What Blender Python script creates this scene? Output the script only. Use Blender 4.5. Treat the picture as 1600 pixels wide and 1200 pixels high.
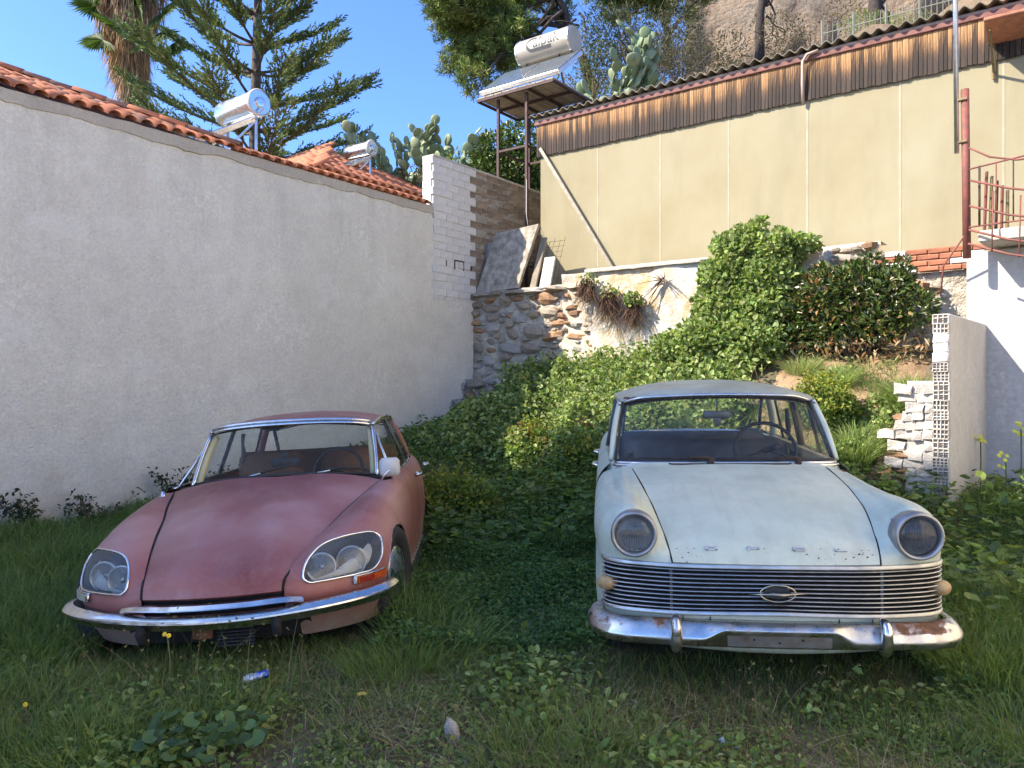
import bpy, bmesh, math, random
import numpy as np
from mathutils import Vector, Matrix, Euler, noise as mnoise

for _o in list(bpy.data.objects):
    bpy.data.objects.remove(_o)
scene = bpy.context.scene
COL = scene.collection
R = math.radians
random.seed(7)
rng = np.random.default_rng(7)

# ------------------------------------------------------------------ camera
CAMH = 1.57
cam_data = bpy.data.cameras.new('camera')
cam_data.sensor_width = 36.0
cam_data.lens = 36.0 * 1202.0 / 1600.0
cam_data.clip_start = 0.05
cam_data.clip_end = 3000
cam = bpy.data.objects.new('camera', cam_data)
COL.objects.link(cam)
cam.location = (0, 0, CAMH)
cam.rotation_euler = (R(90), 0, 0)
scene.camera = cam

# ------------------------------------------------------------------ light
SUN = Vector((-1.524, -0.385, 1.36)).normalized()     # towards the sun
sun_el = math.asin(SUN.z)
sun_az = math.atan2(SUN.x, SUN.y)                      # from +Y, clockwise
world = bpy.data.worlds.new('World')
scene.world = world
world.use_nodes = True
wn = world.node_tree
wn.nodes.clear()
w_out = wn.nodes.new('ShaderNodeOutputWorld')
w_bg = wn.nodes.new('ShaderNodeBackground')
w_sky = wn.nodes.new('ShaderNodeTexSky')
w_sky.sky_type = 'NISHITA'
w_sky.sun_disc = False
w_sky.sun_elevation = sun_el
w_sky.sun_rotation = sun_az
w_sky.altitude = 0
w_sky.air_density = 0.58
w_sky.dust_density = 0.8
w_sky.ozone_density = 12.0
w_bg.inputs['Strength'].default_value = 0.15
wn.links.new(w_sky.outputs[0], w_bg.inputs['Color'])
wn.links.new(w_bg.outputs[0], w_out.inputs['Surface'])

sun_data = bpy.data.lights.new('sun', 'SUN')
sun_data.energy = 3.3
sun_data.angle = R(0.53)
sun_data.color = (1.0, 0.90, 0.76)
sun = bpy.data.objects.new('sun', sun_data)
COL.objects.link(sun)
sun.location = SUN * 60
sun.rotation_euler = (-SUN).to_track_quat('-Z', 'Y').to_euler()

vs = scene.view_settings
vs.view_transform = 'Standard'
vs.look = 'None'
vs.gamma = 1.0
vs.exposure = 1.78
vs.use_curve_mapping = False
scene.render.engine = 'CYCLES'
cy = scene.cycles
cy.max_bounces = 8
cy.diffuse_bounces = 3
cy.glossy_bounces = 4
cy.transmission_bounces = 6
cy.transparent_max_bounces = 12
cy.use_denoising = True
cy.sample_clamp_indirect = 6.0

# ------------------------------------------------------------------ the two walls' directions
D1 = Vector((0.5925, 0.8056, 0)).normalized()          # along the white wall, away from the camera
D2 = Vector((0.8056, -0.5925, 0)).normalized()         # along the retaining wall, to the right and nearer
N1 = D2.copy()                                         # the white wall's outward normal
W0 = Vector((-5.34, 8.03, 0))                          # white wall at the left edge of the view
CORNER = W0 + D1 * 7.8
UP = Vector((0, 0, 1))
PQ = Vector((4.27, 7.5, 0))                            # near end of the stair parapet


def wl(t, d=0.0, z=0.0):
    """white wall frame: t along, d outwards (towards the yard), z up"""
    return W0 + D1 * t + N1 * d + UP * z


def rw(s, d=0.0, z=0.0):
    """retaining wall frame: s along to the right, d towards the camera, z up"""
    return CORNER + D2 * s - D1 * d + UP * z


# ------------------------------------------------------------------ objects
MW = {}


def tag(o, label=None, cat=None, group=None, kind=None):
    if label: o['label'] = label
    if cat: o['category'] = cat
    if group: o['group'] = group
    if kind: o['kind'] = kind
    return o


def thing(name, label, cat, loc=(0, 0, 0), rot=None, group=None, mode='XYZ', kind='thing'):
    o = bpy.data.objects.new(name, None)
    COL.objects.link(o)
    o.empty_display_size = 0.1
    o.location = loc
    if rot is not None:
        o.rotation_mode = mode
        o.rotation_euler = rot
    MW[o] = Matrix.Translation(Vector(loc)) @ (Euler(rot, mode).to_matrix().to_4x4() if rot is not None else Matrix())
    return tag(o, label, cat, group, kind)


def thing_part(name, parent):
    o = bpy.data.objects.new(name, None)
    COL.objects.link(o); o.parent = parent; o.empty_display_size = .05
    MW[o] = MW[parent]
    return o


def link(name, me, parent=None, mats=None):
    o = bpy.data.objects.new(name, me)
    COL.objects.link(o)
    if parent is not None:
        o.parent = parent
        MW[o] = MW[parent]
    else:
        MW[o] = Matrix()
    return o


def raw_mesh(name, V, Fl, mat, smooth=False, midx=None, col=None, quads=None):
    """V (n,3) array; Fl list of index tuples, or an (m,k) int array"""
    me = bpy.data.meshes.new(name)
    V = np.asarray(V, dtype=np.float32)
    if isinstance(Fl, np.ndarray):
        m, k = Fl.shape
        me.vertices.add(len(V)); me.vertices.foreach_set('co', V.ravel())
        me.loops.add(m * k); me.loops.foreach_set('vertex_index', Fl.astype(np.int32).ravel())
        me.polygons.add(m)
        me.polygons.foreach_set('loop_start', np.arange(0, m * k, k, dtype=np.int32))
        me.polygons.foreach_set('loop_total', np.full(m, k, dtype=np.int32))
        if midx is not None:
            me.polygons.foreach_set('material_index', np.asarray(midx, dtype=np.int32))
        me.polygons.foreach_set('use_smooth', np.full(m, bool(smooth)))
        me.update(calc_edges=True)
        me.validate()
    else:
        me.from_pydata([tuple(map(float, v)) for v in V], [], [tuple(f) for f in Fl])
        me.polygons.foreach_set('use_smooth', [bool(smooth)] * len(me.polygons))
        if midx is not None:
            me.polygons.foreach_set('material_index', list(midx))
        me.update()
    if col is not None:
        at = me.color_attributes.new('tint', 'FLOAT_COLOR', 'POINT')
        at.data.foreach_set('color', np.asarray(col, dtype=np.float32).ravel())
    for m_ in (mat if isinstance(mat, (list, tuple)) else [mat]):
        me.materials.append(m_)
    return me


class MB:
    """collects shapes; build() links them as ONE mesh object"""
    def __init__(self):
        self.v = []; self.f = []

    def add(self, vs_, fs):
        n = len(self.v)
        self.v += [Vector(p) for p in vs_]
        self.f += [tuple(i + n for i in f) for f in fs]
        return self

    def box(self, c, size, M=None):
        c = Vector(c); hx, hy, hz = size[0] / 2, size[1] / 2, size[2] / 2
        pts = [Vector((x, y, z)) for z in (-hz, hz) for x, y in ((-hx, -hy), (hx, -hy), (hx, hy), (-hx, hy))]
        if M is not None: pts = [M @ p for p in pts]
        return self.add([c + p for p in pts], [(3, 2, 1, 0), (4, 5, 6, 7), (0, 1, 5, 4), (1, 2, 6, 5), (2, 3, 7, 6), (3, 0, 4, 7)])

    def bbox(self, c, size, b=0.01, M=None):
        """box with chamfered edges"""
        c = Vector(c); hx, hy, hz = size[0] / 2, size[1] / 2, size[2] / 2
        b = min(b, hx * .9, hy * .9, hz * .9)
        pts = []
        for z, i in ((-hz, 1), (-hz + b, 0), (hz - b, 0), (hz, 1)):
            k = b * i
            for x, y in ((-hx + k + (b if not i else 0), -hy + k), (hx - k - (b if not i else 0), -hy + k), (hx - k, -hy + k + (b if not i else 0)), (hx - k, hy - k - (b if not i else 0)),
                         (hx - k - (b if not i else 0), hy - k), (-hx + k + (b if not i else 0), hy - k), (-hx + k, hy - k - (b if not i else 0)), (-hx + k, -hy + k + (b if not i else 0))):
                pts.append(Vector((x, y, z)))
        if M is not None: pts = [M @ p for p in pts]
        fs = [tuple(range(7, -1, -1)), tuple(range(24, 32))]
        for r in range(3):
            for k in range(8):
                k2 = (k + 1) % 8
                fs.append((r * 8 + k, r * 8 + k2, r * 8 + 8 + k2, r * 8 + 8 + k))
        return self.add([c + p for p in pts], fs)

    def bar(self, a, b, w, h=None, up=UP):
        a, b = Vector(a), Vector(b); h = h or w
        d = (b - a); L = d.length
        if L < 1e-6: return self
        d.normalize()
        up = Vector(up)
        if abs(d.dot(up)) > .98: up = Vector((1, 0, 0))
        x = d.cross(up).normalized(); y = x.cross(d)
        M = Matrix((x, d, y)).transposed()
        return self.box((a + b) / 2, (w, L, h), M)

    def tube(self, path, r, n=8, cap=True, closed=False, flat=None):
        P = [Vector(p) for p in path]; m = len(P)
        rs = r if isinstance(r, (list, tuple)) else [r] * m
        vs_, fs = [], []
        prev = None
        for i in range(m):
            if closed: t = P[(i + 1) % m] - P[i - 1]
            else: t = P[min(i + 1, m - 1)] - P[max(i - 1, 0)]
            if t.length < 1e-9: t = Vector((0, 0, 1))
            t.normalize()
            if prev is None:
                a = Vector((0, 0, 1)) if abs(t.z) < .9 else Vector((1, 0, 0))
                x = t.cross(a).normalized()
            else:
                x = (prev - t * prev.dot(t))
                if x.length < 1e-6: x = t.orthogonal()
                x.normalize()
            prev = x; y = t.cross(x)
            for k in range(n):
                a = 2 * math.pi * k / n
                vs_.append(P[i] + (x * math.cos(a) + y * math.sin(a) * (flat or 1)) * rs[i])
        for i in range(m if closed else m - 1):
            for k in range(n):
                k2 = (k + 1) % n; j = (i + 1) % m
                fs.append((i * n + k, i * n + k2, j * n + k2, j * n + k))
        if cap and not closed:
            fs.append(tuple(range(n - 1, -1, -1))); fs.append(tuple((m - 1) * n + k for k in range(n)))
        return self.add(vs_, fs)

    def lathe(self, prof, n=24, M=None, c=(0, 0, 0), cap=False):
        """profile [(r, h)] about the local z axis"""
        vs_, fs = [], []
        for r_, h in prof:
            for k in range(n):
                a = 2 * math.pi * k / n
                p = Vector((r_ * math.cos(a), r_ * math.sin(a), h))
                vs_.append((M @ p if M is not None else p) + Vector(c))
        for i in range(len(prof) - 1):
            for k in range(n):
                k2 = (k + 1) % n
                fs.append((i * n + k, i * n + k2, (i + 1) * n + k2, (i + 1) * n + k))
        if cap:
            fs.append(tuple(range(n - 1, -1, -1))); fs.append(tuple((len(prof) - 1) * n + k for k in range(n)))
        return self.add(vs_, fs)

    def sweep(self, path, prof, up=UP, closed_prof=True, cap=True, side=None):
        """profile [(a, b)] swept along path: a along the side vector, b along up"""
        P = [Vector(p) for p in path]; m = len(P); n = len(prof)
        vs_, fs = [], []
        for i in range(m):
            t = (P[min(i + 1, m - 1)] - P[max(i - 1, 0)]).normalized()
            x = t.cross(Vector(up)).normalized(); y = x.cross(t)
            for a, b in prof: vs_.append(P[i] + x * a + y * b)
        for i in range(m - 1):
            for k in range(n if closed_prof else n - 1):
                k2 = (k + 1) % n
                fs.append((i * n + k, i * n + k2, (i + 1) * n + k2, (i + 1) * n + k))
        if cap and closed_prof:
            fs.append(tuple(range(n - 1, -1, -1))); fs.append(tuple((m - 1) * n + k for k in range(n)))
        return self.add(vs_, fs)

    def grid(self, G, flip=False):
        """G[i][j] points"""
        n, m = len(G), len(G[0])
        vs_ = [p for row in G for p in row]
        fs = []
        for i in range(n - 1):
            for j in range(m - 1):
                q = (i * m + j, i * m + j + 1, (i + 1) * m + j + 1, (i + 1) * m + j)
                fs.append(q[::-1] if flip else q)
        return self.add(vs_, fs)

    def prism(self, poly, depth, M=None, c=(0, 0, 0)):
        """poly [(x, y)] extruded along local z by depth"""
        n = len(poly)
        pts = [Vector((x, y, 0)) for x, y in poly] + [Vector((x, y, depth)) for x, y in poly]
        if M is not None: pts = [M @ p for p in pts]
        fs = [tuple(range(n - 1, -1, -1)), tuple(range(n, 2 * n))] + [(k, (k + 1) % n, n + (k + 1) % n, n + k) for k in range(n)]
        return self.add([Vector(c) + p for p in pts], fs)

    def mesh(self, name, mat, smooth=False):
        return raw_mesh(name, np.array([tuple(p) for p in self.v], dtype=np.float32).reshape(-1, 3), self.f, mat, smooth)

    def build(self, name, mat, parent=None, smooth=False, world=True, angle=None):
        if parent is not None and world:
            inv = MW[parent].inverted()
            self.v = [inv @ p for p in self.v]
        me = self.mesh(name, mat, smooth)
        if angle is not None:
            me.polygons.foreach_set('use_smooth', [True] * len(me.polygons))
            me.set_sharp_from_angle(angle=R(angle))
        return link(name, me, parent)


def frame(x, y, z):
    """matrix with the given column vectors"""
    return Matrix((Vector(x), Vector(y), Vector(z))).transposed()


# ------------------------------------------------------------------ materials
class NT:
    def __init__(self, name):
        self.m = bpy.data.materials.new(name); self.m.use_nodes = True
        self.t = self.m.node_tree; self.n = self.t.nodes; self.l = self.t.links
        self.b = self.n['Principled BSDF']; self.out = self.n['Material Output']
        self._co = None

    def co(self, kind='Object'):
        if self._co is None: self._co = self.n.new('ShaderNodeTexCoord')
        return self._co.outputs[kind]

    def mapping(self, scale=(1, 1, 1), kind='Object', rot=(0, 0, 0), loc=(0, 0, 0)):
        mp = self.n.new('ShaderNodeMapping'); mp.inputs['Scale'].default_value = scale
        mp.inputs['Rotation'].default_value = rot; mp.inputs['Location'].default_value = loc
        self.l.new(self.co(kind), mp.inputs['Vector']); return mp.outputs[0]

    def noise(self, scale=5, detail=4, rough=.55, vec=None, dist=0.0):
        x = self.n.new('ShaderNodeTexNoise'); x.inputs['Scale'].default_value = scale
        x.inputs['Detail'].default_value = detail; x.inputs['Roughness'].default_value = rough
        x.inputs['Distortion'].default_value = dist
        self.l.new(vec if vec is not None else self.co(), x.inputs['Vector']); return x.outputs['Fac']

    def vor(self, scale=5, vec=None, feature='F1', out='Distance'):
        x = self.n.new('ShaderNodeTexVoronoi'); x.inputs['Scale'].default_value = scale; x.feature = feature
        self.l.new(vec if vec is not None else self.co(), x.inputs['Vector']); return x.outputs[out]

    def ramp(self, fac, stops):
        x = self.n.new('ShaderNodeValToRGB'); e = x.color_ramp.elements
        while len(e) < len(stops): e.new(.5)
        for el, (p, c) in zip(e, stops):
            el.position = p; el.color = (*c, 1) if isinstance(c, (tuple, list)) and len(c) == 3 else ((c, c, c, 1) if not isinstance(c, (tuple, list)) else c)
        self.l.new(fac, x.inputs[0]); return x.outputs[0]

    def mix(self, fac, a, b, mode='MIX'):
        x = self.n.new('ShaderNodeMix'); x.data_type = 'RGBA'; x.blend_type = mode
        for sock, val in ((x.inputs[0], fac), (x.inputs[6], a), (x.inputs[7], b)):
            if isinstance(val, bpy.types.NodeSocket): self.l.new(val, sock)
            elif isinstance(val, (int, float)): sock.default_value = val if sock == x.inputs[0] else (val, val, val, 1)
            else: sock.default_value = (*val, 1)
        return x.outputs[2]

    def math(self, op, a, b=0.0, clamp=False):
        x = self.n.new('ShaderNodeMath'); x.operation = op; x.use_clamp = clamp
        for sock, val in ((x.inputs[0], a), (x.inputs[1], b)):
            if isinstance(val, bpy.types.NodeSocket): self.l.new(val, sock)
            else: sock.default_value = val
        return x.outputs[0]

    def sep(self, kind='Object'):
        x = self.n.new('ShaderNodeSeparateXYZ'); self.l.new(self.co(kind), x.inputs[0]); return x.outputs

    def bump(self, h, strength=.3, dist=.01, normal=None):
        x = self.n.new('ShaderNodeBump'); x.inputs['Strength'].default_value = strength; x.inputs['Distance'].default_value = dist
        self.l.new(h, x.inputs['Height'])
        if normal is not None: self.l.new(normal, x.inputs['Normal'])
        self.l.new(x.outputs[0], self.b.inputs['Normal']); return x.outputs[0]

    def set(self, **k):
        names = dict(color='Base Color', rough='Roughness', metal='Metallic', spec='Specular IOR Level', trans='Transmission Weight',
                     ior='IOR', alpha='Alpha', sub='Subsurface Weight', coat='Coat Weight', coatr='Coat Roughness', emit='Emission Color', emits='Emission Strength', sheen='Sheen Weight')
        for key, val in k.items():
            s = self.b.inputs[names[key]]
            if isinstance(val, bpy.types.NodeSocket): self.l.new(val, s)
            elif isinstance(val, (tuple, list)): s.default_value = (*val, 1)
            else: s.default_value = val
        return self

    def attr(self, name='tint'):
        x = self.n.new('ShaderNodeAttribute'); x.attribute_name = name; return x.outputs['Color']

    def rand(self):
        return self.n.new('ShaderNodeObjectInfo').outputs['Random']


def mat(name, c, rough=.6, metal=0, var=.15, scale=6, bump=0.0, bscale=40, bdist=.004, spec=.5, c2=None, coat=0, detail=5, perobj=0.0):
    """plain procedural material: colour broken up by noise, optional fine relief"""
    m = NT(name)
    d = c2 if c2 is not None else tuple(x * (1 - var) for x in c)
    u = c if c2 is not None else tuple(min(1, x * (1 + var * .6)) for x in c)
    col = m.ramp(m.noise(scale, detail), [(.32, d), (.68, u)])
    if perobj:
        col = m.mix(1.0, col, m.ramp(m.rand(), [(0, 1 - perobj), (1, 1 + perobj * .5)]), 'MULTIPLY')
    m.set(color=col, metal=metal, spec=spec, coat=coat)
    m.set(rough=m.ramp(m.noise(scale * 2.3, 3), [(.3, max(0, rough - .08)), (.7, min(1, rough + .08))]))
    if bump: m.bump(m.noise(bscale, 4), bump, bdist)
    return m.m
# ================================================================== ground
def _pt(p, z): return (p.x, p.y, z)


GP = [(0, 0, .08), (-3, 0, .03), (3, 0, .10), (6, 1, .14), (-6, 2, -.06), (-4, 3.2, -.02), (-1.5, 3.8, .10), (1.2, 3.5, .12), (4, 3.5, .19), (-2.3, 5, .05), (-.7, 5, .15), (0, 3, .10), (-2.4, 3.2, .05), (2.4, 3.2, .14),
      (.6, 5, .15), (2, 5, .17), (-1.7, 8.3, .14), (-3, 8, .06), (1.7, 7.8, .21), (4.3, 7.3, .28), (6.2, 6, .34), (-5.3, 8, .0), (-4.8, 8.8, .05), (-1.9, 12.6, .52), (-3.2, 10.7, .27),
      (0, 9, .22), (.2, 10.5, .5), (-.9, 13.6, .95), (-9, 4, -.1), (9, 4, .5), (0, -4, 0), (-6, -3, 0), (6, -3, 0),
      _pt(rw(0, .3), 1.0), _pt(rw(.88, .1), 1.5), _pt(rw(.9, 1.2), 1.05), _pt(rw(1.95, .1), 1.75), _pt(rw(1.95, 1.0), 1.25), _pt(rw(2.1, 2.1), .95), _pt(rw(4, .1), 1.95), _pt(rw(4, 1.2), 1.4), _pt(rw(4, 2.4), .8), _pt(rw(4, 3.2), .42),
      _pt(rw(6, .1), 2.05), _pt(rw(6, 1.0), 1.7), _pt(rw(6, 2.0), 1.05), _pt(rw(6, 2.9), .5), _pt(rw(7.9, .1), 2.0), _pt(rw(7.9, 1.0), 1.6), _pt(rw(7.6, 2.0), .9), _pt(rw(10, 1), 1.5)]
_gp = np.array(GP)


def _tps(r2): return np.where(r2 > 1e-9, r2 * np.log(np.maximum(r2, 1e-9)), 0)


_n = len(_gp)
_A = np.zeros((_n + 3, _n + 3))
_A[:_n, :_n] = _tps(((_gp[:, None, :2] - _gp[None, :, :2]) ** 2).sum(-1)) + np.eye(_n) * .06
_A[:_n, _n:] = np.c_[np.ones(_n), _gp[:, :2]]; _A[_n:, :_n] = _A[:_n, _n:].T
_cw = np.linalg.solve(_A, np.r_[_gp[:, 2], 0, 0, 0])


def gz(x, y):
    x = np.asarray(x, float); y = np.asarray(y, float)
    sh = x.shape; X = np.stack([x.ravel(), y.ravel()], 1)
    out = np.empty(len(X))
    for a in range(0, len(X), 20000):
        q = X[a:a + 20000]
        out[a:a + 20000] = _tps(((q[:, None] - _gp[None, :, :2]) ** 2).sum(-1)) @ _cw[:_n] + _cw[_n] + q @ _cw[_n + 1:]
    xr, yr = X[:, 0], X[:, 1]
    out += .012 * np.sin(xr * 3.1 + 1.3 * np.sin(yr * 2.3)) + .010 * np.sin(yr * 4.7 + xr * 1.9) + .006 * np.sin(xr * 9.1 + yr * 7.3)
    far = np.clip((np.maximum(np.abs(xr) - 9, 0) + np.maximum(-yr - 3.5, 0) + np.maximum(yr - 15, 0)) / 4, 0, 1)
    out = out * (1 - far)
    par = (xr - PQ.x) * N1.x + (yr - PQ.y) * N1.y
    k = np.clip((par + .16) / .12, 0, 1)
    out = np.where(k > 0, np.minimum(out, .34 + (1 - k) * 2.2), out)
    return np.clip(out, -.2, 2.4).reshape(sh)


def ground():
    m = NT('soil_and_moss')
    n1 = m.noise(.9, 6, .6); n2 = m.noise(14, 7, .7)
    col = m.ramp(n1, [(.35, (.060, .062, .026)), (.5, (.110, .092, .052)), (.68, (.165, .130, .085))])
    col = m.mix(m.ramp(n2, [(.4, 0.0), (.75, .7)]), col, (.20, .17, .125))
    col = m.mix(m.ramp(m.vor(46), [(.0, .55), (.22, 0.0)]), col, (.19, .17, .145))
    m.set(color=col, rough=.95, spec=.2)
    m.bump(m.noise(22, 8, .7), .7, .03)
    xs = np.unique(np.r_[-1500, -400, -120, -40, -18, np.arange(-11, 11.01, .14), 18, 40, 120, 400, 1500])
    ys = np.unique(np.r_[-1500, -400, -120, -40, -15, np.arange(-5, 16.01, .14), 22, 40, 120, 400, 1500])
    X, Y = np.meshgrid(xs, ys, indexing='ij')
    Z = gz(X, Y)
    n, k = X.shape
    idx = np.arange(n * k).reshape(n, k)
    q = np.stack([idx[:-1, :-1], idx[1:, :-1], idx[1:, 1:], idx[:-1, 1:]], -1).reshape(-1, 4)
    o = link('ground', raw_mesh('ground', np.stack([X, Y, Z], -1).reshape(-1, 3), q, m.m, True))
    tag(o, kind='structure')


ground()


# ================================================================== white rendered house on the left
def stucco(name, c1, c2, c3, bump=.55, sc=85, foot=False):
    m = NT(name)
    a = m.noise(.55, 5, .6); b = m.noise(3.2, 6, .65)
    col = m.ramp(a, [(.3, c1), (.55, c2), (.75, c3)])
    col = m.mix(m.ramp(b, [(.42, 0.0), (.72, .5)]), col, tuple(x * .84 for x in c1))
    col = m.mix(m.ramp(m.noise(7, 7, .7, vec=m.mapping(scale=(1, 1, .12))), [(.55, 0.0), (.85, .35)]), col, tuple(x * .72 for x in c1))
    # scuffs where the wash has worn through
    sc_ = m.math('MULTIPLY', m.ramp(m.noise(1.1, 4, .6, vec=m.mapping(loc=(3, 7, 1))), [(.52, 0.0), (.66, 1.0)]), m.ramp(m.noise(16, 7, .72), [(.48, 0.0), (.6, .55)]))
    col = m.mix(sc_, col, tuple(min(1, x * 1.13) for x in c3))
    col = m.mix(1.0, col, m.ramp(m.noise(sc * .7, 5, .7), [(.3, .85), (.7, 1.07)]), 'MULTIPLY')
    if foot:         # soil splash along the base, rain runs from the top, patched repairs
        z = m.sep()
        sp = m.math('MULTIPLY', m.ramp(m.math('MULTIPLY', z[2], .5), [(.02, 1.0), (.42, 0.0)]), m.ramp(m.noise(2.6, 7, .7), [(.36, 0.0), (.62, .75)]))
        col = m.mix(sp, col, (.50, .40, .27))
        run = m.math('MULTIPLY', m.ramp(m.math('MULTIPLY', z[2], .2), [(.55, 0.0), (.93, 1.0)]), m.ramp(m.noise(3.2, 6, .6, vec=m.mapping(scale=(1, 1, .06))), [(.48, 0.0), (.72, .28)]))
        col = m.mix(run, col, (.40, .375, .33))
        rep = m.ramp(m.noise(.8, 3, .5, vec=m.mapping(loc=(9, 2, 5), scale=(1, 1, 1.6))), [(.60, 0.0), (.615, .22)])
        col = m.mix(rep, col, (.84, .83, .80))
    m.set(color=col, rough=.92, spec=.25)
    h = m.math('ADD', m.noise(sc, 4, .6), m.math('MULTIPLY', m.noise(sc * .3, 5, .6), 1.2))
    m.bump(h, bump, .02)
    return m.m


STUCCO = stucco('rough_white_render', (.71, .675, .585), (.77, .735, .64), (.82, .79, .70), .8, 42, foot=True)
CEMENT = stucco('bare_grey_cement', (.46, .42, .355), (.52, .475, .405), (.58, .53, .46), .5, 40)
WHITEWASH = stucco('patchy_whitewash', (.56, .54, .50), (.62, .60, .56), (.68, .66, .62), .35, 30)
TILE = mat('terracotta_tile', (.60, .225, .105), .85, 0, .25, 9, .3, 50, .004, c2=(.44, .155, .08), perobj=.2)
TILE_D = mat('weathered_terracotta', (.36, .18, .12), .9, 0, .35, 7, .3, 50, .004, c2=(.22, .13, .09), perobj=.22)
BRICK_W = mat('whitewashed_brick', (.69, .675, .645), .9, 0, .12, 10, .3, 60, .004, c2=(.60, .58, .545), perobj=.06)
BRICK_B = mat('dusty_brown_brick', (.34, .265, .19), .95, 0, .3, 5, .7, 30, .012, c2=(.20, .15, .11), perobj=.28)
MORTAR = mat('crumbly_mortar', (.34, .31, .26), .95, 0, .3, 14, .5, 40, .006)
MORTAR_W = mat('white_mortar', (.66, .64, .61), .95, 0, .2, 14, .5, 40, .006)


def half_tile(L=.42, r0=.085, r1=.072, n=8, th=.014, mat_=None):
    """barrel tile along local y, open side down"""
    b = MB(); vs_, fs = [], []
    for y, r in ((0, r0), (L, r1)):
        for rr in (r, r - th):
            for k in range(n + 1):
                a = math.pi * k / n
                vs_.append((math.cos(a) * rr, y, math.sin(a) * rr * .8))
    m = n + 1
    for k in range(n):
        fs += [(k, k + 1, 2 * m + k + 1, 2 * m + k), (m + k + 1, m + k, 3 * m + k, 3 * m + k + 1), (k + 1, k, m + k, m + k + 1)]
    b.add(vs_, fs)
    return b.mesh('tile', mat_, True)


def put(name, me, parent, loc, X, Y, Z, s=1.0):
    """link shared mesh data at a world place with the given axes"""
    o = bpy.data.objects.new(name, me); COL.objects.link(o)
    M = Matrix.Translation(Vector(loc)) @ (frame(Vector(X) * s, Vector(Y) * s, Vector(Z) * s)).to_4x4()
    if parent is not None:
        o.parent = parent
        o.matrix_local = MW[parent].inverted() @ M
    else:
        o.matrix_world = M
    MW[o] = M
    return o


WTOP = 4.64


def white_house():
    h = thing('house', 'white rough-rendered house wall with a terracotta tiled roof edge, behind the pink car', 'house', wl(0, 0, 0))
    # front wall as a fine sheet with a slightly uneven surface, closed by a box behind
    n, k = 150, 60
    G = []
    for i in range(n):
        t = -4.3 + 12.1 * i / (n - 1); row = []
        for j in range(k):
            top = WTOP if t < 6.68 else 3.25
            z = -.4 + (top + .4) * j / (k - 1)
            d = .012 * mnoise.noise(Vector((t * .8, z * .8, 0))) + .006 * mnoise.noise(Vector((t * 3, z * 3, 4)))
            row.append(wl(t, d, z))
        G.append(row)
    MB().grid(G).build('wall', STUCCO, h, True)
    b = MB()
    b.box(wl(1.18, -3.06, 2.1), (6.0, 11.0, 5.0), frame(N1, D1, UP)); b.build('house_body', STUCCO, h)
    # crumbling cement band along the top
    top_, bot_ = [], []
    for i in range(160):
        t = -4.3 + 10.98 * i / 159
        w = .10 + .05 * mnoise.noise(Vector((t * 2.1, 3, 0))) + .06 * max(0, mnoise.noise(Vector((t * .7, 9, 0)))) + .02 * mnoise.noise(Vector((t * 9, 1, 0)))
        e = .012 * mnoise.noise(Vector((t * 4, 6, 0)))
        top_.append(t); bot_.append((w, e))
    rows = [[wl(t, -.30, WTOP + .035) for t in top_], [wl(t, .006 + .01, WTOP + .03 + e) for t, (w, e) in zip(top_, bot_)], [wl(t, .022, WTOP + .005 + e) for t, (w, e) in zip(top_, bot_)],
            [wl(t, .018, WTOP - w) for t, (w, e) in zip(top_, bot_)], [wl(t, -.02, WTOP - w - .006) for t, (w, e) in zip(top_, bot_)]]
    MB().grid(rows, True).build('cement_band', CEMENT, h, False)
    # roof slope with a hip: barrel tile columns up the slope
    roof = MB()
    SL = .415; th = math.atan(SL)
    up = (-N1 * math.cos(th) + UP * math.sin(th)); nrm = (N1 * math.sin(th) + UP * math.cos(th))
    hip = lambda t: max(0, (2.75 - t) * 1.2)
    poly = [wl(-4.3, -.02, WTOP + .03), wl(2.75, -.02, WTOP + .03), wl(-.45, -4.0, WTOP + .03 + 4 * SL), wl(-4.3, -4.0, WTOP + .03 + 4 * SL), wl(6.6, -5.5, WTOP - .4), wl(6.6, -.3, WTOP - .05)]
    roof.add(poly, [(0, 1, 2, 3), (1, 5, 4, 2)])
    r = roof.build('roof', TILE_D, h)
    tm = half_tile(mat_=TILE); tm2 = half_tile(mat_=TILE_D); cap = half_tile(.42, .095, .085, 8, .016, TILE)
    rr = random.Random(3)
    pitch = .192; t = -1.35
    while t < 2.7:
        L = hip(t)
        q = 0
        while q * .33 < min(L, 3.1) + .1 and q < 9:
            base = wl(t + rr.uniform(-.012, .012), .05 - 0, WTOP + .035) + up * (q * .33) + nrm * (.005 + rr.uniform(0, .012))
            put('tile', tm if rr.random() < .8 else tm2, r, base, D1, up.lerp(nrm, .035).normalized(), nrm)
            q += 1
        t += pitch
    # hip caps
    a = wl(2.85, .0, WTOP + .08); bpt = wl(-.5, -4.0, WTOP + .07 + 4.0 * SL)
    dv = (bpt - a).normalized(); side = dv.cross(UP).normalized(); nn = side.cross(dv)
    q = 0
    while q < 13:
        put('tile', cap if rr.random() < .6 else tm2, r, a + dv * (q * .37) + nn * (.03 + rr.uniform(0, .01)), side, dv.lerp(nn, .04).normalized(), nn); q += 1
    # row of tiles lying along the wall top further back
    t = 2.8
    while t < 6.5:
        put('tile', cap if rr.random() < .7 else tm2, r, wl(t + .0, -.06, WTOP + .05 + rr.uniform(0, .015)), -N1, (D1 + UP * .03).normalized(), UP)
        b2 = wl(t + .1, -.02, WTOP + .03)
        for s_ in (0, .19):
            put('tile', tm, r, wl(t + s_ + .05, .06, WTOP + .03), D1, up, nrm, .9)
        t += .38
    return h


white_house()


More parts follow.
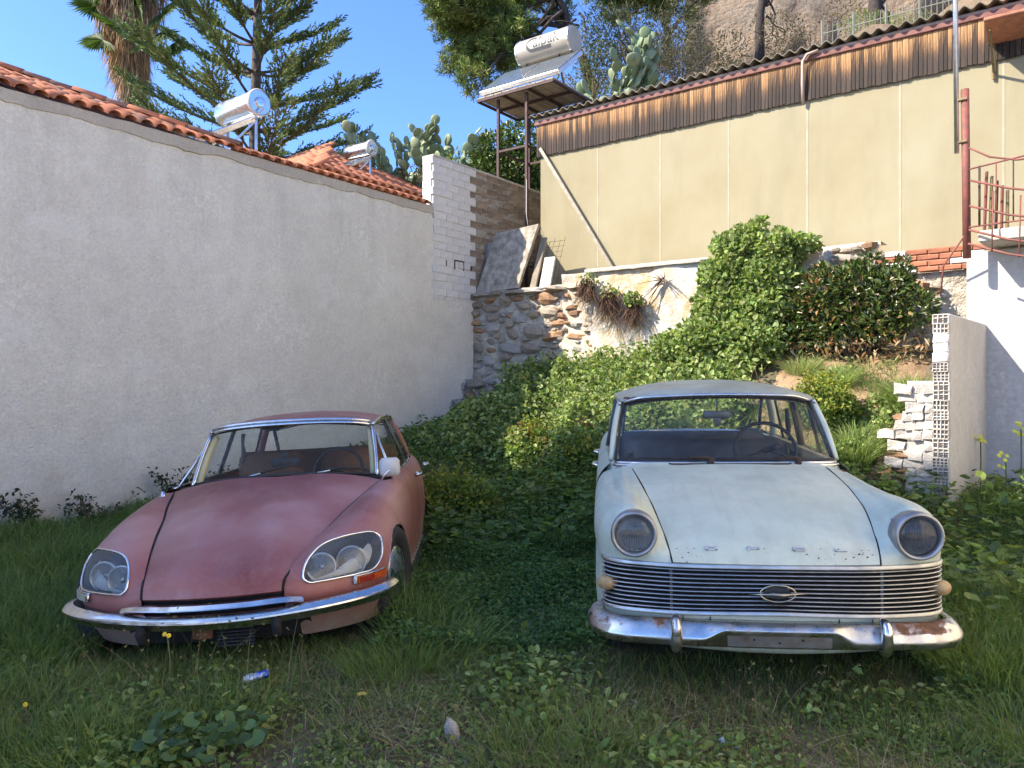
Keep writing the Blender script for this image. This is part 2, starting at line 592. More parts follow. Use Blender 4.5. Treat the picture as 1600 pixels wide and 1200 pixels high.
def brick_mesh(L, H, D, mat_, j=.006, seed=0):
    rr = random.Random(seed)
    b = MB(); b.bbox((0, 0, 0), (L, D, H), .008)
    b.v = [p + Vector((rr.uniform(-j, j), rr.uniform(-j, j), rr.uniform(-j, j))) for p in b.v]
    return b.mesh('brick', mat_, False)


def block_wall():
    w = thing('block_wall', 'tall hollow-block wall, whitewashed at its near end and bare brown behind', 'wall', wl(6.69, 0, 3.1))
    b = MB(); b.box(wl(8.4, -.107, 4.27), (.22, 3.38, 2.42), frame(N1, D1, UP)); b.build('mortar_core', MORTAR_W, w)
    b = MB(); b.box(wl(9.05, -.104, 4.27), (.222, 2.4, 2.424), frame(N1, D1, UP)); b.build('mortar_core', MORTAR, w)
    mw = [brick_mesh(.330, .132, .05, BRICK_W, .003, i) for i in range(4)]; mb = [brick_mesh(.325, .128, .05, BRICK_B, .011, 10 + i) for i in range(4)]
    me = [brick_mesh(.20, .128, .05, BRICK_W, .004, 30 + i) for i in range(2)]
    rr = random.Random(5)
    for j in range(18):
        z = 3.12 + j * .135 + .067
        for i in range(11):
            t = 6.69 + (i + .5) * .335 - (.167 if j % 2 else 0)
            if t < 6.80: t = 6.83
            if t > 10.1: continue
            white = t < 7.74 + .04 * (j % 2)
            if rr.random() < .03: continue
            put('brick', rr.choice(mw if white else mb), w, wl(t, -.012 + rr.uniform(-.006, .006), z + rr.uniform(-.004, .004)), D1, -N1, UP)
        put('brick', rr.choice(me), w, wl(6.695 + rr.uniform(-.006, .004), -.135, z), N1, D1, UP)
    b = MB(); b.bbox(wl(8.4, -.12, 5.56), (.28, 3.44, .05), .012, frame(N1, D1, UP)); b.build('coping', CEMENT, w)
    # black marks on the brick, built as thin dark boxes
    for t, z, dt, dz in ((7.02, 3.72, .015, .10), (7.72, 3.70, .02, .08)):
        MB().box(wl(t, .016, z), (.012, dt, dz), frame(N1, D1, UP)).build('dark_mark', BLACKPAINT, w)
    for t, z, dt, dz in ((7.25, 3.72, .02, .17), (7.50, 3.72, .02, .17), (7.375, 3.80, .26, .02)):
        MB().box(wl(t, .016, z), (.012, dt, dz), frame(N1, D1, UP)).build('dark_mark', BLACKPAINT, w)
    return w


BLACKPAINT = mat('black_paint', (.02, .018, .016), .9)
block_wall()


# ================================================================== retaining wall
PLASTER = None


def plaster_mat():
    m = NT('peeling_old_plaster')
    a = m.noise(1.3, 6, .6); b = m.noise(5, 7, .68)
    col = m.ramp(a, [(.3, (.62, .58, .50)), (.5, (.55, .47, .35)), (.66, (.50, .34, .17))])
    col = m.mix(m.ramp(b, [(.45, 0.0), (.62, .85)]), col, (.66, .63, .57))
    col = m.mix(m.ramp(m.noise(3, 7, .7, vec=m.mapping(scale=(1, 1, .25))), [(.5, 0.0), (.72, .75)]), col, (.24, .21, .17))
    m.set(color=col, rough=.95, spec=.2)
    m.bump(m.math('ADD', m.noise(9, 7, .65), m.math('MULTIPLY', m.noise(45, 4), .4)), .8, .04)
    return m.m


def stone_meshes(mat_, n=10, seed=1):
    out = []
    rr = random.Random(seed)
    for i in range(n):
        b = MB(); b.bbox((0, 0, 0), (1, 1, 1), .29)
        off = Vector((i * 3.7, i * 1.9, 0))
        b.v = [p * (1 + .45 * mnoise.noise(p * 1.6 + off)) + Vector((rr.uniform(-.05, .05), rr.uniform(-.05, .05), rr.uniform(-.05, .05))) for p in b.v]
        me = b.mesh('stone', mat_, False)
        out.append(me)
    return out


STONE = mat('grey_brown_stone', (.40, .32, .225), .92, 0, .3, 8, .6, 30, .01, c2=(.23, .20, .165), perobj=.3)
STONE_R = mat('reddish_stone', (.40, .24, .13), .92, 0, .3, 8, .6, 30, .01, c2=(.28, .16, .09), perobj=.25)
STONE_G = mat('pale_grey_stone', (.46, .42, .35), .92, 0, .25, 8, .6, 30, .01, c2=(.30, .28, .25), perobj=.25)
RUBBLEMORTAR = mat('lime_mortar', (.50, .45, .37), .95, 0, .3, 7, 1.0, 16, .06, c2=(.33, .285, .21))


def retaining_wall():
    w = thing('retaining_wall', 'old stone retaining wall with peeling plaster below the cream building', 'wall', rw(0, 0, 1))
    # uneven core
    def face(s0, s1, z0, z1, d0, rough, name, mat_, n=60, k=30, topvar=.0):
        G = []
        for i in range(n):
            s = s0 + (s1 - s0) * i / (n - 1); row = []
            tz = z1 + topvar * mnoise.noise(Vector((s * 3, 0, 2)))
            for j in range(k):
                z = z0 + (tz - z0) * j / (k - 1)
                d = d0 + rough * (mnoise.noise(Vector((s * 2.2, z * 2.2, 0))) + .5 * mnoise.noise(Vector((s * 6, z * 6, 3))))
                row.append(rw(s, d, z))
            row.append(rw(s, d0 - .45, tz + .01))
            G.append(row)
        return MB().grid(G).build(name, mat_, w, True)
    face(-.05, 2.5, .6, 3.27, -.035, .05, 'rubble_core', RUBBLEMORTAR, 50, 40, .03)
    face(1.95, 4.75, 1.5, 3.44, -.02, .035, 'plaster_face', plaster_mat(), 60, 36, .015)
    face(4.7, 6.95, 1.5, 3.47, -.03, .035, 'plaster_face', plaster_mat(), 50, 30, .02)
    face(6.9, 9.0, 1.0, 3.0, -.02, .05, 'rubble_core', RUBBLEMORTAR, 40, 30, .02)
    face(4.72, 9.0, 1.0, 2.5, .10, .07, 'rock_footing', RUBBLEMORTAR, 60, 20, .1)
    b = MB(); b.box(rw(4.2, -.75, 3.1), (.9, 8.6, .24), frame(D1, D2, UP)); b.build('terrace_slab', CEMENT, w)
    rr = random.Random(11)
    sm = stone_meshes(STONE, 8, 2) + stone_meshes(STONE_G, 4, 3); sr = stone_meshes(STONE_R, 4, 4)
    def course(s0, s1, z0, z1, d0, hmin, hmax, keep=1.0, red=.12):
        z = z0
        while z < z1:
            h = rr.uniform(hmin, hmax); s = s0 + rr.uniform(-.1, .05)
            while s < s1:
                L = h * rr.uniform(1.1, 2.6)
                hh = h * rr.uniform(.75, 1.05)
                if rr.random() < keep and gz(*rw(s + L / 2, d0).xy) < z + .15:
                    me = rr.choice(sr if rr.random() < red else sm)
                    a = rr.uniform(-.14, .14)
                    X = (D2 * math.cos(a) + UP * math.sin(a)); Z = (UP * math.cos(a) - D2 * math.sin(a))
                    o = put('stone', me, w, rw(s + L / 2, d0 + rr.uniform(-.03, .02), z + h / 2), X * L * .96, -D1 * rr.uniform(.13, .22), Z * hh * .92)
                s += L
            z += h * .97
    def rubble(s0, s1, z0, z1, d0, n, big, red=.14, tries=14):
        """stones of many sizes packed without order, mortar showing between"""
        done = []
        for k in range(n):
            size = big * (1.0 if k < n * .15 else (.68 if k < n * .45 else .42))
            for _ in range(tries):
                s, z = rr.uniform(s0, s1), rr.uniform(z0, z1)
                L = size * rr.uniform(.8, 1.7); hh = size * rr.uniform(.5, .85)
                if all(abs(s - q[0]) > (L + q[2]) * .47 or abs(z - q[1]) > (hh + q[3]) * .47 for q in done) and gz(*rw(s, d0 + .1).xy) < z + .12:
                    done.append((s, z, L, hh))
                    a = rr.gauss(0, .12); X = D2 * math.cos(a) + UP * math.sin(a); Z = UP * math.cos(a) - D2 * math.sin(a)
                    put('stone', rr.choice(sr if rr.random() < red else sm), w, rw(s, d0 + rr.uniform(-.035, .02), z), X * L, -D1 * rr.uniform(.12, .22) * (.6 + size * 2), Z * hh)
                    break
    rubble(0, 1.8, 1.05, 3.12, -.05, 250, .30)
    rubble(1.75, 2.5, 1.95, 3.12, -.06, 46, .24, .3)
    face(-.45, 1.45, .4, 1.66, .24, .07, 'rubble_footing', RUBBLEMORTAR, 40, 22, .12)
    rubble(-.4, 1.4, .8, 1.62, .29, 60, .26)
    face(-.85, .3, .3, 1.30, .50, .07, 'rubble_footing', RUBBLEMORTAR, 30, 18, .10)
    rubble(-.8, .28, .55, 1.3, .55, 34, .20)
    rubble(6.4, 7.7, 2.0, 2.85, .03, 26, .22, .3)
    rubble(5.0, 7.7, 1.7, 2.25, .13, 26, .24, .4)
    rubble(6.35, 6.95, 3.05, 3.42, .02, 10, .24, .1)
    # flat capping stones
    s = 0
    while s < 2.4:
        L = rr.uniform(.25, .5)
        put('capstone', rr.choice(sm), w, rw(s + L / 2, -.10, 3.21), D2 * L, -D1 * .42, UP * rr.uniform(.08, .12)); s += L
    pts = [rw(2.42 + 2.3 * i / 23, -.2, 3.455 + .012 * mnoise.noise(Vector((i * .6, 0, 5)))) for i in range(24)]
    MB().sweep(pts, [(-.24, -.03), (.235, -.03), (.24, .01), (.22, .028), (-.22, .028)]).build('cement_cap', CEMENT, w, False)
    # short run of red bricks at the right
    bm_ = [brick_mesh(.24, .062, .12, BRICK_RED, .005, 50 + i) for i in range(3)] + [brick_mesh(.24, .062, .12, BRICK_W, .004, 60)]
    for j in range(4):
        for i in range(5):
            put('brick', rr.choice(bm_), w, rw(7.02 + i * .25 + (.12 if j % 2 else 0), .0, 3.04 + j * .075), D2, D1, UP)
    return w


BRICK_RED = mat('old_red_brick', (.42, .16, .085), .9, 0, .3, 12, .3, 60, .004, perobj=.25)
retaining_wall()


# ================================================================== cream building above
BD = -.95


def cream_building():
    h = thing('workshop_building', 'cream panelled building with scorched timber fascia and corrugated roof above the stone wall', 'building', rw(4.5, BD, 3.0))
    pm = NT('stained_cream_paint')
    a = pm.noise(.8, 5, .6); st = pm.noise(2.2, 6, .65, vec=pm.mapping(scale=(1, 1, .22)))
    col = pm.ramp(a, [(.3, (.29, .245, .143)), (.5, (.318, .278, .172)), (.72, (.335, .305, .20))])
    col = pm.mix(pm.ramp(st, [(.48, 0.0), (.78, .6)]), col, (.225, .20, .125))
    z = pm.sep()
    foot = pm.math('MULTIPLY', pm.ramp(z[2], [(.30, 1.0), (.85, 0.0)]), pm.ramp(pm.noise(1.6, 5), [(.42, 0.0), (.65, .8)]))
    col = pm.mix(foot, col, (.27, .17, .085))
    pm.set(color=col, rough=.85, spec=.25); pm.bump(pm.noise(30, 5), .25, .004)
    PANEL = pm.m
    STRIPPALE = mat('pale_cream_strip', (.37, .335, .23), .85)
    z0, z1 = 2.95, 5.88
    seams = [.86, 2.11, 3.33, 4.53, 5.755, 7.03, 8.27, 9.5]
    for i in range(len(seams) - 1):
        a, b_ = seams[i] + .003, seams[i + 1] - .003
        MB().bbox(rw((a + b_) / 2, BD - .05, (z0 + z1) / 2), (b_ - a, .10, z1 - z0), .006, frame(D2, D1, UP)).build('wall_panel', PANEL, h)
        s = seams[i + 1]
        if i < 6:
            MB().bbox(rw(s, BD - .0025, (z0 + z1) / 2), (.030, .012, z1 - z0), .003, frame(D2, D1, UP)).build('cover_strip', STRIPPALE, h)
    MB().box(rw(5.2, BD - 2.6, 4.6), (8.7, 5.0, 3.7), frame(D2, D1, UP)).build('building_body', PANEL, h)
    # timber fascia: one board beside the other
    wm = NT('sun_scorched_timber')
    z = wm.sep('Object')
    grain = wm.noise(9, 6, .6, vec=wm.mapping(scale=(9, 9, .5)))
    edge = wm.math('ADD', wm.math('MULTIPLY', z[2], 1.35), wm.math('MULTIPLY', wm.math('SUBTRACT', wm.noise(4, 6, .7, vec=wm.mapping(scale=(6, 6, .7))), .5), 1.15))
    edge = wm.math('ADD', edge, wm.math('MULTIPLY', wm.math('SUBTRACT', wm.rand(), .5), .30))
    col = wm.ramp(edge, [(-.0, (.030, .027, .025)), (.34, (.045, .036, .03)), (.50, (.15, .085, .045)), (.64, (.38, .205, .085)), (.9, (.47, .285, .13))])
    e0 = col.node.color_ramp.elements
    col = wm.mix(wm.ramp(grain, [(.35, .55), (.65, 0.0)]), col, (.10, .06, .035))
    col = wm.mix(1.0, col, wm.ramp(wm.rand(), [(0, .72), (1, 1.18)]), 'MULTIPLY')
    wm.set(color=col, rough=.8, spec=.3); wm.bump(grain, .5, .006)
    fz0, fz1 = 5.865, 6.45
    rr = random.Random(9)
    protos = []
    for i in range(6):
        wd = .046 + .010 * (i % 4)
        b = MB(); b.bbox((0, 0, (fz1 - fz0) / 2), (wd, .022, fz1 - fz0), .004)
        b.v = [Vector((p.x, p.y, p.z + (rr.uniform(-.012, .012) if p.z < .1 else 0))) for p in b.v]
        protos.append((wd, b.mesh('board', wm.m, False)))
    s = .80
    while s < 9.4:
        wd, me = rr.choice(protos)
        put('fascia_board', me, h, rw(s + wd / 2, BD + .03 + rr.uniform(-.004, .004), fz0 + rr.uniform(-.008, .008)), D2, D1, UP)
        s += wd + .004
    MB().bar(rw(.80, BD + .016, fz1 - .08), rw(9.4, BD + .016, fz1 - .08), .02, .06).build('fascia_batten', TRIMRED, h)
    MB().bbox(rw(5.1, BD + .05, fz1 + .035), (8.66, .05, .075), .008, frame(D2, D1, UP)).build('eaves_board', TRIMRED, h)
    MB().bbox(rw(5.1, BD + .035, fz1 + .095), (8.66, .03, .06), .008, frame(D2, D1, UP)).build('eaves_flashing', TRIMPALE, h)
    # corrugated fibre-cement sheets
    G1, G2 = [], []
    n = 520
    for i in range(n):
        s = .70 + 8.8 * i / (n - 1)
        wv = .030 * math.sin(2 * math.pi * s / .177)
        row = [(d, dz) for d, dz in ((BD + .16, 0), (BD - .5, .10), (BD - 2.5, .42), (BD - 5.2, .85))]
        G1.append([rw(s, d, fz1 + .165 + wv + dz * .45) for d, dz in row])
        G2.append([rw(s, d, fz1 + .150 + wv + dz * .45) for d, dz in row])
    b = MB(); b.grid(G1); b.grid(G2)
    b.grid([[p[0] for p in G1], [p[0] for p in G2]])
    b.build('corrugated_roof', ASBESTOS, h, True, True, 50)
    # downpipe bent over the fascia
    s = 5.72
    MB().tube([rw(s + .22, BD + .10, fz1 + .10), rw(s + .06, BD + .12, fz1 + .07), rw(s, BD + .12, fz1 - .02), rw(s - .01, BD + .10, fz0 + .25), rw(s - .01, BD + .06, fz0 - .05)], .024, 8).build('vent_pipe', PIPEGREY, h, True)
    # small tiled canopy over a door at the right
    c = thing_part('door_canopy', h)
    MB().bbox(rw(8.85, BD + .34, 6.14), (1.5, .70, .05), .01, frame(D2, (D1 - UP * .12).normalized(), UP)).build('canopy_slab', CANOPY, c)
    MB().bar(rw(8.16, BD + .03, 6.10), rw(8.16, BD + .03, 5.62), .035).build('bracket_upright', IRONGREEN, c)
    MB().bar(rw(8.16, BD + .55, 6.08), rw(8.16, BD + .03, 5.70), .025).build('bracket_stay', IRONGREEN, c)
    MB().bbox(rw(8.92, BD + .02, 4.5), (.5, .04, 2.6), .01, frame(D2, D1, UP)).build('door', DOORGREY, h)
    return h


TRIMRED = mat('faded_oxide_paint', (.20, .085, .065), .75, 0, .3, 9)
TRIMPALE = mat('pale_mortar_fillet', (.44, .34, .27), .9, 0, .3, 8, .5, 30, .01)
ASBESTOS = mat('lichened_fibre_cement', (.22, .19, .14), .95, 0, .35, 5, .5, 40, .006, c2=(.11, .10, .075))
PIPEGREY = mat('dusty_plastic_pipe', (.42, .33, .26), .6)
CANOPY = mat('terracotta_canopy', (.40, .17, .10), .85, 0, .3, 9)
IRONGREEN = mat('rusty_painted_iron', (.20, .15, .07), .7, 0, .4, 20)
DOORGREY = mat('grey_green_door_paint', (.28, .27, .24), .6)
cream_building()
# ================================================================== neighbouring block outside the view (it shades the yard)
def apartment_block():
    h = thing('apartment_block', 'tall plain apartment block beside the white house, left of the yard', 'building', wl(-12, -4, 0))
    MB().box(wl(-10.7, -3.2, 6.9), (6.0, 7.6, 14.6), frame(N1, D1, UP)).build('walls', STUCCO, h)
    MB().bbox(wl(-10.7, -3.2, 14.3), (6.2, 7.8, .2), .03, frame(N1, D1, UP)).build('roof_slab', CEMENT, h)
    for fl in range(4):
        for i in range(4):
            wdw = thing_part('window', h)
            p = wl(-8.2 - i * 1.75, -.19, 2.0 + fl * 3.2)
            MB().bbox(p, (.06, 1.1, 1.5), .01, frame(N1, D1, UP)).build('frame', PALETRIM_S, wdw)
            MB().box(p + N1 * .035, (.01, .9, 1.3), frame(N1, D1, UP)).build('pane', DARKPANE, wdw)


def added_right_house():  # outside the view, added to bounce warm sunlight into the shaded yard
    CREAMWALL = mat('cream_bounce_paint', (.78, .66, .48), .9, 0, .1, 2, .3, 40)
    h = thing('house', 'unseen cream house added along the right to bounce light into the yard', 'house', (9.4, -2.0, 0))
    MB().box((9.6, -1.7, 5.3), (6.4, 15.6, 11.0)).build('walls', CREAMWALL, h)
    MB().bbox((9.6, -1.7, 10.9), (6.8, 16.0, .2), .03).build('roof_slab', CEMENT, h)
    for i in range(4):
        wdw = thing_part('window', h); p = Vector((6.38, -7.6 + i * 3.4, 3.4))
        MB().bbox(p, (.08, 1.2, 1.4), .01).build('frame', PALETRIM_S, wdw)
        MB().box(p - Vector((.045, 0, 0)), (.01, 1.0, 1.2)).build('pane', DARKPANE, wdw)


def added_street():  # pale paving added behind the camera so sunlight bounces onto the cars
    m = NT('pale_bounce_paving'); m.set(color=m.ramp(m.noise(3, 6), [(.3, (.34, .30, .245)), (.7, (.44, .395, .32))]), rough=.9); m.bump(m.noise(40, 4), .3, .004)
    xs = np.linspace(-30, 6.3, 60); ys = np.linspace(-16, .6, 30)
    o = MB().grid([[(x, y, float(gz(np.array(x), np.array(y))) + .03) for y in ys] for x in xs]).build('added_road', m.m, None, True); tag(o, kind='structure')


PALETRIM_S = mat('pale_painted_frame', (.5, .5, .48), .5)
DARKPANE = mat('dark_window_pane', (.03, .035, .04), .08)
apartment_block()
added_street()

# ================================================================== steel tower with a solar water heater
RUSTSTEEL = mat('rust_brown_steel', (.085, .045, .035), .7, .2, .35, 14, c2=(.045, .028, .025))
GALV = mat('galvanised_steel', (.55, .56, .57), .35, 1.0, .2, 9)
ALU = mat('brushed_aluminium', (.72, .72, .71), .25, 1.0, .12, 6)
TANKPAINT = mat('cream_enamel', (.40, .36, .28), .38, .15, .08, 5)
PANELGLASS = None


def collector_glass():
    m = NT('solar_collector_glass')
    m.set(color=m.ramp(m.noise(30, 2, vec=m.mapping(scale=(6, .1, 1))), [(.3, (.07, .085, .10)), (.7, (.11, .13, .15))]), rough=.10, spec=.6, metal=.0)
    return m.m


PANELGLASS = collector_glass()
LOGO = mat('grey_logo_print', (.07, .07, .07), .6)
LOGO_O = mat('orange_logo_print', (.42, .22, .08), .6)
PLANKPALE = mat('weathered_pale_plank', (.36, .30, .22), .9, 0, .3, 6, .3, 30, .004, perobj=.25)


def text_polys(body, size):
    """outlines of a word as a flat mesh (vertices, faces)"""
    cu = bpy.data.curves.new('lettering', 'FONT'); cu.body = body; cu.size = size; cu.resolution_u = 3
    cu.extrude = .004
    o = bpy.data.objects.new('lettering', cu); COL.objects.link(o)
    dg = bpy.context.evaluated_depsgraph_get()
    me = bpy.data.meshes.new_from_object(o.evaluated_get(dg))
    bm = bmesh.new(); bm.from_mesh(me)
    for q in np.linspace(-size * .3, size, 27):       # cut into strips so the print can follow the curve of the tank
        bmesh.ops.bisect_plane(bm, geom=bm.verts[:] + bm.edges[:] + bm.faces[:], plane_co=(0, q, 0), plane_no=(0, 1, 0))
    bm.to_mesh(me); bm.free()
    V = [v.co.copy() for v in me.vertices]; Fs = [tuple(p.vertices) for p in me.polygons]
    bpy.data.objects.remove(o); bpy.data.curves.remove(cu); bpy.data.meshes.remove(me)
    return V, Fs


def solar_tower():
    t = thing('steel_tower', 'rusty four-legged steel tower with a plank platform beside the cream building', 'tower', rw(.25, -1.2, 3.1))
    A = Vector((-.68, 15.2, 7.17)); B = Vector((.76, 14.13, 7.17)); C = Vector((1.56, 15.2, 7.17)); D = A + C - B
    ux = (B - A).normalized(); uy = (C - B).normalized(); W = (B - A).length; L = (C - B).length
    P = lambda x, y, z=0: A + ux * x * W + uy * y * L + UP * z
    # platform planks
    for i in range(9):
        x = (i + .5) / 9
        MB().bbox(P(x, .5, .03), (W / 9 - .012, L, .03), .005, frame(ux, uy, UP)).build('plank', PLANKPALE, t)
    for a, b in ((P(0, 0), P(1, 0)), (P(1, 0), P(1, 1)), (P(1, 1), P(0, 1)), (P(0, 1), P(0, 0)), (P(.33, 0), P(.33, 1)), (P(.66, 0), P(.66, 1)), (P(0, .5), P(1, .5))):
        MB().bar(a - UP * .02, b - UP * .02, .04, .045).build('platform_beam', RUSTSTEEL, t)
    legs = [(.22, .12), (.60, .12), (.22, .9), (.64, .9)]
    for x, y in legs:
        MB().bar(P(x, y, -.03), P(x, y, -4.1), .05, .05, ux).build('leg', RUSTSTEEL, t)
    for z in (-1.05, -3.35):
        for (a, b) in ((0, 1), (1, 3), (3, 2), (2, 0)):
            MB().bar(P(*legs[a], z), P(*legs[b], z), .04, .04).build('cross_brace', RUSTSTEEL, t)
    # heater on top
    h = thing('solar_water_heater', 'large cream solar water heater with lettered tank on the steel tower', 'water heater', P(.5, .5, .05), group='solar water heaters')
    tilt = R(38)
    py = (uy * math.cos(tilt) + UP * math.sin(tilt)); pn = (UP * math.cos(tilt) - uy * math.sin(tilt))
    base = P(.02, .02, .12)
    PW, PL = 1.86, 1.05
    pc = base + ux * PW / 2 + py * PL / 2
    MB().bbox(pc, (PW, PL, .09), .01, frame(ux, py, pn)).build('collector_frame', ALU, h)
    for k in (0, 1):
        MB().box(base + ux * (PW * (.25 + .5 * k)) + py * PL / 2 + pn * .047, (PW / 2 - .05, PL - .07, .006), frame(ux, py, pn)).build('collector_glass', PANELGLASS, h)
    tc = base + ux * PW * .54 + py * (PL + .10) + UP * .27
    r_, TL = .265, 1.30
    M = frame(uy, UP, ux)
    MB().lathe([(.001, -TL / 2), (r_ * .9, -TL / 2), (r_, -TL / 2 + .025), (r_, TL / 2 - .025), (r_ * .9, TL / 2), (.001, TL / 2)], 40, M, tc).build('tank', TANKPAINT, h, True, True, 40)
    for e in (-1, 1):
        MB().lathe([(r_ + .004, -.02), (r_ + .006, 0), (r_ + .004, .02)], 40, M, tc + ux * e * (TL / 2 - .04)).build('tank_band', ALU, h, True)
    # lettering wrapped round the tank
    def wrap(V, x0, ang0, sc=1.0, out=.004):
        res = []
        for v in V:
            a = ang0 + (v.y * sc) / r_
            res.append(tc + ux * (x0 + v.x * sc) + (-uy * math.cos(a) + UP * math.sin(a)) * (r_ + out + v.z * .5))
        return res
    V, Fs = text_polys('alpak', .30)
    b = MB(); b.add(wrap(V, -.19, R(-8)), Fs); b.build('logo_letters', LOGO, h)
    # big round C with a foot stroke running under the word
    def arc(r0, r1, a0, a1, n=26):
        vs_, fs = [], []
        for i in range(n + 1):
            a = a0 + (a1 - a0) * i / n
            vs_ += [Vector((r0 * math.cos(a), r0 * math.sin(a), 0)), Vector((r1 * math.cos(a), r1 * math.sin(a), 0))]
        for i in range(n): fs.append((2 * i, 2 * i + 1, 2 * i + 3, 2 * i + 2))
        return vs_, fs
    vs_, fs = arc(.10, .155, R(50), R(272)); b = MB(); b.add(wrap([v + Vector((0, .075, 0)) for v in vs_], -.20, R(-8)), fs)
    foot = []
    for i in range(11): foot += [Vector((-.0 + .044 * i, -.08, 0)), Vector((.0 + .044 * i, -.025, 0))]
    foot2, ff = foot, [(2 * i, 2 * i + 2, 2 * i + 3, 2 * i + 1) for i in range(10)]
    b.add(wrap([Vector((v.x, v.y, 0)) for v in foot2], -.20, R(-8), 1, .005), ff); b.build('logo_mark', LOGO, h)
    for x in (.3, .72):
        MB().bar(base + ux * PW * x + py * PL, tc + ux * (x - .54) * PW - UP * .2, .03).build('tank_strut', GALV, h)
        MB().bar(P(x, .98, .05), base + ux * PW * x + py * (PL - .05), .035).build('rear_strut', GALV, h)
        MB().tube([base + ux * PW * x + py * (PL - .02) + pn * .06, base + ux * PW * x + py * (PL + .02) + UP * .08, tc + ux * (x - .54) * PW - uy * .1 - UP * .24], .014, 6).build('hose', RUBBER_S, h, True)
    # long prop leaning from the tower down to the wall
    pr = MB().bar(rw(.92, BD + .09, 6.0), rw(2.66, BD + .10, 3.3), .04, .06).build('metal_prop', PROPGREY)
    tag(pr, 'long pale metal prop leaning diagonally across the cream wall', 'pole')
    wr = MB().tube([P(.6, .12, -1.6), P(.66, .0, -2.4), P(.75, -.1, -2.85)], .005, 5).build('loose_cable', PALETRIM_S, None, True)
    tag(wr, 'thin pale cable hanging from the steel tower leg', 'cable')


RUBBER_S = mat('black_hose_rubber', (.02, .02, .02), .7)
PROPGREY = mat('pale_grey_paint_metal', (.30, .265, .20), .5, .3, .25, 12)
solar_tower()


def roof_heater(name_label, base, axis, r_, L, tilt_dir, PL, cat_group, legs=True):
    """tank along axis on legs, collector sloping down from it"""
    h = thing('solar_water_heater', name_label, 'water heater', base, group='solar water heaters')
    ax = Vector(axis).normalized(); td = Vector(tilt_dir).normalized()
    tc = Vector(base) + UP * (.75 + r_)
    M = frame(ax.cross(UP).normalized(), UP, ax)
    MB().lathe([(.001, -L / 2), (r_ * .93, -L / 2), (r_, -L / 2 + .03), (r_, L / 2 - .03), (r_ * .93, L / 2), (r_ * .42, L / 2), (r_ * .40, L / 2 + .03), (r_ * .32, L / 2 + .035), (.001, L / 2 + .03)], 36, M, tc).build('tank', ALU, h, True, True, 35)
    MB().lathe([(r_ + .005, L / 2 - .05), (r_ + .012, L / 2 - .01), (r_ * .97, L / 2 + .008)], 36, M, tc).build('end_ring', PALETRIM_S, h, True)
    pd = (td - UP * .48).normalized(); pn = ax.cross(pd).normalized()
    if pn.z < 0: pn = -pn
    pc = tc - UP * (r_ + .05) + td * .05 + pd * PL / 2
    MB().bbox(pc, (L * .92, PL, .09), .01, frame(ax, pd, pn)).build('collector_frame', ALU, h)
    MB().box(pc + pn * .047, (L * .84, PL - .08, .006), frame(ax, pd, pn)).build('collector_glass', PANELGLASS, h)
    for e in (-.4, .4):
        a = tc + ax * L * e - UP * r_ * .9
        MB().bar(a, a - UP * 1.1, .04).build('leg', GALV, h)
        MB().bar(a - UP * .08, a - UP * .85 + td * .7, .03).build('brace', GALV, h)
    MB().tube([tc + ax * L * .5 - UP * r_ * .3, tc + ax * (L * .5 + .12) - UP * r_ * .6, tc + ax * (L * .42) - UP * (r_ + .1) + td * .12, pc + ax * L * .44 - pd * PL * .4 + pn * .06], .014, 6).build('insulated_hose', PALETRIM_S, h, True)
    return h


roof_heater('silver solar water heater with round end cap on the near tiled roof', wl(4.55, -2.45, 5.3), (.80, -.62, 0), .215, 1.05, (-1, -.22, 0), 1.75, None)
roof_heater('smaller silver solar water heater on the far tiled roof', (-3.35, 17.0, 5.8), (.8, -.55, .0), .17, .75, (-.8, -.4, 0), .9, None)


def far_house():
    h = thing('house', 'far low house with an orange tiled hip roof beyond the white wall', 'house', (-4.6, 18.5, 0))
    c = Vector((-4.3, 18.2, 0))
    X = D1; Y = -N1
    E = lambda a, b, z: c + X * a + N1 * b + UP * z
    b = MB(); b.box(E(0, 0, 2.6), (4.6, 4.6, 5.2), frame(D1, N1, UP)); b.build('walls', STUCCO, h)
    z0, z1 = 5.65, 7.0
    roof = MB(); p = [E(-2.6, 2.6, z0), E(2.6, 2.6, z0), E(2.6, -2.6, z0), E(-2.6, -2.6, z0), E(-.3, 0, z1), E(.3, 0, z1)]
    roof.add(p, [(0, 1, 5, 4), (1, 2, 5), (2, 3, 4, 5), (3, 0, 4)]); r = roof.build('roof', TILE_D, h)
    tm = half_tile(.5, .10, .088, 6, .016, TILE)
    # the two slopes in view
    for (o, ax, upv, W_) in ((E(-2.6, 2.6, z0), D1, (-N1 * 2.6 + UP * (z1 - z0)), 5.2), (E(-2.6, -2.6, z0), N1, (D1 * 2.3 + UP * (z1 - z0)), 5.2)):
        Ls = upv.length; u = upv.normalized(); n = ax.cross(u).normalized()
        if n.z < 0: n = -n
        i = 0
        while i * .24 < W_:
            s = i * .24 + .1
            lim = min(s, W_ - s) / (W_ / 2) * Ls * 1.03
            q = 0
            while q * .42 < lim:
                put('tile', tm, r, o + ax * s + u * q * .42 + n * .03, ax, u.lerp(n, .035).normalized(), n); q += 1
            i += 1
    return h


far_house()


